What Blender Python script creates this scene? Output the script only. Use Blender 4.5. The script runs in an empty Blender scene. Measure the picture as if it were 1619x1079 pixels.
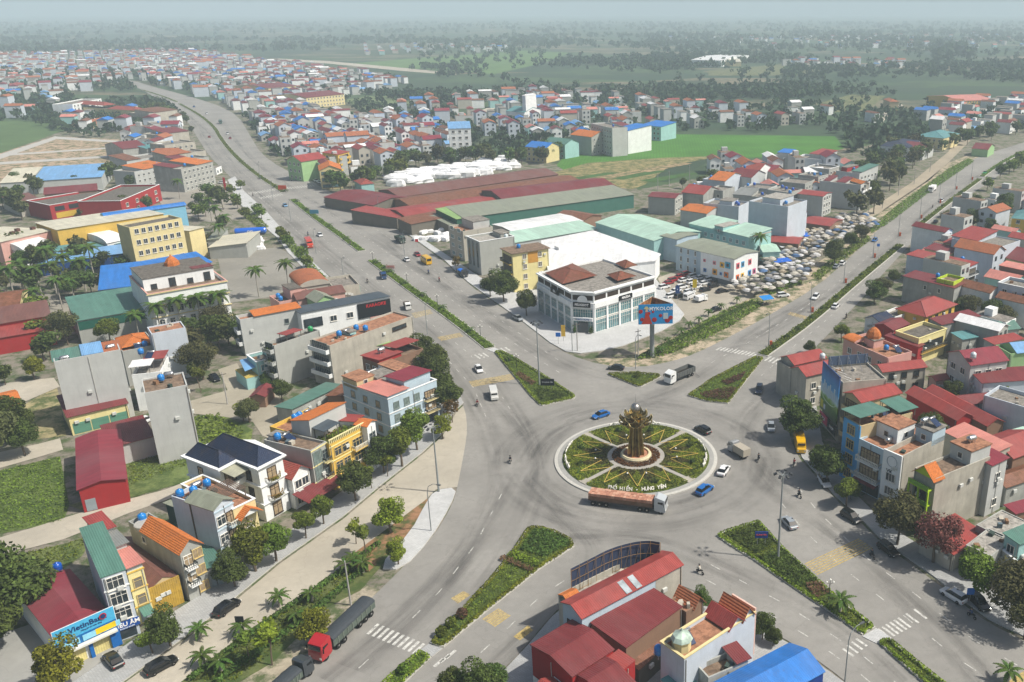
import bpy,math,random
import numpy as np
from mathutils import Vector,Matrix
from mathutils.geometry import tessellate_polygon
R = random.Random(7)
NR = np.random.default_rng(7)
PI = math.pi
S = bpy.context.scene
COL = S.collection
# ------------------------------------------------------------------ camera
CAM_H,PITCH,FPX,PX,PY = 90.0,math.radians(20.7),1400.0,1031.0,539.5
cd = bpy.data.cameras.new('camera'); cam = bpy.data.objects.new('camera',cd); COL.objects.link(cam)
cam.location = (0,0,CAM_H); cam.rotation_euler = (PI/2 - PITCH,0,0)
cd.sensor_width = 36; cd.lens = FPX/1619*36; cd.shift_x = -(PX-809.5)/1619
cd.clip_start = 1; cd.clip_end = 60000
S.camera = cam
# ------------------------------------------------------------------ light
SUN_EL,SUN_AZ = math.radians(52),math.radians(-10)
sd = Vector((math.cos(SUN_EL)*math.cos(SUN_AZ),math.cos(SUN_EL)*math.sin(SUN_AZ),math.sin(SUN_EL)))
w = bpy.data.worlds.new('World'); S.world = w; w.use_nodes = True
nt = w.node_tree; bg = nt.nodes['Background']
sk = nt.nodes.new('ShaderNodeTexSky'); sk.sky_type = 'NISHITA'; sk.sun_disc = False
sk.sun_elevation = SUN_EL; sk.sun_rotation = PI/2 - SUN_AZ
sk.dust_density = 4.0; sk.air_density = 1.2; sk.ozone_density = 1.0
nt.links.new(sk.outputs[0],bg.inputs[0]); bg.inputs[1].default_value = 0.09
sl = bpy.data.lights.new('sun','SUN'); sl.energy = 5.0; sl.angle = math.radians(1.2); sl.color = (1.0,.94,.84)
so = bpy.data.objects.new('sun',sl); COL.objects.link(so); so.location = (200,0,400)
so.rotation_euler = sd.to_track_quat('Z','Y').to_euler()
S.view_settings.view_transform = 'Standard'; S.view_settings.look = 'None'
S.view_settings.exposure = 0.05; S.view_settings.gamma = 1; S.view_settings.use_curve_mapping = False
S.render.engine = 'CYCLES'
S.cycles.max_bounces = 5; S.cycles.diffuse_bounces = 2; S.cycles.glossy_bounces = 2
S.cycles.transmission_bounces = 2; S.cycles.volume_bounces = 2; S.cycles.transparent_max_bounces = 32
S.cycles.use_denoising = True; S.cycles.use_adaptive_sampling = True; S.cycles.adaptive_threshold = .02
HAZE_DENSITY = 0.00028; HAZE_COLOR = (.73,.89,1.0)
# ------------------------------------------------------------------ geometry of the view: map a point of the photo to the ground
cp,sp = math.cos(PITCH),math.sin(PITCH)
def G(u,v,z=0.0):
    xc = (u-PX)/FPX; yc = (PY-v)/FPX
    d = (xc,cp+yc*sp,-sp+yc*cp); t = (z-CAM_H)/d[2]
    return Vector((d[0]*t,d[1]*t))
def HT(ub,vb,vt):
    Y = G(ub,vb).y; yc = (PY-vt)/FPX
    return CAM_H + Y*(yc*cp-sp)/(cp+yc*sp)
def GP(pts,z=0.0): return [G(u,v,z) for u,v in pts]
# ------------------------------------------------------------------ materials
def hexc(h):
    h = h.lstrip('#'); r = [int(h[i:i+2],16)/255 for i in (0,2,4)]
    return tuple(((c+.055)/1.055)**2.4 if c > .04045 else c/12.92 for c in r)
MC = {}
def M(col,kind='plaster',rough=None,ax='x'):
    """procedural material: one per colour and kind"""
    key = (col,kind,ax)
    if key in MC: return MC[key]
    c = hexc(col) if isinstance(col,str) else col
    m = bpy.data.materials.new('%s_%s' % (kind,str(col).strip('#').replace(' ',''))); m.use_nodes = True
    n = m.node_tree.nodes; l = m.node_tree.links; b = n['Principled BSDF']
    tc = n.new('ShaderNodeTexCoord'); out = tc.outputs['Object']
    def noise(scale,det=4,rg=.55,sc=(1,1,1),src=None):
        mp = n.new('ShaderNodeMapping'); mp.inputs['Scale'].default_value = sc
        l.new(src or out,mp.inputs[0]); t = n.new('ShaderNodeTexNoise'); t.inputs['Scale'].default_value = scale
        t.inputs['Detail'].default_value = det; t.inputs['Roughness'].default_value = rg; l.new(mp.outputs[0],t.inputs[0]); return t.outputs[0]
    def ramp(src,p0,p1,a=0.,bb=1.):
        r = n.new('ShaderNodeMapRange'); r.inputs[1].default_value = p0; r.inputs[2].default_value = p1
        r.inputs[3].default_value = a; r.inputs[4].default_value = bb; l.new(src,r.inputs[0]); return r.outputs[0]
    def mix(f,a,bb,mode='MIX'):
        x = n.new('ShaderNodeMix'); x.data_type = 'RGBA'; x.blend_type = mode
        for s,val in ((x.inputs[0],f),(x.inputs[6],a),(x.inputs[7],bb)):
            if hasattr(val,'is_linked') or hasattr(val,'links'): l.new(val,s)
            elif isinstance(val,(int,float)): s.default_value = val
            else: s.default_value = (*val,1)
        return x.outputs[2]
    def bump(src,st,dist=.05):
        q = n.new('ShaderNodeBump'); q.inputs['Strength'].default_value = st; q.inputs['Distance'].default_value = dist
        l.new(src,q.inputs['Height']); l.new(q.outputs[0],b.inputs['Normal'])
    def sub(k): return tuple(min(1,x*k) for x in c)
    oi = n.new('ShaderNodeObjectInfo')
    b.inputs['Roughness'].default_value = .85
    b.inputs['Specular IOR Level'].default_value = .3
    if kind == 'plaster':
        g = noise(.35,5,.6); st = noise(1.2,4,.6,(2.2,2.2,.16))
        x = mix(ramp(g,.35,.7),c,sub(.86)); dk = tuple(v*.55+.02 for v in c)
        x = mix(ramp(st,.54,.82,0,.42),x,dk); l.new(x,b.inputs[0]); bump(noise(6,3),.25,.02)
    elif kind == 'dirty':
        g = noise(.3,6,.65); st = noise(.8,5,.7,(1.5,1.5,.2))
        x = mix(ramp(g,.3,.7),sub(1.08),sub(.72)); x = mix(ramp(st,.5,.8,0,.6),x,sub(.5)); x = mix(ramp(noise(.16,5,.6),.5,.62,0,.5),x,sub(.7))
        l.new(x,b.inputs[0]); bump(noise(5,4),.3,.03)
    elif kind in ('metal','rust'):
        wv = n.new('ShaderNodeTexWave'); wv.bands_direction = 'X' if ax == 'x' else 'Y'
        wv.inputs['Scale'].default_value = .95; wv.inputs['Distortion'].default_value = 0; l.new(out,wv.inputs[0])
        g = noise(.25,5,.6); x = mix(ramp(g,.35,.75),c,sub(.78))
        pn = noise(.9,2,.5,(1,.08,1) if ax == 'x' else (.08,1,1)); x = mix(ramp(pn,.45,.65,0,.4),x,sub(1.35)); x = mix(ramp(noise(.13,4,.6,(1,.3,1) if ax == 'x' else (.3,1,1)),.45,.7,0,.5),x,tuple(v*.62+.07 for v in c))
        if kind == 'rust': x = mix(ramp(noise(.8,6,.7),.42,.62),x,(.13,.055,.025))
        x = mix(ramp(noise(1.4,6,.75),.56,.78,0,.5),x,(.10,.07,.055))
        l.new(x,b.inputs[0]); bump(wv.outputs[1],.55,.06); b.inputs['Roughness'].default_value = .5
    elif kind == 'tile':
        w1 = n.new('ShaderNodeTexWave'); w1.bands_direction = 'X'; w1.inputs['Scale'].default_value = 1.25; l.new(out,w1.inputs[0])
        w2 = n.new('ShaderNodeTexWave'); w2.bands_direction = 'Y'; w2.wave_profile = 'SAW'; w2.inputs['Scale'].default_value = 1.0; l.new(out,w2.inputs[0])
        ad = n.new('ShaderNodeMath'); ad.operation = 'ADD'; l.new(w1.outputs[1],ad.inputs[0]); l.new(w2.outputs[1],ad.inputs[1])
        x = mix(ramp(noise(3,4,.6),.35,.7),sub(1.08),sub(.7)); x = mix(ramp(noise(.4,4),.5,.75,0,.4),x,(.1,.07,.05))
        l.new(x,b.inputs[0]); bump(ad.outputs[0],.7,.07); b.inputs['Roughness'].default_value = .75
    elif kind == 'deck':
        x = mix(ramp(noise(1.1,6,.7),.4,.62),c,sub(.45)); x = mix(ramp(noise(.3,4),.45,.7,0,.5),x,sub(.8))
        l.new(x,b.inputs[0]); bump(noise(4,4),.3,.03); b.inputs['Roughness'].default_value = .95
    elif kind == 'glass':
        l.new(mix(ramp(noise(.7,2),.4,.6),c,sub(1.6)),b.inputs[0]); b.inputs['Roughness'].default_value = .12; b.inputs['Specular IOR Level'].default_value = .6
    elif kind == 'paint':
        b.inputs[0].default_value = (*c,1); b.inputs['Roughness'].default_value = .28; b.inputs['Specular IOR Level'].default_value = .5
        b.inputs['Coat Weight'].default_value = .5; b.inputs['Coat Roughness'].default_value = .08
        l.new(mix(ramp(noise(1.5,4),.5,.8,0,.25),c,sub(.75)),b.inputs[0])
    elif kind == 'plain':
        l.new(mix(ramp(noise(2.0,3),.4,.7),c,sub(.85)),b.inputs[0]); b.inputs['Roughness'].default_value = .7
    elif kind == 'steel':
        b.inputs[0].default_value = (*c,1); b.inputs['Metallic'].default_value = .85
        l.new(ramp(noise(3,3),.3,.7,.2,.42),b.inputs['Roughness']); l.new(mix(ramp(noise(2,4),.45,.7),c,sub(.6)),b.inputs[0])
    elif kind == 'leaf':
        geo = n.new('ShaderNodeNewGeometry')
        x = mix(ramp(noise(.9,3,.6),.38,.62),sub(.62),sub(1.35))
        hs = n.new('ShaderNodeHueSaturation'); l.new(ramp(oi.outputs['Random'],0,1,.475,.525),hs.inputs['Hue'])
        l.new(ramp(oi.outputs['Random'],0,1,.75,1.25),hs.inputs['Value']); l.new(x,hs.inputs['Color'])
        rr = n.new('ShaderNodeHueSaturation'); l.new(ramp(geo.outputs['Random Per Island'],0,1,.6,1.5),rr.inputs['Value']); l.new(hs.outputs[0],rr.inputs['Color'])
        l.new(rr.outputs[0],b.inputs[0]); b.inputs['Roughness'].default_value = .75; b.inputs['Specular IOR Level'].default_value = .25
        tr = n.new('ShaderNodeBsdfTranslucent'); l.new(rr.outputs[0],tr.inputs[0]); ms = n.new('ShaderNodeMixShader'); ms.inputs[0].default_value = .3
        l.new(b.outputs[0],ms.inputs[1]); l.new(tr.outputs[0],ms.inputs[2]); l.new(ms.outputs[0],n['Material Output'].inputs[0])
    elif kind == 'road':
        x = mix(ramp(noise(.055,6,.6),.36,.66),sub(1.1),sub(.82))
        x = mix(ramp(noise(.6,6,.7),.4,.75,0,.55),x,sub(.72)); x = mix(ramp(noise(9,3),.4,.7,0,.3),x,sub(.75))
        ct = n.new('ShaderNodeTexVoronoi'); ct.feature = 'DISTANCE_TO_EDGE'; ct.inputs['Scale'].default_value = .12
        nd = n.new('ShaderNodeMix'); nd.data_type = 'VECTOR'; nd.inputs[0].default_value = .12; l.new(out,nd.inputs[4])
        t2 = n.new('ShaderNodeTexNoise'); t2.inputs['Scale'].default_value = .4; t2.inputs['Detail'].default_value = 5; l.new(out,t2.inputs[0])
        sc2 = n.new('ShaderNodeVectorMath'); sc2.operation = 'SCALE'; sc2.inputs['Scale'].default_value = 40; l.new(t2.outputs[1],sc2.inputs[0]); l.new(sc2.outputs[0],nd.inputs[5]); l.new(nd.outputs[1],ct.inputs[0])
        x = mix(ramp(ct.outputs[0],0,.012,.3,0),x,sub(.5))
        l.new(x,b.inputs[0]); bump(noise(12,3),.2,.02); b.inputs['Roughness'].default_value = .9
    elif kind == 'stain':
        uv = tc.outputs['UV']; f = noise(1,5,.6,(.035,1.7,1),uv); g = noise(.09,3,.5); sx = n.new('ShaderNodeSeparateXYZ'); l.new(uv,sx.inputs[0])
        sq = n.new('ShaderNodeMath'); sq.operation = 'MULTIPLY'; l.new(sx.outputs[1],sq.inputs[0]); l.new(sx.outputs[1],sq.inputs[1]); ed = ramp(sq.outputs[0],.05,1,.30,0)
        m0 = n.new('ShaderNodeMath'); m0.operation = 'MULTIPLY'; l.new(ramp(f,.38,.64,0,1),m0.inputs[0]); l.new(ramp(g,.3,.6,.15,1),m0.inputs[1])
        mu = n.new('ShaderNodeMath'); mu.operation = 'MULTIPLY'; l.new(m0.outputs[0],mu.inputs[0]); l.new(ed,mu.inputs[1])
        tp = n.new('ShaderNodeBsdfTransparent'); ms = n.new('ShaderNodeMixShader'); l.new(mu.outputs[0],ms.inputs[0])
        l.new(tp.outputs[0],ms.inputs[1]); l.new(b.outputs[0],ms.inputs[2]); l.new(ms.outputs[0],n['Material Output'].inputs[0]); b.inputs[0].default_value = (*c,1)
    elif kind == 'mark':
        f = noise(1.6,6,.75); tp = n.new('ShaderNodeBsdfTransparent'); ms = n.new('ShaderNodeMixShader')
        l.new(ramp(f,.3,.56,.12,.85),ms.inputs[0]); l.new(tp.outputs[0],ms.inputs[1]); l.new(b.outputs[0],ms.inputs[2])
        l.new(ms.outputs[0],n['Material Output'].inputs[0]); b.inputs[0].default_value = (*c,1)
    elif kind == 'soil':
        x = mix(ramp(noise(.11,7,.7),.42,.6),c,sub(.7)); x = mix(ramp(noise(.9,6,.7),.45,.65,0,.7),x,sub(1.35))
        x = mix(ramp(noise(.22,6,.75),.46,.58,0,.85),x,(.05,.085,.02)); l.new(x,b.inputs[0]); bump(noise(2,5),.5,.1); b.inputs['Roughness'].default_value = .97
    elif kind == 'field':
        wv = n.new('ShaderNodeTexWave'); wv.inputs['Scale'].default_value = .16; wv.inputs['Distortion'].default_value = 1.5; l.new(out,wv.inputs[0])
        x = mix(ramp(noise(.03,6,.6),.4,.62),c,sub(1.35)); x = mix(ramp(wv.outputs[1],.3,.9,0,.35),x,sub(.65))
        x = mix(ramp(noise(.35,6,.7),.45,.7,0,.5),x,sub(.7)); l.new(x,b.inputs[0]); b.inputs['Roughness'].default_value = .95
    elif kind == 'land':
        v = n.new('ShaderNodeTexVoronoi'); v.inputs['Scale'].default_value = .007; mp = n.new('ShaderNodeMapping'); mp.inputs['Scale'].default_value = (1,1.9,1)
        mp.inputs['Rotation'].default_value = (0,0,.4); l.new(out,mp.inputs[0]); l.new(mp.outputs[0],v.inputs[0])
        sx = n.new('ShaderNodeSeparateColor'); l.new(v.outputs['Color'],sx.inputs[0])
        x = mix(ramp(sx.outputs[0],.25,.8),(.028,.06,.028),(.06,.105,.04)); x = mix(ramp(sx.outputs[1],.78,.82),x,(.2,.17,.11))
        x = mix(ramp(noise(.012,7,.7),.45,.6),x,(.035,.06,.032)); x = mix(ramp(noise(.15,6,.7),.4,.7,0,.5),x,(.04,.06,.03)); l.new(x,b.inputs[0])
    elif kind == 'paving':
        br = n.new('ShaderNodeTexBrick'); br.inputs['Scale'].default_value = 1.0; br.inputs['Mortar Size'].default_value = .03
        br.inputs['Color1'].default_value = (*sub(1.05),1); br.inputs['Color2'].default_value = (*sub(.86),1); br.inputs['Mortar'].default_value = (*sub(.6),1); l.new(out,br.inputs[0])
        x = mix(ramp(noise(.2,6,.7),.42,.68,0,.6),br.outputs[0],sub(.62)); l.new(x,b.inputs[0])
    elif kind == 'bronze':
        b.inputs[0].default_value = (*c,1); b.inputs['Metallic'].default_value = .9; b.inputs['Roughness'].default_value = .3
        l.new(mix(ramp(noise(.8,4),.4,.7),c,sub(.45)),b.inputs[0])
    MC[key] = m
    return m
# ------------------------------------------------------------------ mesh building
class MB:
    def __init__(s): s.v = []; s.f = []; s.mi = []; s.ms = []
    def mat(s,m):
        if m not in s.ms: s.ms.append(m)
        return s.ms.index(m)
    def add(s,vs,fs,m):
        o = len(s.v); s.v += [tuple(v) for v in vs]; k = s.mat(m)
        for f in fs: s.f.append([o+i for i in f]); s.mi.append(k)
        return s
    def box(s,x0,y0,z0,x1,y1,z1,m,T=None):
        v = [(x,y,z) for z in (z0,z1) for y in (y0,y1) for x in (x0,x1)]
        if T is not None: v = [T @ Vector(p) for p in v]
        return s.add(v,[(0,2,3,1),(4,5,7,6),(0,1,5,4),(1,3,7,5),(3,2,6,7),(2,0,4,6)],m)
    def prism(s,poly,z0,z1,m,mt=None):
        n = len(poly); a = sum(poly[i][0]*poly[(i+1) % n][1]-poly[(i+1) % n][0]*poly[i][1] for i in range(n))
        if a < 0: poly = poly[::-1]
        vs = [(p[0],p[1],z0) for p in poly]+[(p[0],p[1],z1) for p in poly]
        s.add(vs,[(i,(i+1) % n,n+(i+1) % n,n+i) for i in range(n)],m)
        tr = tessellate_polygon([[Vector((p[0],p[1],0)) for p in poly]])
        top = []
        for t in tr:
            A,B,C = [Vector(poly[i][:2]) for i in t]
            if (B-A).cross(C-A) < 0: t = t[::-1]
            top.append(tuple(t))
        s.add([(p[0],p[1],z1) for p in poly],top,mt or m); s.add([(p[0],p[1],z0) for p in poly],[t[::-1] for t in top],m)
        return s
    def sheet(s,poly,z,m):
        poly = [Vector(p[:2]) for p in poly]
        tr = tessellate_polygon([[Vector((p[0],p[1],0)) for p in poly]]); fs = []
        for t in tr:
            A,B,C = [poly[i] for i in t]
            fs.append(tuple(t) if (B-A).cross(C-A) > 0 else tuple(t[::-1]))
        return s.add([(p[0],p[1],z) for p in poly],fs,m)
    def cyl(s,x,y,z0,z1,r0,r1,m,n=10,T=None,cap=True):
        vs = [(x+r*math.cos(2*PI*i/n),y+r*math.sin(2*PI*i/n),z) for z,r in ((z0,r0),(z1,r1)) for i in range(n)]
        if T is not None: vs = [T @ Vector(p) for p in vs]
        s.add(vs,[(i,(i+1) % n,n+(i+1) % n,n+i) for i in range(n)]+([tuple(range(n))[::-1],tuple(range(n,2*n))] if cap else []),m); return s
    def lathe(s,prof,m,n=16,x=0,y=0,T=None):
        vs = [(x+r*math.cos(2*PI*i/n),y+r*math.sin(2*PI*i/n),z) for r,z in prof for i in range(n)]
        if T is not None: vs = [T @ Vector(p) for p in vs]
        fs = []
        for k in range(len(prof)-1):
            for i in range(n): a = k*n+i; b2 = k*n+(i+1) % n; fs.append((a,b2,b2+n,a+n))
        fs.append(tuple(range(n))[::-1]); fs.append(tuple(range((len(prof)-1)*n,len(prof)*n)))
        return s.add(vs,fs,m)
    def tube(s,pts,r,m,n=6):
        pts = [Vector(p) for p in pts]; k = len(pts); vs = []; rs = r if isinstance(r,(list,tuple)) else [r]*k
        for i,p in enumerate(pts):
            d = (pts[min(i+1,k-1)]-pts[max(i-1,0)]).normalized(); a = d.orthogonal().normalized() if i == 0 else (a-d*a.dot(d)).normalized(); b2 = d.cross(a)
            vs += [p+(a*math.cos(2*PI*j/n)+b2*math.sin(2*PI*j/n))*rs[i] for j in range(n)]
        fs = [(i*n+j,i*n+(j+1) % n,(i+1)*n+(j+1) % n,(i+1)*n+j) for i in range(k-1) for j in range(n)]
        return s.add(vs,fs+[tuple(range(n))[::-1],tuple(range((k-1)*n,k*n))],m)
    def mesh(s,name,smooth=False):
        me = bpy.data.meshes.new(name); me.from_pydata(s.v,[],s.f)
        for m in s.ms: me.materials.append(m)
        me.polygons.foreach_set('material_index',s.mi)
        if smooth: me.polygons.foreach_set('use_smooth',[True]*len(s.f))
        me.update(); return me
def obj(name,me,parent=None,loc=(0,0,0),rz=0.0,sc=None):
    if isinstance(me,MB): me = me.mesh(name)
    o = bpy.data.objects.new(name,me); COL.objects.link(o); o.location = loc; o.rotation_euler = (0,0,rz)
    if sc: o.scale = (sc,sc,sc) if isinstance(sc,(int,float)) else sc
    if parent: o.parent = parent
    return o
def tag(o,label,cat=None,group=None,kind=None):
    if label: o['label'] = label
    if cat: o['category'] = cat
    if group: o['group'] = group
    if kind: o['kind'] = kind
    return o
def thing(name,label,cat,loc=(0,0,0),rz=0.,group=None):
    o = obj(name,None,None,loc,rz); o.empty_display_size = .3; return tag(o,label,cat,group)
def copy_tree(src,loc,rz,label=None,group=None,sc=None):
    r = src.copy(); COL.objects.link(r); r.location = loc; r.rotation_euler = (0,0,rz)
    if sc: r.scale = (sc,sc,sc) if isinstance(sc,(int,float)) else sc
    if label: r['label'] = label
    if group: r['group'] = group
    def rec(a,b):
        for ch in a.children:
            c = ch.copy(); COL.objects.link(c); c.parent = b; rec(ch,c)
    rec(src,r); return r
def structure(name,mb,label=None):
    o = obj(name,mb); o['kind'] = 'structure'
    if label: o['label'] = label
    return o
def chaikin(p,closed=True,it=1):
    for _ in range(it):
        q = []; n = len(p)
        for i in range(n if closed else n-1):
            a,b = Vector(p[i]),Vector(p[(i+1) % n]); q += [a*.75+b*.25,a*.25+b*.75]
        p = q if closed else [Vector(p[0])]+q+[Vector(p[-1])]
    return p
def quads_mesh(name,Q,mats,mi=None):
    """numpy array (n,4,3) of separate quads -> mesh"""
    n = len(Q); me = bpy.data.meshes.new(name); me.vertices.add(4*n); me.loops.add(4*n); me.polygons.add(n)
    me.vertices.foreach_set('co',Q.astype(np.float32).reshape(-1)); me.loops.foreach_set('vertex_index',np.arange(4*n,dtype=np.int32))
    me.polygons.foreach_set('loop_start',np.arange(0,4*n,4,dtype=np.int32))
    for m in mats: me.materials.append(m)
    if mi is not None: me.polygons.foreach_set('material_index',np.asarray(mi,dtype=np.int32))
    me.update(calc_edges=True); return me
def leaf_quads(P,Nn,size,elong=1.5):
    """quads centred at P, facing roughly Nn"""
    n = len(P); Nn = Nn+NR.normal(0,.55,(n,3)); Nn /= np.linalg.norm(Nn,axis=1)[:,None]+1e-9
    t = np.cross(Nn,NR.normal(0,1,(n,3))); t /= np.linalg.norm(t,axis=1)[:,None]+1e-9; b = np.cross(Nn,t)
    s = (size*NR.uniform(.6,1.3,n))[:,None]; a = t*s*elong*.5; c = b*s*.5
    return np.stack([P-a,P-c*.9,P+a,P+c*.9],1)
def inside(poly,X,Y):
    r = np.zeros(len(X),bool); n = len(poly)
    for i in range(n):
        x0,y0 = poly[i][0],poly[i][1]; x1,y1 = poly[(i+1) % n][0],poly[(i+1) % n][1]
        if y0 == y1: continue
        r ^= ((y0 > Y) != (y1 > Y)) & (X < (x1-x0)*(Y-y0)/(y1-y0)+x0)
    return r
def in_poly_pts(poly,n,rng=NR):
    xs = [p[0] for p in poly]; ys = [p[1] for p in poly]; out = np.zeros((0,2))
    while len(out) < n:
        X = rng.uniform(min(xs),max(xs),n*3+50); Y = rng.uniform(min(ys),max(ys),n*3+50); k = inside(poly,X,Y)
        if not k.any(): return out
        out = np.concatenate([out,np.stack([X[k],Y[k]],1)])
    return out[:n]
def area(poly):
    n = len(poly); return abs(sum(poly[i][0]*poly[(i+1) % n][1]-poly[(i+1) % n][0]*poly[i][1] for i in range(n)))/2
def text_mesh(txt,size,mat,ext=.05,bold=False):
    cu = bpy.data.curves.new('lettering','FONT'); cu.body = txt; cu.size = size; cu.extrude = ext; cu.align_x = 'CENTER'; cu.align_y = 'CENTER'
    if bold: cu.offset = size*.022
    cu.resolution_u = 2; o = bpy.data.objects.new('lettering',cu); COL.objects.link(o)
    dg = bpy.context.evaluated_depsgraph_get(); me = bpy.data.meshes.new_from_object(o.evaluated_get(dg)); COL.objects.unlink(o); bpy.data.objects.remove(o)
    me.materials.clear(); me.materials.append(mat); return me
# ------------------------------------------------------------------ ground, roads
LAND = M((.05,.09,.035),'land'); ROAD = M((.27,.262,.243),'road'); CONC = M((.43,.395,.325),'road'); SOIL = M((.27,.21,.14),'soil')
TOWN = M((.20,.18,.145),'soil'); PAVE = M((.42,.43,.43),'paving'); KERB = M((.5,.49,.45),'plain'); PAVE2 = M((.56,.57,.57),'paving')
g = MB(); g.sheet([(-9000,-300),(9000,-300),(9000,10500),(-9000,10500)],0,LAND); structure('ground',g,'flat green farmland reaching to the hazy horizon')
def area_sheet(name,px,z,m,label=None,it=0):
    p = GP(px); p = chaikin(p,True,it) if it else p
    return structure(name,MB().sheet(p,z,m),label)
area_sheet('town_ground',[(-300,240),(0,235),(150,195),(330,160),(480,160),(700,235),(900,262),(1010,300),(1330,240),(1480,205),(1640,190),(2100,235),(2300,1200),(1500,1700),(200,1700),(-600,1200)],.03,TOWN,'dusty built-up ground between the houses')
FZ = [0]
def field(px,col,label,kind='field',z=.07,name='field'):
    FZ[0] += 1; return area_sheet(name,px,z+.0007*FZ[0],M(col,kind),label)
field([(-100,190),(90,192),(105,205),(60,222),(0,243),(-100,250)],(.07,.12,.04),'green field at the left edge of the view')
field([(-60,262),(85,216),(205,222),(198,262),(160,285),(-60,300)],(.42,.31,.22),'bare tan building plot with rows of posts','soil',.07,'building_plot')
for q in ([(-60,264),(85,217),(88,221),(-50,270)],[(-20,246),(180,233),(180,235),(-20,249)],[(-20,258),(180,246),(182,249),(-20,262)],[(85,216),(200,224),(200,227),(85,220)]):
    field(q,(.45,.44,.41),'narrow concrete lane across the tan plot','plain',.10,'path')
field([(545,158),(600,150),(655,162),(600,176),(565,172)],(.12,.16,.07),'vegetable plot between the houses')
field([(905,232),(1000,212),(1180,214),(1320,216),(1335,235),(1290,246),(1180,250),(1040,254),(900,275),(880,262)],(.055,.16,.02),'bright green crop field behind the market sheds')
field([(870,275),(930,258),(1050,250),(1145,247),(1060,262),(1020,292),(1000,300),(940,292)],(.26,.22,.10),'tan and green vegetable strips behind the sheds','soil',.09)
for a,b_,t in ((885,285,0),(925,283,1),(960,282,0),(1000,270,1),(1010,286,0)):
    field([(a,b_),(a+75,b_-12),(a+95,b_-11),(a+25,b_+3)],(.05,.12,.03) if t == 0 else (.33,.24,.14),'long narrow vegetable bed','soil',.12+t*.01,'vegetable_bed')
field([(560,100),(830,80),(900,84),(860,100),(780,118),(720,112),(620,108)],(.09,.16,.05),'pale green distant rice field')
field([(1120,112),(1280,98),(1330,108),(1260,120),(1120,120)],(.16,.16,.08),'distant mown field','soil')
field([(1290,165),(1345,150),(1400,152),(1370,176),(1320,178)],(.17,.17,.08),'rough grass plot near the small gatehouse','soil')
field([(0,470),(60,462),(105,470),(120,500),(0,500)],(.30,.28,.24),'concrete yard beside the palm row','road',.09,'yard')
field([(342,398),(440,392),(455,400),(500,440),(430,470),(360,480)],(.26,.25,.22),'large empty asphalt yard behind the pink house','road',.09,'yard')
field([(240,303),(350,292),(372,318),(395,345),(330,352),(260,330)],(.30,.28,.24),'paved yard beside the red and yellow shop','road',.09,'yard')
field([(1040,440),(1110,415),(1200,455),(1190,470),(1095,516),(1072,492),(1052,470)],(.36,.33,.27),'concrete car park beside the white showroom','road',.09,'car_park')

area_sheet('street',[(-60,862),(0,851),(60,833),(130,811),(205,790),(262,775),(300,760),(306,775),(262,792),(205,812),(140,838),(100,854),(0,880),(-60,893)],.12,CONC,'narrow concrete street past the vacant lots')
area_sheet('street',[(-40,722),(0,716),(60,703),(95,694),(100,712),(50,727),(0,741),(-40,750)],.12,CONC,'short concrete street at the left edge')
area_sheet('street',[(-20,611),(0,608),(85,598),(95,612),(30,640),(-20,650)],.12,CONC,'pale side street beside the rubble lot')
area_sheet('street',[(300,635),(360,618),(345,585),(375,575),(395,612),(440,625),(455,660),(440,700),(415,690),(400,668),(355,660),(305,655)],.12,M((.36,.33,.26),'road'),'concrete back street with a small square')
for q,c_,lb in (([(0,745),(95,722),(110,800),(100,826),(0,845)],(.10,.14,.035),'overgrown green vacant lot'),
              ([(110,800),(300,735),(305,758),(130,808)],(.2,.2,.08),'sandy lot with patches of weeds'),
              ([(0,885),(105,860),(150,845),(130,880),(100,900),(0,910)],(.13,.16,.05),'weedy strip below the concrete street'),
              ([(40,640),(90,610),(105,690),(60,695),(30,670)],(.3,.26,.14),'rubble strewn yellow lot'),
              ([(300,660),(350,655),(400,680),(395,710),(310,720)],(.15,.19,.05),'garden plot beside the grey house'),
              ([(215,710),(300,690),(305,760),(180,795),(140,780)],(.12,.16,.05),'green lot behind the dark blue roofed villa')):
    field(q,c_,lb,'soil',.075,'vacant_lot')
ROADPX = [(195,126),(213,137),(233,147),(253,160),(283,175),(302,200),(313,220),(333,250),(360,275),(383,305),(423,340),(443,362),(473,393),(500,420),(560,468),(610,513),(650,549),(690,585),(722,620),(736,650),(739,680),(735,710),(723,773),(715,800),(685,850),(650,885),(600,935),(545,985),(480,1040),(430,1082),(300,1200),(640,1200),
  (770,1085),(833,1022),(870,975),(910,940),(960,918),(1010,912),(1060,920),(1110,940),(1200,990),(1260,1022),(1340,1080),(1480,1200),(1980,1200),(1750,1085),(1619,1014),(1562,986),(1522,956),(1476,919),(1392,859),(1356,822),(1319,789),(1286,749),(1262,725),(1248,690),(1243,655),(1250,615),(1266,585),(1286,553),(1312,527),(1340,497),(1366,470),(1390,440),(1427,400),(1465,358),(1500,330),(1536,307),(1570,285),(1599,262),(1625,245),(1690,222),(1790,200),
  (1760,190),(1680,205),(1619,226),(1552,246),(1512,267),(1479,290),(1412,340),(1342,410),(1290,455),(1215,500),(1160,530),(1100,560),(1060,573),(1010,582),(950,578),(900,562),(870,545),(820,505),(790,485),(740,450),(700,412),(640,370),(565,325),(510,298),(490,285),(447,268),(413,244),(397,218),(377,183),(340,165),(290,150),(240,137),(215,129)]
area_sheet('road',ROADPX,.12,ROAD,'wide pale grey avenues meeting at the roundabout',1)
area_sheet('road',[(440,93),(520,97),(640,108),(720,116),(722,119),(640,113),(520,101),(440,96)],.1,CONC,'distant pale road crossing the fields')
area_sheet('road',[(725,190),(760,175),(800,160),(803,163),(765,180),(730,195)],.1,CONC,'far village lane')
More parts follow.
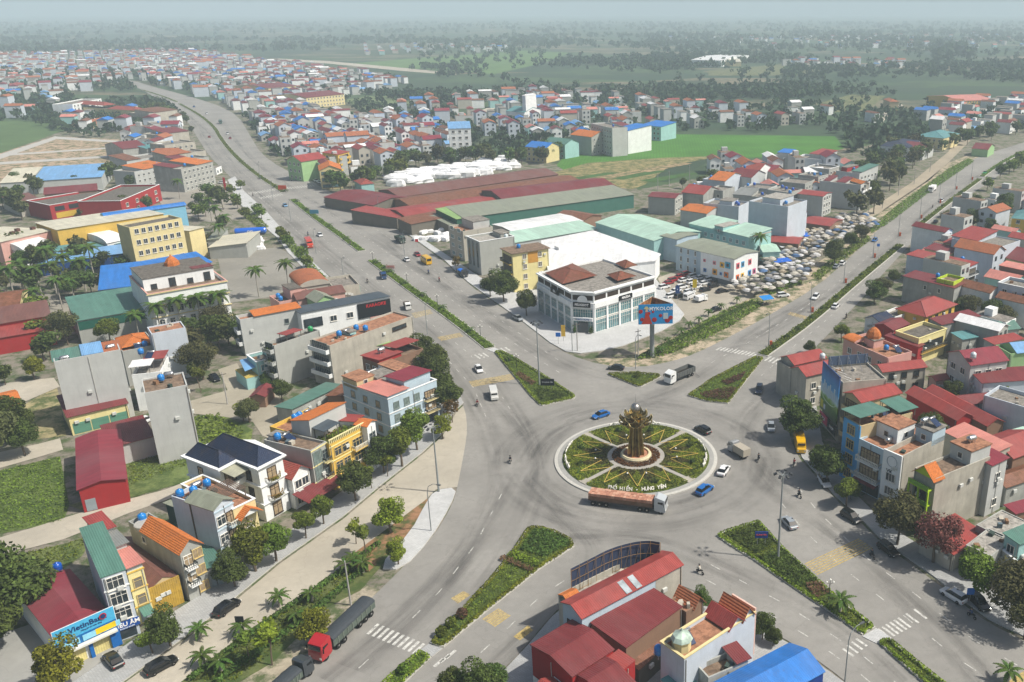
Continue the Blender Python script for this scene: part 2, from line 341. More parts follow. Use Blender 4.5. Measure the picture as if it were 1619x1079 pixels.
area_sheet('path',[(1385,190),(1405,172),(1425,165),(1428,168),(1410,176),(1395,195)],.1,CONC,'pale lane to the small gatehouse')
area_sheet('path',[(1505,252),(1535,222),(1515,212),(1500,240),(1440,290),(1370,335),(1340,350),(1350,358),(1395,335),(1470,285)],.1,M((.36,.31,.23),'road'),'dusty service lane beside the tree row')

area_sheet('verge',[(1005,588),(1100,562),(1215,502),(1290,457),(1342,412),(1412,342),(1479,292),(1512,268),(1552,247),(1545,240),(1500,258),(1460,290),(1400,330),(1330,392),(1260,436),(1190,470),(1100,515),(1040,545),(1000,560),(940,568),(960,585)],.10,M((.40,.33,.24),'soil'),'sandy verge of the right boulevard')
area_sheet('service_street',[(200,1079),(60,1180),(250,1200),(287,1079),(400,993),(467,952),(540,899),(600,850),(650,815),(689,775),(724,771),(738,700),(740,668),(735,640),(722,652),(700,690),(670,718),(598,775),(545,820),(443,892),(354,966),(294,1012)],.11,CONC,'sandy coloured concrete service street before the houses')
area_sheet('planting_strip',[(250,1200),(287,1079),(400,993),(467,952),(540,899),(600,850),(640,820),(689,783),(655,830),(600,900),(570,935),(520,960),(430,1050),(380,1079),(300,1150)],.14,M((.10,.12,.04),'soil'),'grass strip with hedges beside the service street')
area_sheet('verge',[(300,1190),(430,1082),(480,1040),(545,985),(600,935),(575,925),(545,945),(500,985),(440,1035),(375,1085),(250,1190)],.13,M((.33,.29,.22),'soil'),'bare earth verge with parked lorries')
field([(547,886),(677,789),(697,794),(680,812),(583,906),(565,900)],(.27,.15,.08),'freshly dug brown soil bed','soil',.17,'soil_bed')
def slab(name,px,m,label,h=.26,it=0):
    p = GP(px); p = chaikin(p,True,it) if it else p
    k = KERB if h > .2 else m
    return structure(name,MB().prism(p,.02,h,k,m),label)
slab('pavement',[(687,777),(723,772),(713,800),(680,855),(637,902),(595,902),(650,842),(672,800)],PAVE2,'white paved island beside the brown soil bed',.26,1)
slab('pavement',[(60,1175),(195,1079),(290,1010),(350,964),(440,890),(542,818),(596,773),(668,716),(698,688),(719,651),(733,638),(722,618),(690,584),(650,547),(600,503),(590,506),(640,556),(672,590),(690,620),(696,650),(640,705),(590,745),(545,775),(500,810),(440,855),(400,885),(330,935),(250,985),(195,1025),(60,1120)],PAVE,'grey paved footway before the left row of houses',.26)
slab('pavement',[(60,1120),(195,1023),(120,1030),(90,1010),(60,985),(0,1005),(-100,1060),(-100,1180)],M((.34,.34,.32),'road'),'grey forecourt left of the bank',.2)
slab('pavement',[(826,509),(870,543),(895,557),(918,560),(950,556),(985,548),(1045,525),(1075,508),(1082,498),(1065,478),(1035,440),(950,410),(850,435),(800,462),(760,440),(700,400),(640,360),(570,318),(562,323),(640,368),(700,410),(740,447),(790,483)],PAVE2,'pale paved forecourt around the white showroom',.26)
slab('pavement',[(1619,1008),(1562,980),(1522,950),(1476,913),(1392,853),(1356,817),(1319,784),(1290,749),(1268,725),(1256,690),(1251,655),(1257,618),(1272,590),(1300,600),(1290,640),(1300,700),(1340,770),(1400,830),(1480,880),(1560,930),(1640,975)],PAVE,'paved footway before the right row of houses',.26)
slab('pavement',[(423,337),(443,360),(473,393),(498,418),(520,438),(505,442),(480,425),(455,400),(440,378),(400,345),(375,318),(360,285),(372,280),(386,303)],PAVE2,'pale paving with tree pits beside the left highway',.26)
slab('pavement',[(781,1079),(833,1024),(872,978),(912,943),(960,922),(1010,916),(1060,924),(1108,943),(1196,992),(1256,1024),(1340,1085),(1200,1150),(700,1180)],PAVE,'pavement under the red roofed corner houses',.26)
for k in range(9):
    a = G(396+k*14.2 - (6 if k > 4 else 0),322+k*13.3); structure('tree_pit',MB().box(a.x-.7,a.y-.7,.2,a.x+.7,a.y+.7,.30,M((.09,.11,.04),'soil')))
# ------------------------------------------------------------------ road markings
WH = M((.62,.62,.58),'mark'); YE = M((.56,.42,.15),'mark'); STN = M((.075,.073,.07),'stain')
def resample(p,n):
    p = [Vector(q) for q in p]; d = [0]
    for i in range(len(p)-1): d.append(d[-1]+(p[i+1]-p[i]).length)
    out = []; j = 0
    for i in range(n):
        t = d[-1]*i/(n-1)
        while j < len(p)-2 and d[j+1] < t: j += 1
        k = (t-d[j])/max(1e-9,d[j+1]-d[j]); out.append(p[j].lerp(p[j+1],min(1,k)))
    return out
def ribbon(p,wd):
    L,Rr = [],[]
    for i,q in enumerate(p):
        d = (p[min(i+1,len(p)-1)]-p[max(i-1,0)]).normalized(); nn = Vector((-d.y,d.x)); ww = wd[i] if isinstance(wd,(list,tuple)) else wd
        L.append(q+nn*ww/2); Rr.append(q-nn*ww/2)
    return L,Rr
def strip_mesh(mb,p,wd,z,m):
    L,Rr = ribbon(p,wd); n = len(p); vs = [(q.x,q.y,z) for q in L]+[(q.x,q.y,z) for q in Rr]
    return mb.add(vs,[(n+i,n+i+1,i+1,i) for i in range(n-1)],m)
def dashes(name,px,step=6.0,ln=2.2,wd=.16,m=WH,zz=.135):
    p = chaikin(GP(px),False,2); tot = sum((p[i+1]-p[i]).length for i in range(len(p)-1)); q = resample(p,int(tot/1.0)+2); mb = MB(); i = 0
    while i+2 < len(q):
        k = max(1,int(ln)); strip_mesh(mb,q[i:i+k+1],wd,zz,m); i += int(step)
    structure(name,mb,'worn white lane dashes')
def solid(px,wd=.16,m=WH,zz=.137,label='painted edge line'):
    p = chaikin(GP(px),False,2); structure('edge_line',strip_mesh(MB(),p,wd,zz,m),label)
def lerp_line(A,B,t,n=40):
    a,b2 = resample(GP(A),n),resample(GP(B),n); return [a[i].lerp(b2[i],t) for i in range(n)]
EDGE_L = [(213,137),(253,160),(283,175),(302,200),(313,220),(333,250),(360,275),(383,305),(423,340),(473,393),(560,468),(650,549),(722,620),(738,680)]
MED_N = [(225,138),(277,160),(317,183),(340,203),(347,217),(367,243),(400,273),(450,305),(500,347),(540,375),(588,413),(660,465),(720,508),(782,553),(820,605),(860,650)]
EDGE_R = [(240,137),(340,165),(377,183),(397,218),(413,244),(447,268),(510,298),(565,325),(640,370),(700,412),(790,485),(870,545),(900,562)]
MED_N2 = [(225,138),(277,160),(317,183),(340,203),(347,217),(367,243),(400,273),(450,305),(500,347),(540,375),(588,413),(660,465),(720,508),(790,553),(850,590),(905,625)]
def lane_dashes(A,B,t,step=6,ln=2.2,n=400,wd=.17):
    q = lerp_line(A,B,t,n); tot = sum((q[i+1]-q[i]).length for i in range(n-1)); q = resample(q,int(tot)); mb = MB(); i = 0
    while i+3 < len(q): strip_mesh(mb,q[i:i+3],wd,.135,WH); i += step
    structure('lane_line',mb,'worn white lane dashes along the highway')
for t in (.28,.62): lane_dashes(EDGE_L,MED_N,t,6)
for t in (.35,.68): lane_dashes(MED_N2,EDGE_R,t,6)
B_L = [(1100,560),(1160,530),(1215,500),(1290,455),(1342,410),(1412,340),(1479,290),(1552,246),(1619,226)]
B_M = [(1150,590),(1200,560),(1280,507),(1422,387),(1449,360),(1549,283),(1615,240),(1660,225)]
B_R = [(1258,600),(1286,553),(1312,527),(1366,470),(1427,400),(1500,330),(1570,285),(1625,245)]
lane_dashes(B_L,B_M,.5); lane_dashes(B_M,B_R,.5)
lane_dashes([(1131,870),(1246,930),(1309,972),(1383,1020),(1456,1079),(1600,1190)],[(1110,940),(1200,990),(1260,1022),(1340,1080),(1480,1200)],.36)
lane_dashes([(1131,870),(1246,930),(1309,972),(1383,1020),(1456,1079),(1600,1190)],[(1110,940),(1200,990),(1260,1022),(1340,1080),(1480,1200)],.7)
for t in (.35,.68): lane_dashes([(1205,824),(1239,866),(1296,921),(1384,994),(1489,1079),(1640,1190)],[(1286,749),(1319,789),(1392,859),(1476,919),(1562,986),(1750,1085)],t)
lane_dashes([(735,710),(715,800),(650,885),(545,985),(430,1082)],[(835,834),(800,876),(727,969),(663,1031),(600,1090)],.62)
lane_dashes([(908,870),(853,905),(773,970),(700,1030),(640,1090)],[(960,918),(870,975),(833,1022),(770,1085),(700,1150)],.5)
def zebra(a,b,sv,n,wd=.5,skip=()):
    mb = MB()
    for i in range(n):
        if i in skip: continue
        t = i/(n-1); u = a[0]+(b[0]-a[0])*t; v = a[1]+(b[1]-a[1])*t
        strip_mesh(mb,[G(u-sv[0]/2,v-sv[1]/2),G(u+sv[0]/2,v+sv[1]/2)],wd,.138,M((.68,.68,.64),'mark'))
    structure('crosswalk',mb,'white zebra crossing stripes')
zebra((590,996),(662,1027),(17,-16),10,.5); zebra((694,1049),(713,1036),(15,-13),3,.5)
zebra((1398,1003),(1455,972),(20,15),10,.42,(6,8)); zebra((1341,1033),(1362,1017),(17,12),4,.4)
zebra((755,565),(768,562),(9,6),3); zebra((789,556),(803,553),(9,6),3)
zebra((1137,552),(1194,562),(9,-5),11,.5); zebra((1214,568),(1262,583),(10,-7),9,.5)
zebra((395,307),(443,299),(5,2.5),14,.5); zebra((412,314),(445,308),(5,2.5),10,.5); zebra((452,299),(495,294),(4,2.5),12,.5)
def rumble(q,n,wd=.32,gap=True):
    P = GP(q); mb = MB()
    for i in range(n):
        t = (i+.5)/n; strip_mesh(mb,[P[0].lerp(P[3],t),P[1].lerp(P[2],t)],wd if gap else (P[0]-P[3]).length/n*1.0,.140,YE)
    structure('rumble_strip',mb,'faded yellow rumble lines across the lane')
rumble([(650,496),(680,490),(685,497),(656,504)],6); rumble([(691,534),(727,527),(733,533),(698,540)],6)
rumble([(741,604),(808,592),(814,601),(747,613)],7); rumble([(1271,892),(1357,852),(1381,868),(1293,911)],7,.27)
rumble([(1585,1085),(1625,1058),(1640,1068),(1600,1095)],5); rumble([(713,947),(733,936),(744,942),(724,956)],5,.3)
rumble([(762,980),(788,963),(808,975),(783,993)],7,.3); rumble([(812,1008),(835,990),(843,998),(822,1014)],5,.3); rumble([(1245,498),(1278,507),(1282,503),(1250,494)],4)
WN_ = [0]
def worn(px,wd,it=3,pts=None,label='dark tyre worn band on the asphalt'):
    p = resample(pts or chaikin(GP(px),False,it),90); wd *= 2.1; WN_[0] += 1; o = structure('tyre_marks',strip_mesh(MB(),p,wd,.1255+.0008*WN_[0],STN),label)
    n = len(p); d = [0]
    for i in range(n-1): d.append(d[-1]+(p[i+1]-p[i]).length)
    uv = o.data.uv_layers.new(name='along').data
    for lp in o.data.loops: k = lp.vertex_index; uv[lp.index].uv = (d[k % n]+WN_[0]*37,1 if k < n else -1)
circ = lambda cx,cy,r,a0,a1,n=24: [(cx+r*math.cos(a0+(a1-a0)*i/n),cy+r*math.sin(a0+(a1-a0)*i/n)) for i in range(n+1)]
RC = G(1005.5,724)
for r_,wd in ((21.5,3.2),(27.5,3.6)):
    worn(None,wd,pts=[Vector(q)+RC for q in circ(0,0,r_,0,2*PI,90)],label='dark ring of tyre wear round the island')
worn([(240,147),(307,190),(330,232),(372,283),(430,335),(520,415),(640,515),(720,590),(775,680),(790,760),(740,880),(640,980),(520,1079)],3.0)
worn([(1300,470),(1200,520),(1100,600),(1010,640),(900,655),(845,720),(790,820),(690,940),(560,1060)],3.4)
worn([(760,1079),(860,980),(950,880),(900,830),(830,760)],2.6); worn([(600,370),(700,445),(800,520),(900,585),(1000,605),(1100,590)],3.2)
worn([(1430,1079),(1330,985),(1200,925),(1100,880),(1020,850),(900,850)],2.6); worn([(1560,1079),(1420,930),(1300,830),(1200,760),(1160,680),(1230,610),(1330,520),(1450,405)],3.0)
worn([(262,160),(330,205),(352,240),(392,290),(455,345),(560,430),(690,530),(760,610),(830,690)],2.0); worn([(350,190),(380,235),(430,280),(520,335),(640,410),(760,500),(840,560)],2.2)
worn([(1619,240),(1500,305),(1380,415),(1260,500),(1180,545)],2.6); worn([(700,1000),(790,900),(850,780),(850,700),(780,600)],2.6)
# ------------------------------------------------------------------ kerbed medians and planting
LG = M((.13,.19,.022),'leaf'); LG2 = M((.17,.22,.02),'leaf'); LR = M((.13,.065,.04),'leaf'); LD = M((.075,.12,.022),'leaf')
GSOIL = M((.075,.10,.022),'soil')
def kerb_ring(mb,poly,w_=.35,z=.34):
    n = len(poly); a = sum(poly[i][0]*poly[(i+1) % n][1]-poly[(i+1) % n][0]*poly[i][1] for i in range(n))
    if a < 0: poly = poly[::-1]
    inn = []
    for i in range(n):
        p0,p1,p2 = Vector(poly[i-1]),Vector(poly[i]),Vector(poly[(i+1) % n]); d = ((p1-p0).normalized()+(p2-p1).normalized())
        d = d.normalized() if d.length > 1e-6 else (p2-p1).normalized(); inn.append(p1+Vector((-d.y,d.x))*w_)
    vs = [(p[0],p[1],.1) for p in poly]+[(p[0],p[1],z) for p in poly]+[(p.x,p.y,z) for p in inn]+[(p.x,p.y,.1) for p in inn]
    fs = []
    for i in range(n):
        j = (i+1) % n; fs += [(i,j,n+j,n+i),(n+i,n+j,2*n+j,2*n+i),(2*n+i,2*n+j,3*n+j,3*n+i)]
    mb.add(vs,fs,KERB); return inn
def tufts(name,poly,dens,size,h0,h1,mat,label,cap=60000):
    n = int(min(cap,area(poly)*dens)); p = in_poly_pts(poly,n)
    if len(p) == 0: return
    z = NR.uniform(h0,h1,len(p)); P = np.column_stack([p,z]); nn = np.tile([0,0,1.0],(len(p),1))
    o = obj(name,quads_mesh(name,leaf_quads(P,nn,size),[mat])); tag(o,label,kind='stuff'); return o
def hedge(line,w_,h,label,mat=LG,dens=60,sz=.22,closed=False):
    p = [Vector(q) for q in line]+([Vector(line[0])] if closed else []); n0 = sum((p[i+1]-p[i]).length for i in range(len(p)-1)); n = int(n0*dens*(w_+h))
    q = resample(p,max(2,int(n0))+2); idx = NR.integers(0,len(q)-1,n); t = NR.uniform(0,1,n)
    A = np.array([[v.x,v.y] for v in q]); D = A[idx+1]-A[idx]; D /= np.linalg.norm(D,axis=1)[:,None]+1e-9; C = A[idx]+(A[idx+1]-A[idx])*t[:,None]
    th = NR.uniform(0,PI,n); cx = np.cos(th)*w_/2*NR.uniform(.75,1.05,n); z = .3+np.abs(np.sin(th))**.5*h*NR.uniform(.7,1.05,n)
    Nm = np.column_stack([-D[:,1],D[:,0]]); P = np.column_stack([C+Nm*cx[:,None],z]); nn = np.column_stack([Nm*cx[:,None]/w_*2,np.sin(th)])
    o = obj('hedge',quads_mesh('hedge',leaf_quads(P,nn,sz),[mat])); tag(o,label,'hedge','clipped hedges on the traffic islands'); 
    return o
def median(px,label,it=0,dens=22,hed=True,w_=.35):
    p = GP(px); p = chaikin(p,True,it) if it else p
    mb = MB(); inn = kerb_ring(mb,p,w_); structure('kerb',mb,'pale stone kerb of '+label)
    structure('planting_bed',MB().sheet(inn,.27,GSOIL),'earth of '+label)
    tufts('ground_cover',inn,dens,.24,.28,.42,LG,'low green ground cover on '+label)
    if hed: hedge([Vector(q) for q in inn],.7,.45,'low clipped hedge edging '+label,LG2,34,.25,True)
    return inn
def strip_px(line,w_,it=2):
    p = chaikin(GP(line),False,it); L,Rr = ribbon(p,w_); return L+Rr[::-1]
def median_strip(line,w_,label,dens=14,n=1):
    p = strip_px(line,w_); mb = MB(); inn = kerb_ring(mb,p,.3); structure('kerb',mb,'pale stone kerb of '+label)
    structure('planting_bed',MB().sheet(inn,.27,GSOIL),'earth of '+label); tufts('ground_cover',inn,dens,.38,.28,.8,LG,'low green shrubs on '+label)
median([(782,558),(793,557),(812,566),(860,595),(910,628),(908,632),(858,643),(853,642),(838,627),(806,588)],'the wedge island at the end of the left highway')
median([(835,836),(853,835),(880,843),(905,856),(908,866),(853,902),(773,966),(702,1025),(694,1025),(680,1019),(727,969),(773,919),(807,878)],'the long island in the lower left arm')
median([(663,1032),(682,1041),(650,1072),(600,1120),(570,1115),(615,1072)],'the second island at the lower edge')
median([(1133,849),(1145,842),(1199,826),(1239,869),(1296,921),(1326,949),(1384,994),(1363,1006),(1309,968),(1246,926),(1195,890),(1150,862)],'the lamp island in the lower right arm')
median([(1387,1017),(1405,1012),(1489,1079),(1600,1165),(1570,1165),(1456,1079)],'the diamond bed island at the lower right')
median([(1087,627),(1108,613),(1122,602),(1194,566),(1207,568),(1180,603),(1151,640),(1115,636)],'the wedge island at the right boulevard')
median([(960,593),(1000,591),(1042,594),(1045,597),(1014,613),(1008,613)],'the small triangular island behind the fountain side')
slab('crossing_slab',[(1363,1008),(1385,995),(1407,1009),(1385,1019)],PAVE2,'white paved gap between two islands',.22)
slab('crossing_slab',[(678,1020),(700,1027),(683,1040),(663,1031)],PAVE,'paved gap between the lower islands',.22)
slab('crossing_slab',[(770,554),(782,551),(794,556),(783,559)],PAVE2,'paved gap before the wedge island',.22)
median_strip([(588,413),(660,466),(720,508),(775,552)],3.4,'the long highway median',16)
median_strip([(463,317),(500,346),(540,374),(572,398)],3.2,'the middle highway median')
median_strip([(284,165),(317,183),(340,203),(347,217),(367,243),(400,273),(449,305)],3.2,'the far highway median',6)
median_strip([(225,143),(255,152),(280,162)],3.0,'the farthest highway median',4)
median_strip([(1205,563),(1280,510),(1350,449),(1424,388)],3.4,'the boulevard median',16)
median_strip([(1447,362),(1500,320),(1549,284)],3.2,'the middle boulevard median',9); median_strip([(1552,280),(1585,256),(1630,235),(1700,214)],3.2,'the far boulevard median',6)
for px,mt,lb,dn in (([(845,840),(868,842),(898,856),(902,864),(862,884),(822,872)],LD,'dark clipped shrubs at the top of the lower left island',40),
    ([(812,874),(855,892),(850,900),(800,882)],LG2,'pale curved band of shrubs on the lower left island',40),([(795,882),(846,903),(840,908),(790,888)],LR,'reddish curved band of shrubs on the lower left island',40),
    ([(1150,848),(1198,832),(1222,862),(1196,880)],LD,'dark shrubs in the bed with the blue notice',40),([(1200,884),(1240,874),(1292,920),(1262,932),(1240,922)],LD,'deep green shrubs below the tall lamp',45),
    ([(1272,926),(1296,924),(1312,940),(1290,950)],LR,'brown bedding plants in the lower right island',30),
    ([(1105,625),(1150,615),(1165,618),(1150,635),(1115,632)],LR,'brown bedding at the tip of the boulevard island',26),([(1140,606),(1180,590),(1172,602),(1150,612)],LR,'red brown curved bed on the boulevard island',34),
    ([(822,590),(848,608),(840,612),(815,595)],LR,'reddish shrubs on the highway wedge island',34),([(846,618),(885,620),(900,628),(858,638)],LD,'square hedge bed at the wedge tip',40)):
    tufts('shrubbery',GP(px),dn,.26,.4,.85,mt,lb)

for px,dn,lb in (([(1008,570),(1060,540),(1100,517),(1150,490),(1190,476),(1213,479),(1160,515),(1100,545),(1045,566)],9,'green bank beside the boulevard'),
    ([(1205,458),(1262,440),(1268,450),(1218,468)],9,'short green bank beside the umbrellas'),([(1282,438),(1318,410),(1350,385),(1372,374),(1378,380),(1330,415),(1295,445)],8,'scrub between market and boulevard'),
    ([(1370,366),(1420,325),(1500,268),(1530,252),(1540,256),(1470,305),(1400,358),(1378,370)],6,'shrub belt along the boulevard'),
    ([(300,1079),(400,1000),(470,955),(540,905),(600,858),(570,905),(520,945),(430,1035),(370,1079)],7,'grass of the strip beside the service street'),
    ([(0,745),(95,724),(108,800),(100,824),(0,843)],5,'weeds on the vacant lot'),([(0,885),(105,860),(140,850),(120,885),(0,908)],5,'weeds below the concrete street'),
    ([(215,712),(298,692),(300,735),(230,760),(190,772)],5,'weeds behind the villa'),([(302,662),(345,657),(385,682),(380,705),(310,718)],5,'garden greens beside the grey house'),
    ([(440,372),(452,370),(500,425),(520,445),(505,445),(470,410)],9,'clipped shrubs beside the pale paving'),([(375,335),(392,330),(425,360),(415,366)],9,'clipped shrubs near the blue tank')):
    tufts('undergrowth',GP(px),dn*(2.2 if 'trip' in lb or 'lot' in lb or 'weeds' in lb else 1),*((.27,.08,.4) if 'trip' in lb or 'lot' in lb or 'weeds' in lb else (.5,.1,.9)),LG,lb)
def hedge_px(px,w_,h,label,mat=LD,dens=26,sz=.3): return hedge(chaikin(GP(px),False,1),w_,h,label,mat,dens,sz)
hedge_px([(300,1079),(390,1012),(470,955),(545,905),(600,862)],1.0,.8,'long dark hedge along the service street, upper row')
hedge_px([(340,1085),(420,1026),(480,985),(540,935),(580,900)],1.1,.9,'long dark hedge along the service street, lower row')
hedge_px([(1012,568),(1060,546),(1110,522),(1190,480)],1.4,1.0,'hedge on the bank beside the boulevard')
hedge_px([(850,443),(903,518)],1.0,.7,'low hedge at the left foot of the white showroom',LG2); hedge_px([(942,521),(1008,504)],1.0,.7,'low hedge at the front foot of the white showroom',LG2)
# ------------------------------------------------------------------ roundabout
cx,cy = RC.x,RC.y
rb = MB(); rb.lathe([(17.3,.12),(17.3,.36),(16.8,.40),(15.5,.40)],KERB,96,cx,cy); structure('roundabout_kerb',rb,'round pale kerb of the traffic island')
rb = MB(); rb.lathe([(16.6,.2),(16.6,.415),(15.6,.417)],M((.38,.38,.36),'paving'),96,cx,cy); structure('roundabout_walk',rb,'grey paved ring round the flower island')
rb = MB(); rb.lathe([(15.6,.3),(15.6,.47),(.1,.48)],GSOIL,96,cx,cy); structure('roundabout_lawn',rb,'round green garden of the traffic island')
rb = MB(); rb.lathe([(6.1,.4),(6.1,.56),(5.1,.57)],M((.42,.40,.36),'paving'),64,cx,cy); structure('roundabout_walk',rb,'inner paved ring round the monument')
_d = G(1084.5,684)-RC; AX0 = math.atan2(_d.y,_d.x)
pp = MB()
for k in range(4):
    a = AX0+k*PI/2; T = Matrix.Translation((cx,cy,0)) @ Matrix.Rotation(a,4,'Z')
    pp.box(6.0,-.45,.4,15.5,.45,.53+.002*k,M((.42,.40,.36),'paving'),T); pp.box(13.8,-1.1,.41,15.7,1.1,.545+.002*k,M((.45,.42,.36),'paving'),T)
structure('roundabout_path',pp,'four straight garden paths across the island')
def ringpts(r0,r1,n): 
    a = NR.uniform(0,2*PI,n); r = np.sqrt(NR.uniform(r0*r0,r1*r1,n)); return np.column_stack([cx+r*np.cos(a),cy+r*np.sin(a)])
P2 = ringpts(6.2,15.4,26000); rel = P2-np.array([cx,cy]); an = np.arctan2(rel[:,1],rel[:,0])-AX0; rr_ = np.hypot(rel[:,0],rel[:,1])
off = np.abs(rr_*np.sin((an+PI/4) % (PI/2)-PI/4)); P2 = P2[(off > .7)]; rel = P2-np.array([cx,cy]); an = np.arctan2(rel[:,1],rel[:,0])-AX0-PI/12*0; rr_ = np.hypot(rel[:,0],rel[:,1])
star = rr_ < 6.5+6.0*np.abs(((an-PI/4)/(2*PI)*12+.5) % 1*2-1)
for nm,msk,mt,lb,h in (('flower_bed',star,M((.085,.07,.02),'leaf'),'brownish star shaped planting of the round garden',.72),('lawn',~star,LG2,'bright green planting of the round garden',.66)):
    q = P2[msk]; Pp = np.column_stack([q,NR.uniform(.48,h,len(q))]); o = obj(nm,quads_mesh(nm,leaf_quads(Pp,np.tile([0,0,1.],(len(q),1)),.26),[mt])); tag(o,lb,kind='stuff')
q = ringpts(3.4,5.1,3500); Pp = np.column_stack([q,NR.uniform(.5,.8,len(q))]); o = obj('flower_bed',quads_mesh('flower_bed',leaf_quads(Pp,np.tile([0,0,1.],(len(q),1)),.26),[M((.14,.07,.015),'leaf')])); tag(o,'orange brown flowers round the monument foot',kind='stuff')
ylw = M((.7,.5,.12),'plain')
for k in range(12):
    a = AX0+PI/4+k*PI/6; a2 = .5*PI/6; mb = MB()
    tip = (cx+13.3*math.cos(a),cy+13.3*math.sin(a),.78)
    for s_ in (-1,1): mb.tube([(cx+7.6*math.cos(a+s_*a2*.9),cy+7.6*math.sin(a+s_*a2*.9),.74),tip],.055,ylw,4)
    o = obj('star_edging',mb); tag(o,'yellow edged star ray in the round garden','garden edging','twelve yellow star rays of the round garden')
for k in range(8):
    a = AX0+PI/4+(k//2)*PI/2+(-.3 if k % 2 else .3); P3 = np.array([[cx+12.2*math.cos(a),cy+12.2*math.sin(a),.9]])+NR.normal(0,.33,(160,3))
    o = obj('shrub',quads_mesh('shrub',leaf_quads(P3,P3-P3.mean(0),.3),[LD])); tag(o,'small round shrub on the round garden lawn','shrub','eight small shrubs of the round garden')
for k in range(8):
    a = AX0+PI/4+(k//2)*PI/2+(-.22 if k % 2 else .22); mb = MB(); mb.cyl(0,0,.5,.95,.05,.05,M('#555555','plain'),6); o = thing('garden_light','little white globe light in the round garden','garden light',(cx+8.8*math.cos(a),cy+8.8*math.sin(a),0),0,'white globe lights of the round garden')
    obj('post',mb,o); mb = MB(); mb.lathe([(.02,.93),(.17,1.0),(.2,1.12),(.12,1.25),(.02,1.28)],M('#e8e8e4','plain'),8); obj('globe',mb,o)
for k in range(8):
    a = AX0+PI/4+(k//2)*PI/2+(-.5 if k % 2 else .5); c_ = Vector((cx+13.7*math.cos(a),cy+13.7*math.sin(a))); t_ = Vector((-math.sin(a),math.cos(a))); n_ = Vector((math.cos(a),math.sin(a)))
    hedge([c_-t_*1.8+n_*.5,c_-t_*.6-n_*.7,c_+t_*.6+n_*.6,c_+t_*1.8-n_*.5],.3,.45,'clipped dark zigzag hedge in the round garden',LD,60,.2)['group'] = 'zigzag hedges of the round garden'
lt = M('#f2efe6','plain'); LTR = {}
def letter(ch):
    if ch not in LTR: LTR[ch] = text_mesh(ch,.98,lt,.09,True)
    return LTR[ch]
for base,txt in ((-PI/2,'PHỐ HIẾN - HƯNG YÊN'),(PI,'HƯNG YÊN - PHỐ HIẾN'),(0,'PHỐ HIẾN - HƯNG YÊN'),(PI/2,'PHỐ HIẾN - HƯNG YÊN')):
    lb = {-PI/2: 'large white upright letters facing the long semi truck',PI: 'large white letters at the left rim of the round garden',0: 'large white letters at the right rim of the round garden',PI/2: 'white letters behind the bronze monument'}[base]
    o = thing('standing_letters',lb,'lettering',(cx,cy,0)); n = len(txt)
    for i,ch in enumerate(txt):
        if ch == ' ': continue
        a = base+(i-(n-1)/2)*.0415+.03; l_ = obj('letter',letter(ch),o,(15.0*math.cos(a),15.0*math.sin(a),1.05)); l_.rotation_euler = (math.radians(72),0,a+PI/2)

BR = M((.33,.23,.07),'bronze'); BRL = M((.75,.62,.30),'bronze'); STO = M((.62,.55,.36),'plain')
o = thing('monument','tall bronze lotus monument with a steel globe on the roundabout','monument',(cx,cy,.5)); 
mb = MB(); mb.lathe([(3.3,0),(3.3,.5),(3.1,.75),(3.1,.8),(2.7,.8),(2.7,.45)],STO,40); obj('plinth',mb,o)
mb = MB(); mb.lathe([(2.72,.2),(2.7,.48),(.3,.5)],M((.55,.27,.17),'deck'),32); obj('plinth_floor',mb,o)
for k in range(8):
    a = PI/8+k*PI/4; T = Matrix.Rotation(a,4,'Z'); mb = MB()
    pr = [(1.85,.5),(1.65,2.4),(1.45,4.6),(1.3,6.4),(1.25,7.6),(1.15,9.6)]
    for (r0,z0),(r1,z1) in zip(pr[:-1],pr[1:]):
        mb.add([T @ Vector(p) for p in ((r0-.45,-.33,z0),(r0,-.16,z0),(r0,.16,z0),(r0-.45,.33,z0),(r1-.45,-.3,z1),(r1,-.14,z1),(r1,.14,z1),(r1-.45,.3,z1))],[(0,1,5,4),(1,2,6,5),(2,3,7,6),(3,0,4,7)],BR)
    obj('pillar',mb,o)
    mb = MB(); mb.tube([T @ Vector((r_+.04,0,z_)) for r_,z_ in pr[:-1]],.07,BRL,4); obj('pillar_ridge',mb,o)
    for lv,(ro,zo,w0,hh) in enumerate(((1.3,7.5,1.15,1.6),(1.2,8.3,1.0,1.5),(.95,9.1,.8,1.3))):
        mb = MB(); T2 = Matrix.Rotation(a+lv*PI/8,4,'Z'); pts = []; prof = [(0,0,.35),(1.2,.1,1.0),(2.1,.55,.95),(2.5,1.2,.45),(2.3,1.8,.03)]
        L_,R_,C_ = [],[],[]
        for (x,z,wq) in prof:
            sx = (2.05-lv*.35)/2.1; C_.append(T2 @ Vector((ro+x*sx,0,zo+z*hh/1.9))); L_.append(T2 @ Vector((ro+x*sx-.2*wq,-wq*w0*.75,zo+z*hh/1.9+.12))); R_.append(T2 @ Vector((ro+x*sx-.2*wq,wq*w0*.75,zo+z*hh/1.9+.12)))
        vs = L_+C_+R_; fs = [(i,i+1,5+i+1,5+i) for i in range(4)]+[(5+i,5+i+1,10+i+1,10+i) for i in range(4)]
        mb.add(vs,fs,BR); mb.tube(L_,.06,BRL,4); mb.tube(R_,.06,BRL,4); obj('petal',mb,o)
mb = MB(); mb.lathe([(1.3,.4),(1.05,5.0),(1.1,9.0),(.8,9.7),(.55,10.4)],BR,16); obj('core',mb,o)
mb = MB(); mb.lathe([(1.02*math.sin(PI*i/12)+.01,11.25-1.02*math.cos(PI*i/12)) for i in range(13)],M((.42,.40,.37),'steel'),24); obj('globe',mb.mesh('globe',True),o)
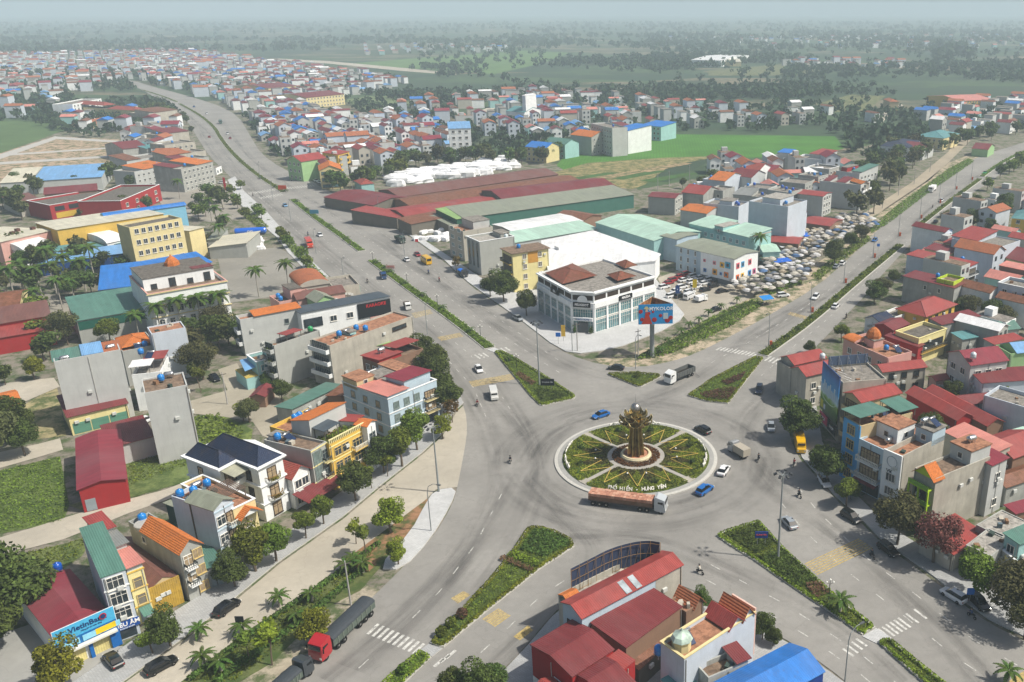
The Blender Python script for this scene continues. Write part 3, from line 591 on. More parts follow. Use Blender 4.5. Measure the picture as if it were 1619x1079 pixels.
mb = MB(); mb.tube([(0,0,12.2),(0,0,14.3)],[.05,.015],M('#8a8a88','plain'),5); obj('antenna',mb,o)
# ------------------------------------------------------------------ building kit
GL = M('#2a3238','glass'); GLT = M('#4f6f74','glass'); WFR = M('#e6e4dc','plain'); DKF = M('#3a2c22','plain'); BLK = M('#15171a','plain')
STEEL = M((.55,.56,.57),'steel'); BLUET = M('#1278c4','paint'); CONCR = M((.36,.35,.32),'dirty')
WALLC = dict(grey='#a9aba6',lgrey='#bcbfbd',white='#e9ecec',blue='#b4c8d4',sky='#7fb9d6',cream='#d9cb98',yellow='#d8b455',lyel='#e3d79b',pink='#cfa298',green='#9cc08a',aqua='#9cc6c4',beige='#b4b0a4',tan='#c6b48c',dark='#6f6a60',lime='#b9d23a',tower='#c3ccd6',red='#a02a2c',brick='#8b6f5c')
ROOFC = dict(red=(.29,.052,.045),dred=(.17,.032,.034),crim=(.22,.03,.045),pinkr=(.56,.22,.18),green=(.09,.20,.16),mint=(.40,.58,.48),blue=(.025,.17,.52),sky=(.17,.36,.62),grey=(.22,.23,.22),olive=(.24,.26,.20),white=(.75,.76,.76),cream=(.6,.57,.45),navy=(.022,.035,.075),brown=(.17,.075,.06),rust=(.22,.09,.05),orange=(.56,.17,.04),tile=(.38,.13,.06),lgreen=(.24,.38,.14),teal=(.10,.26,.27),dgrey=(.06,.08,.10))
DECKC = dict(terra=(.40,.20,.12),cement=(.27,.25,.22),brown=(.24,.17,.12),pale=(.42,.40,.36),roofing=(.16,.145,.125))
def WM(w): 
    if isinstance(w,str) and w.endswith('*'): return M(WALLC[w[:-1]],'dirty')
    return M(WALLC.get(w,w),'plaster') if isinstance(w,str) else w
def RM(rc,ax='x'):
    if rc == 'tilered': return M((.30,.065,.05),'tile')
    if rc in ('orange','tile','navy') : return M(ROOFC[rc],'tile')
    if rc == 'tilered': return M((.30,.065,.05),'tile')
    if rc in ('rust',): return M(ROOFC[rc],'rust',ax=ax)
    return M(ROOFC[rc],'metal',ax=ax)
WMC = {}
def win_mesh(w_,h_,style):
    key = (round(w_,1),round(h_,1),style); w_,h_ = key[0],key[1]
    if key in WMC: return WMC[key]
    fr = {'w': WFR,'d': DKF,'b': BLK,'y': M('#cdb67a','plain'),'g': M('#7f8a86','plain')}[style[0]]; gl = {'g': GL,'t': GLT,'s': M('#7a7468','plain'),'c': M('#8a7a62','glass'),'n': M('#5f6d6a','glass')}[style[1]]
    t = .1; f = MB(); f.box(-t,-.12,-t,w_+t,.0,0,fr); f.box(-t,-.12,h_,w_+t,.0,h_+t,fr); f.box(-t,-.12,0,0,.0,h_,fr); f.box(w_,-.12,0,w_+t,.0,h_,fr)
    n = max(1,int(round(w_/.75)))
    for i in range(1,n): f.box(w_*i/n-.035,-.10,0,w_*i/n+.035,-.02,h_,fr)
    if h_ > 1.6: f.box(0,-.095,h_*.7-.03,w_,-.03,h_*.7+.03,fr)
    f.box(-.18,-.2,-.2,w_+.18,0,-t-.001,fr)
    p = MB(); p.box(0,-.05,0,w_,-.02,h_,gl)
    WMC[key] = (f.mesh('window_frame'),p.mesh('window_pane')); return WMC[key]
FROT = dict(f=0,r=PI/2,b=PI,l=-PI/2)
class Bld:
    def __init__(s,name,label,cat,A,B,D,h,wall,z0=0,group=None,parent_note=None):
        s.h = h if not isinstance(h,tuple) else HT(h[0],h[1],A[1]); s.h = max(2.5,s.h)
        s.A,s.B,s.D = (G(*q,s.h+z0) for q in (A,B,D)); x = s.B-s.A; s.W = x.length; s.ang = math.atan2(x.y,x.x); x.normalize()
        d = s.D-s.A; y = Vector((-x.y,x.x)); s.Dp = d.dot(y)
        if s.Dp < 0: s.A = s.A+y*s.Dp; s.Dp = -s.Dp
        s.Dp = max(s.Dp,2.0); s.z0 = z0; s.wm = WM(wall); s.x,s.y = x,y; s.label = label
        s.root = thing(name,label,cat,(s.A.x,s.A.y,z0),s.ang,group); s.short = None
    def loc(s,u,v,z):
        p = G(u,v,z)-s.A; return p.dot(s.x),p.dot(s.y)
    def part(s,name,mb,label=None):
        o = obj(name,mb,s.root)
        if label: o['label'] = label
        return o
    def face(s,f):
        return dict(f=((0,0),s.W),r=((s.W,0),s.Dp),b=((s.W,s.Dp),s.W),l=((0,s.Dp),s.Dp))[f]
    def fp(s,f,t,out=0.):
        (x,y),L = s.face(f); a = FROT[f]; return x+t*math.cos(a)+out*math.sin(a),y+t*math.sin(a)-out*math.cos(a)
    def shell(s,flat=True,par=.8,deck='cement',coping=None):
        W,D,h = s.W,s.Dp,s.h; mb = MB(); s.deck = h-par if flat else h; t = .22
        if flat:
            for x0,y0,x1,y1 in ((0,0,W,t),(0,D-t,W,D),(0,t,t,D-t),(W-t,t,W,D-t)): mb.box(x0,y0,-.3,x1,y1,h,s.wm)
            s.part('wall',mb); mb = MB(); mb.box(t,t,s.deck-.25,W-t,D-t,s.deck,M(DECKC[deck],'deck')); s.part('roof_terrace',mb)
            if coping:
                mb = MB(); cm = WM(coping); o_ = .12
                for x0,y0,x1,y1 in ((-o_,-o_,W+o_,t+.05),(-o_,D-t-.05,W+o_,D+o_),(-o_,t+.05,t+.05,D-t-.05),(W-t-.05,t+.05,W+o_,D-t-.05)): mb.box(x0,y0,h+.002,x1,y1,h+.16,cm)
                s.part('coping',mb)
        else: mb.box(0,0,-.3,W,D,h,s.wm); s.part('wall',mb)
    def roof(s,kind,rc,x0=0,x1=1,y0=0,y1=1,dz=0,rise=None,ov=.35,infill=None,label=None,absd=False,name='roof'):
        W,D = s.W,s.Dp; zb = s.h+dz
        if not absd: x0,x1,y0,y1 = x0*W,x1*W,y0*D,y1*D
        im = WM(infill) if infill and infill != 'open' else s.wm; rise = min(rise,3.2) if rise else None; th = .12; mb = MB(); w_,d_ = x1-x0,y1-y0
        def slope(a,b2,c,d4,m):
            up = Vector((0,0,th)); P = [Vector(q) for q in (a,b2,c,d4)]; mb.add(P+[q+up for q in P],[(3,2,1,0),(4,5,6,7),(0,1,5,4),(1,2,6,5),(2,3,7,6),(3,0,4,7)],m)
        k = kind[0]
        if k == 'g':
            ax = kind[1]; rise = rise or min(2.6,.22*(d_ if ax == 'x' else w_)); m = RM(rc,'x' if ax == 'x' else 'y')
            inf = MB()
            if ax == 'x':
                ym = (y0+y1)/2; e = ov*rise/(d_/2)
                slope((x0-ov,y0-ov,zb-e),(x1+ov,y0-ov,zb-e),(x1+ov,ym,zb+rise),(x0-ov,ym,zb+rise),m); slope((x0-ov,ym,zb+rise),(x1+ov,ym,zb+rise),(x1+ov,y1+ov,zb-e),(x0-ov,y1+ov,zb-e),m)
                zl = min(zb,getattr(s,'deck',zb)) if dz >= 0 else zb
                inf.add([(x0+.03,y0+.03,zl),(x1-.03,y0+.03,zl),(x1-.03,y1-.03,zl),(x0+.03,y1-.03,zl),(x0+.03,y0+.03,zb),(x1-.03,y0+.03,zb),(x1-.03,y1-.03,zb),(x0+.03,y1-.03,zb),(x0+.03,ym,zb+rise-.01),(x1-.03,ym,zb+rise-.01)],[(0,1,5,4),(1,2,6,9,5),(2,3,7,6),(3,0,4,8,7),(4,5,9,8),(6,7,8,9)],im)
            else:
                xm = (x0+x1)/2; e = ov*rise/(w_/2)
                slope((x0-ov,y1+ov,zb-e),(x0-ov,y0-ov,zb-e),(xm,y0-ov,zb+rise),(xm,y1+ov,zb+rise),m); slope((xm,y1+ov,zb+rise),(xm,y0-ov,zb+rise),(x1+ov,y0-ov,zb-e),(x1+ov,y1+ov,zb-e),m)
                zl = min(zb,getattr(s,'deck',zb)) if dz >= 0 else zb
                inf.add([(x0+.03,y0+.03,zl),(x1-.03,y0+.03,zl),(x1-.03,y1-.03,zl),(x0+.03,y1-.03,zl),(x0+.03,y0+.03,zb),(x1-.03,y0+.03,zb),(x1-.03,y1-.03,zb),(x0+.03,y1-.03,zb),(xm,y0+.03,zb+rise-.01),(xm,y1-.03,zb+rise-.01)],[(0,1,5,8,4),(1,2,6,5),(2,3,7,9,6),(3,0,4,7),(5,6,9,8),(7,4,8,9)],im)
            s.part('gable_wall',inf)
        elif k == 's':
            rise = rise or min(1.6,.1*(d_ if kind[2] == 'y' else w_)); m = RM(rc,'x' if kind[2] == 'y' else 'y')
            za,zb2 = (zb,zb+rise)
            if kind[2] == 'y':
                lo,hi = (za,zb2) if kind[1] == '+' else (zb2,za)
                slope((x0-ov,y0-ov,lo),(x1+ov,y0-ov,lo),(x1+ov,y1+ov,hi),(x0-ov,y1+ov,hi),m); zz = [lo,lo,hi,hi]
            else:
                lo,hi = (za,zb2) if kind[1] == '+' else (zb2,za)
                slope((x0-ov,y0-ov,lo),(x1+ov,y0-ov,hi),(x1+ov,y1+ov,hi),(x0-ov,y1+ov,lo),m); zz = [lo,hi,hi,lo]
            if infill != 'open':
                zl = getattr(s,'deck',zb)-.01; q = [(x0+.04,y0+.04),(x1-.04,y0+.04),(x1-.04,y1-.04),(x0+.04,y1-.04)]; inf = MB()
                inf.add([(a,b2,min(zl,zb-.02)) for a,b2 in q]+[(a,b2,z-.01) for (a,b2),z in zip(q,zz)],[(0,1,5,4),(1,2,6,5),(2,3,7,6),(3,0,4,7),(4,5,6,7)],im); s.part('upper_wall',inf)
            else:
                inf = MB(); zl = getattr(s,'deck',0)
                for (a,b2),z in zip([(x0+.1,y0+.1),(x1-.1,y0+.1),(x1-.1,y1-.1),(x0+.1,y1-.1)],zz): inf.box(a-.06,b2-.06,zl,a+.06,b2+.06,z,M('#6b6660','plain'))
                s.part('post_frame',inf)
        elif k == 'h':
            rise = rise or min(3,.22*min(w_,d_)); m = RM(rc); i_ = min(w_,d_)/2; a0,a1,b0,b1 = x0-ov,x1+ov,y0-ov,y1+ov; e = .05
            if w_ >= d_: r0,r1 = (x0+i_,(y0+y1)/2),(x1-i_,(y0+y1)/2)
            else: r0,r1 = ((x0+x1)/2,y0+i_),((x0+x1)/2,y1-i_)
            v = [(a0,b0,zb-e),(a1,b0,zb-e),(a1,b1,zb-e),(a0,b1,zb-e),(*r0,zb+rise),(*r1,zb+rise)]
            mb.add(v,[(0,1,5,4),(1,2,5),(2,3,4,5),(3,0,4),(3,2,1,0)] if w_ >= d_ else [(0,1,4),(1,2,5,4),(2,3,5),(3,0,4,5),(3,2,1,0)],m)
            rg = MB(); 
            for p0,p1 in ((v[4],v[5]),(v[0],v[4]),(v[1],v[5] if w_ >= d_ else v[4]),(v[2],v[5]),(v[3],v[4] if w_ >= d_ else v[5])):
                if (Vector(p0)-Vector(p1)).length > .3: rg.tube([p0,p1],.12,m,5)
            s.part('ridge',rg)
        elif k == 'b':
            rise = rise or min(2.4,.2*d_); m = RM(rc,'x' if kind[1] == 'x' else 'y'); n = 14; vs = []; vs2 = []
            for i in range(n+1):
                a = PI*i/n; c_ = -math.cos(a); z = zb+rise*math.sin(a)
                if kind[1] == 'x': yy = (y0+y1)/2+c_*(d_/2+ov); vs += [(x0-ov,yy,z),(x1+ov,yy,z)]
                else: xx = (x0+x1)/2+c_*(w_/2+ov); vs += [(xx,y1+ov,z),(xx,y0-ov,z)]
            fs = [(2*i,2*i+1,2*i+3,2*i+2) for i in range(n)]; mb.add(vs,fs,m); mb.add([(vs[2*i]) for i in range(n+1)],[tuple(range(n+1))[::-1]],im); mb.add([(vs[2*i+1]) for i in range(n+1)],[tuple(range(n+1))],im)
        elif k == 'l':
            mb.box(x0-ov,y0-ov,zb,x1+ov,y1+ov,zb+.22,M(DECKC[rc],'deck'))
        return s.part(name,mb,label)
    def win(s,f,cols,rows,w_=1.3,h_=1.4,z=1.1,dz=3.5,a=.8,b=.8,style='wg',split=False,skip=()):
        (_,L) = s.face(f); fm,pm = win_mesh(w_,h_,style)
        for r in range(rows):
            for c in range(cols):
                if (c,r) in skip: continue
                t = a+(L-a-b)*(c+.5)/cols-w_/2
                if t < .1 or t+w_ > L-.1: continue
                x,y = s.fp(f,t,.012); o = obj('window',fm,s.root,(x,y,z+r*dz),FROT[f]); obj('pane',pm,o)
    def balc(s,f,floors,fh=3.4,z1=None,a=.3,b=.3,dep=1.1,style='solid',col=None,first=1,door='dg',dw=None):
        (_,L) = s.face(f); m = WM(col) if col else s.wm; w_ = L-a-b
        if w_ < 1: return
        for k in range(first,floors):
            zz = (z1 or fh)+(k-1)*fh; x,y = s.fp(f,a,.004); mb = MB(); mb.box(0,-dep,-.18,w_,0,0,m)
            if style == 'solid': 
                mb.box(0,-dep,0,w_,-dep+.12,.9,m); mb.box(0,-dep+.12,0,.12,0,.9,m); mb.box(w_-.12,-dep+.12,0,w_,0,.9,m)
                o = obj('balcony',mb,s.root,(x,y,zz),FROT[f])
            else:
                o = obj('balcony',mb,s.root,(x,y,zz),FROT[f]); mb = MB(); rm = M('#d8d4c8','plain') if style == 'bal' else M('#4a4f50','plain')
                n = max(3,int(w_/(.35 if style == 'bal' else .3)))
                for i in range(n+1): mb.box(w_*i/n*.97+.02,-dep+.02,0,w_*i/n*.97+.02+(.14 if style == 'bal' else .05),-dep+.1,.85,rm)
                mb.box(0,-dep,.85,w_,-dep+.14,.97,rm); mb.box(0,-dep+.14,.5,.08,0,.97,rm); mb.box(w_-.08,-dep+.14,.5,w_,0,.97,rm); obj('railing',mb,o)
            dd = dw or w_*.8; fm,pm = win_mesh(dd,fh-1.1,door); x,y = s.fp(f,a+(w_-dd)/2,.01); o = obj('balcony_door',fm,s.root,(x,y,zz+.12),FROT[f]); obj('pane',pm,o)
    def shop(s,f,mat='shutter',h_=2.8,a=.3,b=.3,n=1,canopy=None,cd_=1.6):
        (_,L) = s.face(f); x,y = s.fp(f,a,.01); w_ = (L-a-b)/n
        for k in range(n):
            mb = MB(); mm = {'shutter': M('#8f9aa0','metal',ax='y'),'green': M('#5d8f7a','metal',ax='y'),'dark': GL,'glass': GLT,'yellow': M('#d9cf8a','metal',ax='x')}[mat]
            mb.box(w_*k+.1,-.05,.05,w_*(k+1)-.1,.0,h_,mm); obj('shutter' if mat not in ('dark','glass') else 'shopfront',mb,s.root,(x,y,.2),FROT[f])
        if canopy:
            mb = MB(); mb.add([(0,0,h_+.7),(L-a-b,0,h_+.7),(L-a-b,-cd_,h_+.2),(0,-cd_,h_+.2),(0,0,h_+.78),(L-a-b,0,h_+.78),(L-a-b,-cd_,h_+.28),(0,-cd_,h_+.28)],[(0,1,2,3),(7,6,5,4),(3,2,6,7),(2,1,5,6),(0,3,7,4)],RM(canopy)); obj('awning',mb,s.root,(x,y,0),FROT[f])
    def bands(s,n,fh=3.4,col='white',out=.12,faces='f'):
        for f in faces:
            (_,L) = s.face(f)
            for k in range(1,n+1):
                mb = MB(); mb.box(-out+.01,-out,0,L+out-.01,.0,.22,WM(col)); x,y = s.fp(f,0,0); obj('cornice',mb,s.root,(x,y,min(k*fh,s.h-.25)),FROT[f])
    def room(s,x0,x1,y0,y1,hh,wall=None,roof=('l','cement'),win='',z=None,label=None):
        """small room or stair head standing on the terrace"""
        W,D = s.W,s.Dp; x0,x1,y0,y1 = x0*W,x1*W,y0*D,y1*D; z = s.deck if z is None else z; m = WM(wall) if wall else s.wm
        mb = MB(); mb.box(x0,y0,z+.01,x1,y1,z+hh,m); o = s.part('roof_room',mb,label)
        sh,sdk = s.h,s.deck; s.h = z+hh; s.deck = z+hh
        s.roof(roof[0],roof[1],x0,x1,y0,y1,0,ov=.18,absd=True,name='room_roof',infill=wall); s.h,s.deck = sh,sdk
        for f,(px_,py_,L,a) in dict(f=(x0,y0,x1-x0,0),l=(x0,y1,y1-y0,-PI/2),r=(x1,y0,y1-y0,PI/2)).items():
            if f in win and L > 1.6: fm,pm = win_mesh(.9,1.0,'wg'); q = obj('window',fm,s.root,(px_+math.cos(a)*(L/2-.45)+math.sin(a)*.01,py_+math.sin(a)*(L/2-.45)-math.cos(a)*.01,z+.9),a); obj('pane',pm,q)
    def tank(s,fx,fy,kind='blue',z=None,where=None):
        z = s.deck if z is None else z; p = s.A+s.x*(fx*s.W)+s.y*(fy*s.Dp); add_tank(p,s.z0+z,kind,where or s.short or s.label,s.ang)
TANKS = {}; TCOUNT = {}
def add_tank(p,z,kind,where,ang):
    if kind not in TANKS:
        mb = MB(); r = thing('water_tank','x','water tank',(0,0,-500))
        if kind in ('blue','white','green','dblue'):
            m = {'blue': BLUET,'white': M('#c9d6da','paint'),'green': M('#0f8a4a','paint'),'dblue': M('#0a4fae','paint')}[kind]
            mb.lathe([(.62,.55),(.68,.62),(.68,.9),(.7,.93),(.68,.97),(.68,1.25),(.7,1.28),(.68,1.32),(.66,1.6),(.45,1.8),(.2,1.86),(.2,1.95),(.02,1.97)],m,14); obj('body',mb.mesh('tank',True),r); sn = MB()
            for a,b2 in ((-.45,-.45),(.45,-.45),(.45,.45),(-.45,.45)): sn.box(a-.05,b2-.05,0,a+.05,b2+.05,.5,STEEL)
            sn.box(-.55,-.55,.48,.55,.55,.56,STEEL); obj('stand',sn,r)
        elif kind == 'steel':
            T = Matrix.Translation((0,0,1.0)) @ Matrix.Rotation(PI/2,4,'Y'); mb.lathe([(.1,-1.0),(.5,-.85),(.56,-.6),(.56,.6),(.5,.85),(.1,1.0)],STEEL,14,T=T); obj('body',mb.mesh('tank',True),r); sn = MB()
            for a in (-.6,.6): sn.box(a-.05,-.4,0,a+.05,-.32,.8,STEEL); sn.box(a-.05,.32,0,a+.05,.4,.8,STEEL)
            obj('stand',sn,r)
        elif kind == 'solar':
            r['category'] = 'solar heater'; r.name = 'solar_heater'; T = Matrix.Translation((0,.9,1.25)) @ Matrix.Rotation(PI/2,4,'Y'); mb.lathe([(.05,-.95),(.24,-.9),(.24,.9),(.05,.95)],STEEL,12,T=T); obj('drum',mb.mesh('drum',True),r)
            pn = MB(); pn.add([(-.8,-.9,.15),(.8,-.9,.15),(.8,.8,1.1),(-.8,.8,1.1),(-.8,-.9,.22),(.8,-.9,.22),(.8,.8,1.17),(-.8,.8,1.17)],[(3,2,1,0),(4,5,6,7),(0,1,5,4),(1,2,6,5),(2,3,7,6),(3,0,4,7)],M('#1c2b46','glass')); obj('panel',pn,r)
        TANKS[kind] = [r,False]
    nm = {'blue': 'bright blue round plastic water tank','dblue': 'deep blue plastic water tank','white': 'pale grey water tank','green': 'green plastic water tank','steel': 'lying steel drum water tank','solar': 'solar water heater with tilted dark panel'}[kind]
    lb = ' '.join((nm+' on '+where).split()[:16]); r,used = TANKS[kind]; n = TCOUNT.get(lb,0); TCOUNT[lb] = n+1
    if not used: r.location = (p.x,p.y,z); r.rotation_euler = (0,0,ang); r['label'] = lb; TANKS[kind][1] = True; o = r
    else: o = copy_tree(r,(p.x,p.y,z),ang+R.uniform(-.3,.3),lb)
    o['group'] = 'water tanks and heaters on '+where[:60]
    return o
def sign(b,f,t,z,w_,h_,col,txt=None,tcol='#ffffff',ts=.6,out=.18,frame=None,label=None,lines=None):
    x,y = b.fp(f,t,out); mb = MB(); mb.box(0,-.08,0,w_,0,h_,M(col,'plain'))
    if frame: mb.box(-.08,-.06,-.08,w_+.08,.02,h_+.08,M(frame,'plain'))
    o = obj('sign_board',mb,b.root,(x,y,z),FROT[f])
    if label: o['label'] = label
    for (tx,tz,s_,c_,tt) in (lines or ([(.5,.5,ts,tcol,txt)] if txt else [])):
        q = obj('lettering',text_mesh(tt,s_,M(c_,'plain'),.02,True),o,(w_*tx,-.11,h_*tz)); q.rotation_euler = (PI/2,0,0)
    return o
def B(label,A,Bq,D,h,wall,roof=None,deck='cement',cat='house',name='house',short=None,par=.8,coping=None,wf='',fl=None,ws='wg',z0=0,rooms=(),tanks=(),bal=None,shop=None,rise=None,ov=.35,bands=None,cols=None,ww=1.3,wh=1.4,group=None,infill=None):
    b = Bld(name,label,cat,A,Bq,D,h,wall,z0,group); b.short = short or 'the '+label.split(' with ')[0].split(' beside ')[0].split(' behind ')[0]
    roofs = roof or []; 
    if isinstance(roofs,tuple): roofs = [roofs]
    full = any(len(r) == 2 for r in roofs); b.shell(not full,par,deck,coping)
    for r in roofs:
        if len(r) == 2: b.roof(r[0],r[1],rise=rise,ov=ov,infill=infill)
        else: b.roof(r[0],r[1],*r[2:6],dz=r[6] if len(r) > 6 else .0,rise=r[7] if len(r) > 7 else None,infill=r[8] if len(r) > 8 else infill)
    for r in rooms: b.room(*r)
    for t in tanks: b.tank(*t)
    fl = fl or max(1,int(round(b.h/3.4))); fh = (b.h-(0 if full else par))/fl; b.fl,b.fh = fl,fh
    for f in wf:
        if bal and f in bal[0]: continue
        L = b.face(f)[1]; c = (cols or {}).get(f,max(1,int(L/3.4))); b.win(f,c,fl,ww,wh,fh*.32,fh,style=ws)
    if bal:
        for f in bal[0]: b.balc(f,fl,fh,style=bal[1],col=bal[2] if len(bal) > 2 else None,door=bal[3] if len(bal) > 3 else 'dg')
    if shop: b.shop(*shop) if isinstance(shop,tuple) else b.shop(shop)
    if bands: b.bands(fl,fh,bands[0],faces=bands[1])
    if cat == 'house' and b.A.y < 330: clutter(b)
    return b
def clutter(b):
    global ACM
    if not ACM: mb = MB(); mb.box(-.42,-.42,0,.42,-.08,.62,M('#c9ccc8','plain')); ACM.append(mb.mesh('air_conditioner')); mb = MB(); mb.cyl(.12,-.43,.3,.31,.01,.01,BLK,4)
    rg = random.Random(b.label)
    for f in ('f','l' if b.A.x > 25 else 'r'):
        (_,L) = b.face(f)
        for k in range(rg.choice((1,2,3))):
            if L < 3: continue
            x,y = b.fp(f,rg.uniform(.8,L-.8),0); z = rg.uniform(2.4,max(2.6,b.h-1.8))
            if z < b.h-.8: obj('air_conditioner',ACM[0],b.root,(x,y,z),FROT[f])
        x,y = b.fp(f,rg.choice((.25,L-.25,L*.5)),.1); obj('drain_pipe',MB().cyl(0,0,0,b.h-.3,.06,.06,M(rg.choice(('#8d8f8c','#6a5f54','#b8b8b0')),'plain'),5),b.root,(x,y,0))
    if hasattr(b,'deck') and b.deck < b.h and b.W > 3:
        for k in range(rg.choice((1,2,3))):
            c = rg.choice(('#8a6a50','#5a6a72','#b8b2a4','#3a4a44')); x,y = rg.uniform(.6,b.W-1.4),rg.uniform(.6,max(.7,b.Dp-1.4)); T = Matrix.Translation((x,y,b.deck+.005)) @ Matrix.Rotation(rg.uniform(0,1),4,'Z'); obj('roof_clutter',MB().box(-.3,-.25,0,rg.uniform(.2,.8),rg.uniform(.2,.6),rg.uniform(.25,.9),M(c,'plain'),T),b.root)
ACM = []
# ------------------------------------------------------------------ left row of houses along the service street
b = B('low bank hall with long dark red ridged roof and sky blue signboard',(89,1016),(178,976),(50,925),5.0,'white',('gy','crim'),short='the bank roof',rise=.9,cat='bank',name='bank',ov=.1)
b.tank(.8,1.0,'dblue',5.2)
sign(b,'f',-.3,3.3,b.W+.6,3.6,'#4cb0dc',frame='#dfe6ea',label='sky blue bank signboard',lines=[(.55,.74,1.15,'#123a6e','VietinBank'),(.60,.54,.3,'#1a4a80','Nâng giá trị cuộc sống')])
s_ = b.root; x,y = b.fp('f',0,.30)
mb = MB(); mb.box(-.28,-.05,3.35,b.W+.28,-.0,4.75,M('#1668a8','plain')); obj('sign_band',mb,s_,(0,-.30,0))
for k in range(3): mb = MB(); mb.box(.4+k*2.7,-.08,3.55,2.7+k*2.7,0,4.45,M('#8fd0ea','plain')); obj('sign_panel',mb,s_,(0,-.36,0))
mb = MB(); mb.box(b.W-2.6,-.08,3.6,b.W+.1,0,4.5,M('#e8c81e','plain')); obj('sign_panel',mb,s_,(0,-.37,0))['label'] = 'yellow panel of the bank sign'
mb = MB(); T = Matrix.Translation((b.W*.83,-.42,6.15)) @ Matrix.Rotation(PI/2,4,'X'); mb.lathe([(.5,0),(.5,.05)],M('#b8202c','plain'),14,T=T); mb.lathe([(.36,.05),(.36,.09)],M('#123a6e','plain'),14,T=T); obj('logo',mb,s_)
mb = MB(); mb.box(0,-1.1,3.0,b.W,-.02,3.3,M('#dcdcd4','plain')); obj('canopy',mb,s_)
for k,(a_,c_) in enumerate(((.3,'y'),(b.W*.55,'y'))): mb = MB(); mb.box(a_,-.06,.2,a_+b.W*.38,0,2.9,M('#ddd08c','metal',ax='x')); obj('shutter',mb,s_,(0,-.02,0))
for xx in (0,b.W*.48,b.W-1.0): mb = MB(); mb.box(xx,-.5,.2,xx+(.5 if xx < b.W-1.5 else 1.3),-.07,2.98,M('#1565b0','plain')); obj('pilaster',mb,s_)
b = B('tall narrow grey house with green sheet roof and white glazed front',(160,914),(198,901),(101,846.5),(218-20,1004,),'tower',('s+y','green'),fl=3,rise=.2,ov=.1) if 0 else B('tall narrow grey house with green sheet roof and white glazed front',(160,914),(198,901),(101,846.5),11.6,'tower',('s+y','green'),fl=4,rise=.25,ov=.12)
for k in range(3): 
    fm,pm = win_mesh(b.W-1.0,2.0,'wg'); o = obj('window',fm,b.root,(.5,-.015,3.6+k*2.75),0); obj('pane',pm,o)
b.bands(3,3.0,'white'); sign(b,'f',-.1,1.9,b.W+.3,1.4,'#1d4f9e',lines=[(.52,.6,.95,'#ffffff','SIÊU ÂM'),(.5,.15,.3,'#dfe8f2','PHÒNG KHÁM')],label='blue clinic signboard'); b.shop('f','dark',1.8)
b = B('narrow yellow house with three stepped sheet roofs and brown shutters',(201,906),(226,896),(136,832),9.6,'lyel',[('s-y','pinkr',0,1,0,.32,.5,.3),('s-y','grey',0,1,.34,.62,1.1,.3),('s-y','red',0,1,.64,1,1.5,.3)],fl=3,infill='lgrey')
for k in range(2): fm,pm = win_mesh(b.W-1.1,1.7,'ys'); o = obj('window',fm,b.root,(.55,-.015,3.5+k*3.0),0); obj('pane',pm,o)
b.bands(3,3.1,'yellow'); b.shop('f','shutter',2.2,canopy='green',cd_=2.2)
b = B('low hall under a brownish red seamed roof behind ochre sheet hoarding',(235,934),(283,912),(204,851),4.8,'tan',('gy','brown'),rise=1.2,ov=.1); b.tank(.35,1.03,'dblue',4.0)
mb = MB(); mb.box(-.2,-.25,.1,b.W*.98,-.05,5.2,M('#b3923a','metal',ax='x')); obj('hoarding',mb,b.root)
b = B('raw cement house with orange tiled gable and open porches',(284,874),(317,858),(226,814),9.4,'grey*',[('gy','orange',0,1,0,.72,0,1.6)],deck='cement',fl=3,tanks=((.5,.92,'blue'),))
b.balc('f',3,3.1,a=.2,b=b.W*.45,style='rail',col='white',door='wc'); b.win('f',1,3,1.4,1.5,1.0,3.1,b.W*.55,.1,'yc'); b.win('l',1,1,1.0,1.0,7,3,1,8)
mb = MB(); mb.lathe([(1.6,8.6),(1.6,9.4),(1.5,9.5),(.2,9.6)],M((.42,.41,.38),'plain'),18,b.W*.35,b.Dp*.82); obj('water_cistern',mb,b.root)
b = B('low lean to garage under green sheet roof between two tall houses',(327,906),(352,897),(306,868),3.2,'grey*',('s-y','green')); b.shop('f','shutter',2.4)
b = B('pale blue three storey house with olive gable roof and white windows',(337,806),(367,789),(279,780),11.4,'tower',[('gy','olive',0,1,0,.62,0,1.0)],deck='terra',fl=3,tanks=((.25,.9,'blue'),(.7,.78,'blue')))
b.win('f',1,3,1.5,1.7,.9,3.5,.2,b.W*.5,'wg'); b.balc('f',3,3.5,a=b.W*.52,b=.1,style='bal',col='blue',door='dc'); b.bands(3,3.5,'blue'); b.win('l',1,1,1,1.6,2,3,1,8)
mb = MB(); mb.tube([(0,b.Dp*.55,11),(-.1,b.Dp*.55,11),(-.1,b.Dp*.55,0)],.12,M('#5a5048','plain'),6); obj('drain_pipe',mb,b.root)
b = B('dark green metal clad barn behind the pale blue house',(262,797),(286,806),(262,784),6.0,'#2f4b44',('s-y','olive'),cat='shed',name='shed')
b = B('terraced house with terracotta roof deck, pergola and small orange gable',(368,806),(403,789),(296,762),9.6,'cream',deck='terra',fl=3,tanks=((.25,.8,'steel'),(.55,.72,'blue')),par=.5,coping='white')
for i in range(11): mb = MB(); mb.box(.1,b.Dp*(.12+.032*i),b.deck+2.3,b.W-.1,b.Dp*(.12+.032*i)+.12,b.deck+2.42,M('#6a5a50','plain')); obj('pergola_slat',mb,b.root)
mb = MB(); [mb.box(x_,y_,b.deck,x_+.12,y_+.12,b.deck+2.29,M('#6a5a50','plain')) for x_ in (.3,b.W-.5) for y_ in (b.Dp*.12,b.Dp*.46)]; obj('pergola_post',mb,b.root)
b.roof('gy','orange',.1,.95,-.09,.02,dz=-1.6,rise=1.3,infill='white'); b.win('f',1,2,1.8,1.6,1.2,3.4,.4,.4,'wc')

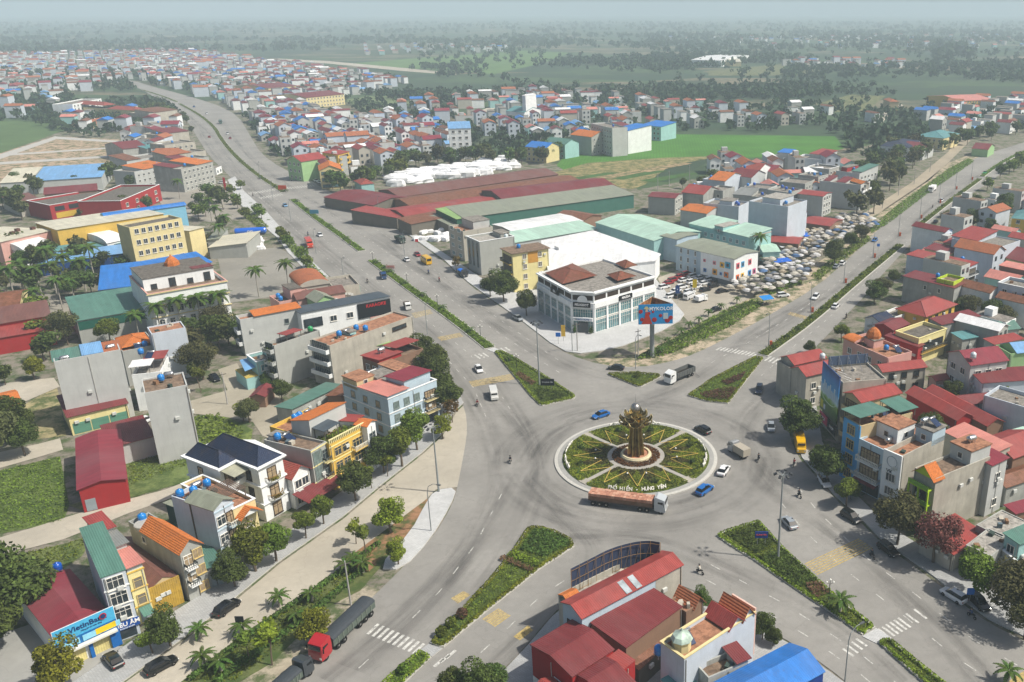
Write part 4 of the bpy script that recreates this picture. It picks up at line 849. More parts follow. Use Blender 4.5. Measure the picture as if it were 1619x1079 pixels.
V = [(293,722.5),(346.7,743),(374,728.5),(407.5,741.7),(446,722),(397,700),(340,697)]; hv = HT(455,805,722)
def prism_bld(name,label,cat,px,h,wall,deckm=None,par=.0,roofname='roof_terrace',foot_z=-.3):
    P = GP(px,h); c = sum(P,Vector((0,0)))/len(P); o = thing(name,label,cat,(c.x,c.y,0)); Q = [p-c for p in P]
    mb = MB(); mb.prism(Q,foot_z,h-par if par else h,wall); obj('wall',mb,o)
    return o,Q,c
vo,Q,vc = prism_bld('villa','white three storey villa with dark blue hipped tile roof and round balconies','villa',V[:5]+[(400,700),(345,699)],hv-.1,WM('white'))
WH_ = WM('white'); mb = MB()
ex = [q*1.0 for q in Q]
def offset_poly(Q,d):
    n = len(Q); a = sum(Q[i].x*Q[(i+1) % n].y-Q[(i+1) % n].x*Q[i].y for i in range(n)); sg = 1 if a > 0 else -1; out = []
    for i in range(n):
        e0 = (Q[i]-Q[i-1]).normalized(); e1 = (Q[(i+1) % n]-Q[i]).normalized(); n0 = Vector((e0.y,-e0.x))*sg; n1 = Vector((e1.y,-e1.x))*sg; m = (n0+n1); m = m/max(.3,m.length_squared)*2; out.append(Q[i]+m*d)
    return out
for k,(dd,z0_,z1_) in enumerate(((.35,hv-.35,hv-.05),(.6,hv-.05,hv+.2),(.3,3.6,3.85),(.3,7.3,7.55))): mb = MB(); mb.prism(offset_poly(Q,dd),z0_,z1_,WH_); obj('cornice',mb,vo)

def hip_on(Qs,zb,rise,m,parent,inset=None):
    c = sum(Qs,Vector((0,0)))/len(Qs); A_,B_,C_,D_ = Qs; w1 = (B_-A_).length; w2 = (C_-B_).length; mb = MB()
    if w1 > w2: i_ = w2/2/w1; r0 = (A_+D_)/2; r1 = (B_+C_)/2; p0,p1 = r0.lerp(r1,i_),r0.lerp(r1,1-i_); v = [A_,B_,C_,D_,p0,p1]; fs = [(0,1,5,4),(1,2,5),(2,3,4,5),(3,0,4)]
    else: i_ = w1/2/w2; r0 = (A_+B_)/2; r1 = (D_+C_)/2; p0,p1 = r0.lerp(r1,i_),r0.lerp(r1,1-i_); v = [A_,B_,C_,D_,p0,p1]; fs = [(0,1,4),(1,2,5,4),(2,3,5),(3,0,4,5)]
    vs = [(p.x,p.y,zb) for p in v[:4]]+[(p.x,p.y,zb+rise) for p in v[4:]]
    mb.add(vs,fs+[(3,2,1,0)],m); obj('roof',mb,parent); rg = MB(); [rg.tube([vs[a],vs[b_]],.1,m,5) for f in fs for a,b_ in zip(f,f[1:]+f[:1]) if max(a,b_) > 3 and (Vector(vs[a])-Vector(vs[b_])).length > .3]; obj('ridge',rg,parent)
NV = RM('navy'); P7 = Q; q1,q2,q3,q4,q5 = Q[0],Q[1],Q[2],Q[3],Q[4]; dx = (q4-q3); back = (q1-q2)
hip_on([q2,q3,q3+back*.98,q1],hv+.2,2.3,NV,vo); hip_on([q4,q5,q5+back.normalized()*((q4-q3).length+back.length*.95),q3+back*.95],hv+.205,2.5,NV,vo)
def wall_win(parent,P0,P1,t,z,w_,h_,style,name='window'):
    d = (P1-P0).normalized(); a = math.atan2(d.y,d.x); n = Vector((d.y,-d.x)); p = P0+d*t+n*.012; fm,pm = win_mesh(w_,h_,style); o = obj(name,fm,parent,(p.x,p.y,z),a); obj('pane',pm,o); return o
L45 = (q5-q4).length; L23 = (q3-q2).length; L12 = (q2-q1).length; L34 = (q4-q3).length
for k,z in enumerate((.6,4.2,7.9)):
    wall_win(vo,q4,q5,L45*.5-.9,z,1.8,2.4,'dc'); wall_win(vo,q2,q3,L23*.5-1.1,z,2.2,2.2,'dc'); wall_win(vo,q1,q2,L12*.35,z+.3,1.2,1.9,'dc'); wall_win(vo,q3,q4,L34*.4,z+.2,1.3,2.0,'dg')
    if k:
        d = (q5-q4).normalized(); a = math.atan2(d.y,d.x); p = q4+d*(L45*.5); mb = MB(); n_ = 14; pts = [(1.6*math.cos(PI+PI*i/n_),1.1*math.sin(PI+PI*i/n_)) for i in range(n_+1)]
        mb.prism([Vector(q) for q in pts],-.25,0,WH_); o = obj('balcony',mb,vo,(p.x,p.y,z),a); mb = MB(); mb.tube([(x_,y_,.85) for x_,y_ in pts],.06,M('#8a6a30','plain'),4); [mb.tube([(x_,y_,0),(x_,y_,.85)],.03,M('#4a3a26','plain'),4) for x_,y_ in pts]; obj('railing',mb,o)
        P3 = NR.normal(0,1,(200,3))*np.array([.55,.22,.12])+np.array([0,-.75,.25]); obj('flower_box',quads_mesh('flower_box',leaf_quads(P3,np.tile([0,0,1.],(200,1)),.22),[M((.2,.17,.02),'leaf')]),o)
d = (q3-q2).normalized(); a = math.atan2(d.y,d.x)
for z,dp in ((3.7,2.2),(7.4,2.0)):
    mb = MB(); mb.box(.2,-dp,0,L23*1.3,0,.25,WH_); mb.box(.2,-dp,.25,L23*1.3,-dp+.12,1.1,WH_); obj('balcony',mb,vo,(q2.x,q2.y,z),a)
mb = MB(); mb.add([(0,0,.9),(L23*1.35,0,.9),(L23*1.35,-3.3,0),(0,-3.3,0),(0,0,1.0),(L23*1.35,0,1.0),(L23*1.35,-3.3,.1),(0,-3.3,.1)],[(0,1,2,3),(7,6,5,4),(3,2,6,7),(2,1,5,6),(0,3,7,4)],NV); obj('porch_roof',mb,vo,(q2.x,q2.y,2.9),a)
mb = MB(); mb.add([(0,0,.5),(L23*1.3,0,.5),(L23*1.3,-3.6,0),(0,-3.6,0),(0,0,.6),(L23*1.3,0,.6),(L23*1.3,-3.6,.1),(0,-3.6,.1)],[(0,1,2,3),(7,6,5,4),(3,2,6,7),(2,1,5,6),(0,3,7,4)],M((.36,.36,.27),'metal')); obj('terrace_canopy',mb,vo,(q2.x,q2.y,10.4),a)
mb = MB(); [mb.box(x_,-3.3,0,x_+.3,-3.0,2.9,WH_) for x_ in (0.2,L23*1.2)]; obj('column',mb,vo,(q2.x,q2.y,0),a)

b = B('small white house with dark red tiled gable and red porch roof',(461,755),(488,740),(444,733),7.0,'white',('gy','tilered'),rise=1.6,fl=2,ov=.5); b.win('f',2,2,1.4,1.6,.9,3.3,.4,.4,'wg')
mb = MB(); mb.add([(-.5,0,3.5),(b.W+2.0,0,3.5),(b.W+2.0,-4.2,2.7),(-.5,-4.2,2.7),(-.5,0,3.6),(b.W+2.0,0,3.6),(b.W+2.0,-4.2,2.8),(-.5,-4.2,2.8)],[(0,1,2,3),(7,6,5,4),(3,2,6,7),(2,1,5,6),(0,3,7,4)],RM('dred')); obj('porch_roof',mb,b.root)
b = B('grey walled house with brown stained flat roof and pale green glazed front',(491,713),(516,698),(422,693),10.6,'grey',deck='brown',fl=3,tanks=((.3,.8,'blue'),(.6,.65,'solar')),par=.5)
fm,pm = win_mesh(b.W*.5,6.2,'gn'); o = obj('window',fm,b.root,(.4,-.02,3.6)); obj('pane',pm,o); b.balc('f',3,3.4,a=b.W*.6,b=.15,style='rail',col='lyel',door='gg'); b.bands(3,3.4,'lyel'); b.room(.2,.7,.86,.97,1.1,'white')
mb = MB(); mb.add([(0,0,3.4),(b.W+1,0,3.4),(b.W+1,-3.5,2.6),(0,-3.5,2.6),(0,0,3.5),(b.W+1,0,3.5),(b.W+1,-3.5,2.7),(0,-3.5,2.7)],[(0,1,2,3),(7,6,5,4),(3,2,6,7),(2,1,5,6),(0,3,7,4)],RM('dred')); obj('awning',mb,b.root)
b = B('wide yellow house with roof garden and long orange tiled roof ridge',(520,703),(579,672),(448,664),10.2,'yellow',[('s+x','dgrey',.1,.45,.12,.3,2.0,.2,'open')],deck='terra',fl=3,tanks=((.5,.9,'blue'),(.62,.9,'blue'),(.85,.85,'solar')))
b.roof('s-y','orange',.02,.98,.3,.62,dz=2.6,rise=1.4,infill='lgrey',ov=.2); mb = MB(); [mb.box(b.W*t-.12,b.Dp*.29,b.h+2.7,b.W*t+.12,b.Dp*.63,b.h+4.4-.9,M('#e8dfc0','plain')) for t in ()]; 
b.win('f',2,3,1.6,1.7,.9,3.1,.9,b.W*.5,'yg'); b.balc('f',3,3.1,a=b.W*.55,b=.4,style='bal',col='yellow',door='yg',z1=3.3); b.bands(3,3.1,'lyel')
mb = MB(); n_ = 22; [mb.box(b.W*i/n_+.05,-.14,b.h,b.W*i/n_+.2,.08,b.h+.75,M('#e8dfa8','plain')) for i in range(n_)]; mb.box(0,-.15,b.h+.75,b.W,.1,b.h+.9,M('#e8dfa8','plain')); obj('balustrade',mb,b.root)
sign(b,'f',b.W*.55,2.6,b.W*.42,1.0,'#2c2620',txt='CÀ PHÊ',tcol='#d8c9a0',ts=.5)
P3 = NR.uniform(0,1,(1100,3))*np.array([b.W*.9,b.Dp*.22,1.0])+np.array([.5,.5,b.deck]); obj('roof_garden',quads_mesh('roof_garden',leaf_quads(P3,np.tile([0,0,1.],(1100,1)),.32),[LG]),b.root)['kind'] = 'stuff'
b = B('slim white balconied house with red roof beside the yellow one',(580,676),(593,667),(553,648),10.4,'white',[('s-y','red',0,1,.35,1,.3),('gy','orange',0,1,0,.32,.3)],fl=3,bal=('f','rail','white','gg'))
b = B('bluish white corner house with pink and crimson sheet roofs',(613,632),(690,601),(567,594),9.8,'blue',[('s-y','pinkr',.0,.40,0,.62,.3,.5),('s-y','crim',.43,.98,.1,.5,1.4,.6,'dred' if 0 else None)],deck='terra',fl=3,ws='wc',coping='white')
b.win('f',3,3,1.3,1.5,1.0,3.0,.6,b.W*.33,'gn'); b.balc('f',3,3.0,a=b.W*.7,b=.3,style='rail',col='cream',door='dc'); b.win('l',3,3,1.3,1.4,1.0,3.0,1.5,1.5,'gc'); b.room(.35,.7,.6,.85,1.6,'grey*'); b.room(.0,.34,.66,.98,2.2,'tan',('l','terra'),'f'); b.bands(2,3.1,'white',faces='fl'); b.shop('f','dark',2.2); b.room(.72,1,.55,.98,1.9,'white',('l','terra'),'fr'); b.tank(.45,.95,'steel')
b = B('dark house behind with deep red sheet roofs and a lime green roof patch',(600,576),(669,551),(590,560),8.6,'brick*',[('s-y','red',0,.5,0,1,.6,.5,'red'),('s-y','red',.5,1,.3,1,1.2,.5,'open')],deck='brown',fl=3,wf='l',tanks=((.25,.5,'steel',9.6),))
b = B('low lime green sheet roof behind the red roofed house',(582,553),(636,540),(576,548),6.5,'beige*',[('s-y','lgreen',.2,.65,0,1,.2),('s-y','lgreen',0,.15,0,1,.0)],deck='brown')
b = B('long four storey grey cement house with end balconies and roof tanks',(521,547),(652,500),(509,531),(528,615),'beige*',deck='terra',fl=4,tanks=((.22,.5,'blue'),(.42,.5,'blue'),(.46,.2,'blue'),(.32,.4,'solar')),par=.45)
b.balc('l',4,3.2,style='solid',col='white',door='gg',a=.2,b=.3); b.win('f',1,1,4.6,.9,9.4,3,b.W*.72,b.W*.08,'dg'); b.room(.3,.37,.3,.7,.9,'aqua')
b = B('tall blank grey house with plant filled balconies and red rooftop shelter',(433,547),(505,522),(425,540),(445,614),'grey',[('s-y','red',.3,.62,.1,.9,1.2,.3,'open')],deck='roofing',fl=4,tanks=((.9,.5,'green'),)); b.balc('l',4,3.2,style='solid',col='lgrey',door='gg',a=.2,b=.2)
for k in range(3): x,y = b.fp('l',b.Dp*.5,.8); P3 = NR.normal(0,1,(160,3))*np.array([.3,.8,.3])+np.array([x,y,3.9+k*3.2]); obj('balcony_plants',quads_mesh('balcony_plants',leaf_quads(P3,np.tile([0,0,1.],(160,1)),.25),[LD]),b.root)
b = B('grey walled long house with bright orange tiled roof edge',(379,506),(474,488),(373,499),(389,564),'lgrey',[('s+y','orange',.25,1,0,.9,.2,.5)],deck='terra',fl=3); b.win('f',1,1,1.0,1.2,7.2,3,b.W*.7,b.W*.2,'gg'); b.balc('l',3,3.3,style='solid',col='white',door='gg')
b = B('karaoke house with dark blue roof and black sign wall beside the highway',(476,501),(616,474),(469,486),9.6,'white',('s-y','dgrey'),fl=3,rise=1.0,cat='karaoke bar',name='karaoke_house',ov=.3)
b.win('f',2,1,1.7,1.5,6.6,3,b.W*.25,b.W*.38,'wg'); mb = MB(); mb.box(b.W*.62,-.3,5.6,b.W,-.02,10.0,M('#10161c','plain')); obj('black_cladding',mb,b.root); o = obj('lettering',text_mesh('KARAOKE',1.3,M('#b8262c','plain'),.06,True),b.root,(b.W*.83,-.38,9.0)); o.rotation_euler = (PI/2,0,0)
mb = MB(); mb.box(b.W*.75,-.28,2.6,b.W,-.02,5.5,M('#c79a92','plain')); obj('pink_cladding',mb,b.root); mb = MB(); mb.box(.5,-.2,6.0,b.W*.22,-.02,8.6,GL); obj('veranda',mb,b.root)
b = B('light blue two storey house with blue terrace awning at the square',(405,573),(433,566),(397,560),6.8,'aqua',deck='roofing',fl=2,coping='white'); b.win('f',1,2,2.4,1.5,1.0,3.2,.3,.3,'wt')
mb = MB(); p = [b.loc(*q,5.4) for q in ((379,570),(396,566),(406,578),(387,586))]; mb.add([(x_,y_,5.4-(.0 if i < 2 else .3)) for i,(x_,y_) in enumerate(p)]+[(x_,y_,5.5-(.0 if i < 2 else .3)) for i,(x_,y_) in enumerate(p)],[(3,2,1,0),(4,5,6,7),(0,1,5,4),(1,2,6,5),(2,3,7,6),(3,0,4,7)][::1],RM('sky')); obj('awning',mb,b.root); mb = MB(); x0_ = min(q[0] for q in p); mb.box(x0_,min(q[1] for q in p),0,-.02,max(q[1] for q in p),3.1,WM('aqua')); mb.box(x0_,min(q[1] for q in p),3.11,-.02,max(q[1] for q in p),3.3,M('#bda85a','plain')); obj('porch',mb,b.root)
b = B('tiny maroon roofed kiosk at the back street corner',(418,627),(432,611),(409,613),3.0,'brick',('gx','dred'),cat='kiosk',name='kiosk')
b = B('green sheet roof wedge below the tall grey house',(462,650),(540,612),(452,636),4.0,'grey*',('s-y','green'))
b = B('low orange roofed annex behind the pale corner house',(540,628),(562,611),(528,618),4.5,'brick',('s-y','rust'))
# ------------------------------------------------------------------ quarter at the far left
b = B('big white grey blank walled tower house on the vacant lots',(228,622),(296,609),(214,602),(240,735),'lgrey',deck='brown',fl=5,par=.3,tanks=((.45,.6,'blue'),(.65,.8,'steel')))
b = B('long pair of pale party walls with green, blue and orange roofs',(85,572),(190,553),(75,558),(113,680),'lgrey',[('s+y','green',.0,.42,.1,1,-.2,.3),('s+y','sky',.44,.72,.1,1,.0,.4),('s+y','tile',.74,1,.1,1,-.3,.3)],deck='terra',fl=3,tanks=((.16,.1,'steel',None),(.87,.4,'steel')))
b = B('grey house with orange hip roof and row of white skylights',(193,556),(247,545),(178,535),9.5,'grey',[('h','orange',.1,.9,.25,.95,.0)],deck='terra',fl=3,tanks=((.7,.12,'blue'),(.5,.12,'solar')))
b = B('white tower house with brown roof deck above the green canopy tree',(239,528),(293,518),(229,518),13.5,'tower',deck='terra',fl=4,par=.3)
b = B('narrow black railed house with roof terrace and red letters sign',(208,593),(254,588),(196,571),9.4,'white',[('s-y','red',.35,1,.45,1,1.5,.2,'open'),('s-y','white',.0,.65,0,.42,1.8,.1,'open')],deck='pale',fl=3,wf='f',tanks=((.15,.8,'blue',11),(.5,.6,'solar',11)))
b = B('long low yellow shop block with dark crimson roof and green doors',(108,660),(200,638),(94,632),4.6,'lyel',('s+y','dred'),rise=.9,fl=1,ov=.4); b.shop('f','green',2.6,n=3)
b = B('crimson metal roofed shed standing on the green vacant lot',(124,774),(198,757),(92,700),5.2,'red',('gy','crim'),cat='shed',name='shed',rise=.8); b.shop('f','shutter',2.5,a=.4,b=b.W*.7)
b = B('crimson roofed grey annex joined to the shed by the tower house',(178,707),(243,690),(160,678),4.6,'lgrey',('s+y','dred'),cat='shed',name='shed',rise=.6)
b = B('large green roofed hall with open green eaves near the palms',(121,508),(230,489),(111,478),7.0,'grey',('s+y','green'),cat='hall',name='hall',rise=1.6); mb = MB(); mb.box(.2,-.12,4.2,b.W-.2,-.02,6.6,M('#1d5a4c','plain')); obj('green_shutters',mb,b.root)
b = B('long dark red roofed hall with brick red walls at the left edge',(-20,538),(85,520),(-20,504),4.8,'red',[('s+y','brown',0,1,.4,1,1.5,1.2,'red'),('s+y','red',0,1,0,.38,0,.5,'red')],par=.2,cat='hall',name='hall')
b = B('cottage with orange tiled gable at the far left edge',(-8,650),(34,640),(-12,625),4.0,'white',('gx','orange'),wf='f',rise=1.4)
b = B('blue roofed wide hall behind the white hotel',(157,459),(222,451),(158,426),8.5,'lgrey',('s+y','blue'),cat='hall',name='hall',rise=1.0)
b = B('long bright blue roof wing running behind the white hotel',(222,436),(334,415),(216,420),8.5,'lgrey',('s+y','blue'),cat='hall',name='hall',rise=1.0)
b = B('white hotel with two dark doors on its top floor and an orange dome',(233,466),(358,444),(222,434),(262,541),'white',deck='brown',fl=4,cat='hotel',name='hotel',coping='pink',rooms=((.03,.93,.3,.95,3.6,'white',('l','roofing')),),par=1.0)
b.win('f',7,3,1.3,1.8,.8,3.6,1,1,'wg'); b.bands(4,3.5,'cream',.35); b.roof('s-y','dred',.68,.95,.35,.6,dz=2.6,rise=.3,ov=.1)
mb = MB(); mb.lathe([(2.2,2.7),(2.0,3.8),(1.3,4.8),(.3,5.6),(.05,6.2)],RM('orange'),8,b.W*.52,b.Dp*.75); o = obj('dome',mb,b.root,(0,0,b.h))
for t in (.12,.35,.58,.8): fm,pm = win_mesh(1.4 if t in (.12,.58) else 1.6,1.3 if t in (.12,.58) else 2.3,'dg'); y_ = b.Dp*.3-.015; o = obj('window',fm,b.root,(b.W*t,y_,b.deck+.4)); obj('pane',pm,o)
b = B('cream five storey office block with paired small windows',(204,360),(287,345),(197,352),(213,440),'cream',deck='roofing',fl=5,cat='office block',name='office_block'); b.win('f',7,5,1.3,1.6,b.h-18.2,3.9,1,1,'wg')
b = B('cream wing beside the office block with grey ribbed roof',(300,372),(323,366),(268,344),9.5,'cream',('s-y','cream'),cat='hall',name='hall',fl=2)
b = B('huge pale cream roofed factory hall with yellow walls',(92,372),(260,346),(88,348),9.5,'yellow',('s-y','cream'),cat='factory',name='factory_hall',rise=2.0); b.win('f',2,1,1.5,.8,5,3,3,14,'dg')
b = B('factory hall with blue gutters and brown roof vents at left',(2,390),(88,370),(10,358),8.0,'pink',('s-y','cream'),cat='factory',name='factory_hall',rise=1.6)
for k in range(5): mb = MB(); x_,y_ = b.W*(.12+.19*k),b.Dp*(.3+.1*(k % 2)); mb.box(x_,y_,b.h,x_+1.4,y_+1.4,b.h+2.2,M('#5a3a30','plain')); obj('roof_vent',mb,b.root)
b = B('long thin blue pipe roofed store behind the factory',(165,343),(293,325),(165,340),10.0,'sky',('bx','blue'),cat='store',name='store',rise=1.2)
b = B('white barrel roofed store below the factory hall',(38,398),(82,388),(40,378),6.0,'white',('bx','white'),cat='store',name='store'); b = B('small white barrel roofed store beside the office block',(169,385),(197,379),(172,365),6.0,'white',('bx','white'),cat='store',name='store')
b = B('long grey green roofed workshop row behind the palms',(60,402),(200,384),(62,396),5.0,'grey*',('s+y','teal'),cat='workshop',name='workshop')
b = B('deep blue roofed workshop behind the palms',(62,418),(200,400),(60,408),4.5,'#173f7a',('s+y','sky'),cat='workshop',name='workshop')
b = B('ochre roofed pale store at the left edge beside the palms',(-30,497),(28,490),(-30,466),6.0,'cream',[('gx','rust',0,1,0,1,0)],cat='store',name='store')
b = B('pale canopy yard roof beside the cream office wing',(330,392),(390,390),(326,374),4.5,'grey',('s+x','cream'),cat='canopy',name='canopy_hall')
b = B('beige canopy roof next to the white wrapped goods',(328,380),(346,379),(318,365),5.0,'grey',('s+x','olive'),cat='canopy',name='canopy_hall')
b = B('pink house with window turret below the empty yard',(441,478),(500,466),(436,466),6.5,'pink',deck='roofing',fl=2,rooms=((.35,.65,.1,.9,3.6,'pink',('l','roofing'),'f'),),tanks=((.12,.3,'blue'),(.16,.7,'blue')))
b = B('long brown roofed house behind the karaoke roof',(470,474),(545,462),(466,462),7.0,'pink',('gx','brown'),rise=1.2); b = B('small sage green gabled roof behind the karaoke house',(500,478),(528,472),(500,466),7.8,'green',('gy','olive'),rise=1.5)
b = B('rounded orange arch roofed house near the highway kerb',(475,455),(520,448),(468,436),7.0,'beige',('by','tile'),rise=2.0); b.win('f',1,1,2.4,1.8,3.6,3,.5,.5,'dg')
b = B('stained corrugated hut with turquoise sign at the highway kerb',(527,455),(568,449),(523,438),6.0,'beige*',deck='cement'); sign(b,'r',1,3,3,2.2,'#3fb8a0',txt='CÀ PHÊ',ts=.6)
b = B('red and yellow shop hall with advert panels beside the yard',(78,325),(190,306),(75,312),7.0,'red',deck='roofing',fl=2,coping='white',cat='shop hall',name='shop_hall')
for k,(t,c_) in enumerate(((.06,'#2b2d30'),(.25,'#2b2d30'),(.43,'#c9a83c'),(.78,'#c8ccca'))): mb = MB(); mb.box(b.W*t,-.1,4.0,b.W*(t+(.13 if k < 2 else .2)),-.01,6.0,M(c_,'plain')); obj('facade_panel',mb,b.root)
for k,(t,c_) in enumerate(((.06,'#c9a83c'),(.43,'#d1b23f'),(.78,'#c8d0d0'))): mb = MB(); mb.box(b.W*t,-.1,.7,b.W*(t+(.32 if k < 2 else .2)),-.01,3.2,M(c_,'plain')); obj('facade_panel',mb,b.root)
b = B('angled crimson shop front with red posts beside the yard',(190,318),(252,292),(172,300),8.0,'red',deck='roofing',fl=2,coping='white',cat='shop hall',name='shop_hall'); b.win('f',4,2,2.2,1.6,1.0,3.4,.6,.6,'wg')
b = B('small brick red barn roof behind the red and yellow shop',(70,308),(153,301),(72,297),7.2,'brick',('gx','dred'),rise=1.6,cat='store',name='store')
b = B('long pale blue and cream roofed warehouse before the tan plot',(0,290),(160,280),(2,274),6.5,'lgrey',[('s+y','cream',0,.3,0,1,0,2.0),('s+y','sky',.3,1,0,1,0,2.0)],cat='warehouse',name='warehouse',par=.1)
b = B('small brown striped store at the far left behind the trees',(32,328),(75,322),(34,312),4.5,'beige',('s+y','brown'),cat='store',name='store')
# ------------------------------------------------------------------ grey row along the left highway
for i,(lb,a_,b2,d_,h_,wl,rf,kw) in enumerate((
  ('grey end house with blue balconies beside the paved yard',(286,268),(336,256),(278,258),12,'grey*',[('s+y','orange',.5,1,0,1,.3),('s+y','dred',.0,.3,.3,1,.5)],dict(wf='f',tanks=((.45,.4,'blue'),))),
  ('long grey house with orange roof band and two dark windows',(212,272),(270,260),(208,264),9.5,'lgrey',[('s+y','orange',.25,.95,0,1,.2)],dict(wf='f',ww=1.0,wh=1.0,tanks=((.9,.5,'blue'),))),
  ('grey house with terracotta half roof on the highway row',(265,247),(325,238),(262,241),11,'beige*',[('s+y','tile',0,.6,0,1,.2)],dict()),
  ('grey house with red awning and two blue drums on the highway row',(280,256),(330,248),(277,250),11,'grey*',[('s+y','dred',.1,.5,0,1,.2)],dict(tanks=((.7,.5,'blue'),))),
  ('blank grey house with orange chimney block in the rear row',(200,255),(262,246),(196,248),9,'lgrey',[('s+y','rust',0,.35,0,1,.2)],dict()),
  ('three arched windows grey house of the highway row',(260,230),(308,224),(257,224),11,'beige*',None,dict(wf='f',tanks=((.5,.5,'blue'),))),
  ('grey house with dark red double roof near the tan plot',(194,236),(232,232),(192,226),8,'grey*',('gx','dred'),dict()),
  ('small teal roofed grey house behind the double red roof',(232,236),(255,233),(230,229),7.5,'grey',[('s+y','teal',0,1,0,1,.1)],dict(tanks=((.3,.5,'blue'),))),
  ('grey house under long crimson roof strip of the far row',(246,214),(298,208),(243,209),9.5,'beige*',[('s+y','dred',.3,1,0,1,.3)],dict(tanks=((.2,.4,'blue'),))),
  ('grey house with crimson corner roof of the far row',(243,206),(288,201),(241,202),9.5,'grey*',[('s+y','crim',0,.35,0,1,.3)],dict(tanks=((.6,.4,'blue'),))),
  ('pale flat roofed grey house of the far row with blue drums',(242,197),(285,194),(240,192),9,'lgrey',None,dict(tanks=((.3,.5,'blue'),(.6,.5,'blue')))),
  ('brownish grey house topped by rust roof at the far row end',(235,180),(280,174),(232,175),9,'beige*',[('s+y','rust',.2,1,0,1,.3)],dict()),
  ('cream gabled villa with stacked red roofs beyond the grey row',(213,175),(231,173),(208,160),8,'cream',[('h','tilered',0,1,0,.45,0),('h','tilered',0,1,.5,1,2.5)],dict(wf='f',par=.1)),
  ('long ochre roofed low school wing at left',(140,198),(186,190),(139,193),4.5,'tan',('gx','tile'),dict()),
  ('white four storey school block with dark window grid at left',(114,165),(160,156),(110,160),12,'white',None,dict(wf='f',ww=1.8,wh=1.6,cols={'f': 9})))):
    B(lb,a_,b2,d_,h_,wl,rf,**kw)
# ------------------------------------------------------------------ showroom and market halls in the middle
SH = [(850,431),(903.4,460),(938.5,462),(1035,436),(953.5,409)]; hs = HT(905,525,460)
so_,Q,c = prism_bld('showroom','white corner car showroom with brown hipped roofs and dark brand signs','car showroom',SH,hs,WM('white'),par=1.0)
LIN = hs-4.6
hip_on([(G(u,v,hs)-c) for u,v in ((889,450),(944,436),(905,417),(862,432))],hs+.1,1.7,M((.20,.06,.035),'rust'),so_)
hip_on([(G(u,v,hs)-c) for u,v in ((976,446),(1006,438),(982,430),(960,436))],hs+.3,1.4,M((.22,.07,.04),'rust'),so_); hip_on([(G(u,v,hs)-c) for u,v in ((988,425),(1008,420),(992,412),(973,417))],hs+.1,1.3,M((.22,.07,.04),'rust'),so_)
mb = MB(); mb.prism(offset_poly(Q,-.25),hs-1.0,hs-.6,M((.30,.28,.25),'deck')); obj('roof_terrace',mb,so_)
mb = MB(); q_ = offset_poly(Q,-.3); n5 = len(Q)
for i in range(n5):
    a_,b_ = Q[i],Q[(i+1) % n5]; L = (b_-a_).length; d = (b_-a_)/L; ang = math.atan2(d.y,d.x); T = Matrix.Translation((a_.x,a_.y,0)) @ Matrix.Rotation(ang,4,'Z'); mb.box(0,.02,hs-1.0,L,.3,hs,WM('white'),T)
obj('parapet',mb,so_)
for i,(i0,i1) in enumerate(((0,1),(1,2),(2,3))):
    a_,b_ = Q[i0],Q[i1]; L = (b_-a_).length; d = (b_-a_)/L; ang = math.atan2(d.y,d.x); n = max(1,int(round(L/4.6)))
    o = obj('facade',None,so_,(a_.x,a_.y,0),ang)
    for k in range(n+1): mb = MB(); mb.box(L*k/n-.35,-.35,0,L*k/n+.35,-.01,hs-3.9,WM('white')); obj('column',mb,o)
    mb = MB(); mb.box(0,-.45,hs-5.0,L,-.02,hs-3.4,WM('white')); mb.box(-.1,-.6,hs-.5,L+.1,-.01,hs-.1,WM('white')); obj('fascia',mb,o)
    for k in range(n):
        x0,w_ = L*k/n+.4,L/n-.8
        for z,h_ in ((.3,3.6),(4.6,2.6)): fm,pm = win_mesh(w_,h_,'wt'); q = obj('window',fm,o,(x0,-.05,z),0); obj('pane',pm,q)
        mb = MB(); mb.box(x0-.1,-.03,hs-2.7,x0+w_+.1,-.005,hs-1.2,M('#3a2f28','plain')); obj('attic_opening',mb,o)
for i0,t,w_,tx,lb in ((0,.45,5.0,'KIA','black brand sign on the left side of the showroom'),(1,.08,5.2,'PEUGEOT','black brand sign over the rounded corner'),(2,.38,5.2,'MAZDA','black brand sign on the right side of the showroom')):
    a_,b_ = Q[i0],Q[i0+1]; L = (b_-a_).length; d = (b_-a_)/L; ang = math.atan2(d.y,d.x); p = a_+d*L*t; w_ = min(w_,L*.86); mb = MB(); mb.box(0,-.25,0,w_,0,1.5,BLK); n_ = Vector((d.y,-d.x))*.48
    o = obj('sign_board',mb,so_,(p.x+n_.x,p.y+n_.y,hs-4.7 if i0 else hs-3.4),ang); o['label'] = lb; q = obj('lettering',text_mesh(tx,.95,M('#f0f0f0','plain'),.03,True),o,(w_/2,-.28,.75)); q.rotation_euler = (PI/2,0,0)
a_,b_ = Q[1],Q[2]; L = (b_-a_).length; d = (b_-a_)/L; ang = math.atan2(d.y,d.x); o = obj('entrance',None,so_,(a_.x,a_.y,0),ang)
mb = MB(); mb.box(.3,-1.0,3.9,L-.3,-.36,4.9,WM('white')); obj('entrance_fascia',mb,o); q = obj('lettering',text_mesh('THACO AUTO',.62,M('#1d4f8e','plain'),.03,True),o,(L/2,-1.05,4.4)); q.rotation_euler = (PI/2,0,0)
mb = MB(); mb.box(L*.28,-.9,.1,L*.72,-.37,3.4,GL); obj('entrance_door',mb,o)
ar = MB(); T = Matrix.Translation((L/2,-.5,hs-2.6)) @ Matrix.Rotation(PI/2,4,'X'); ar.lathe([(1.5,0),(1.5,.1)],WM('white'),20,T=T); obj('round_pediment',ar,o)
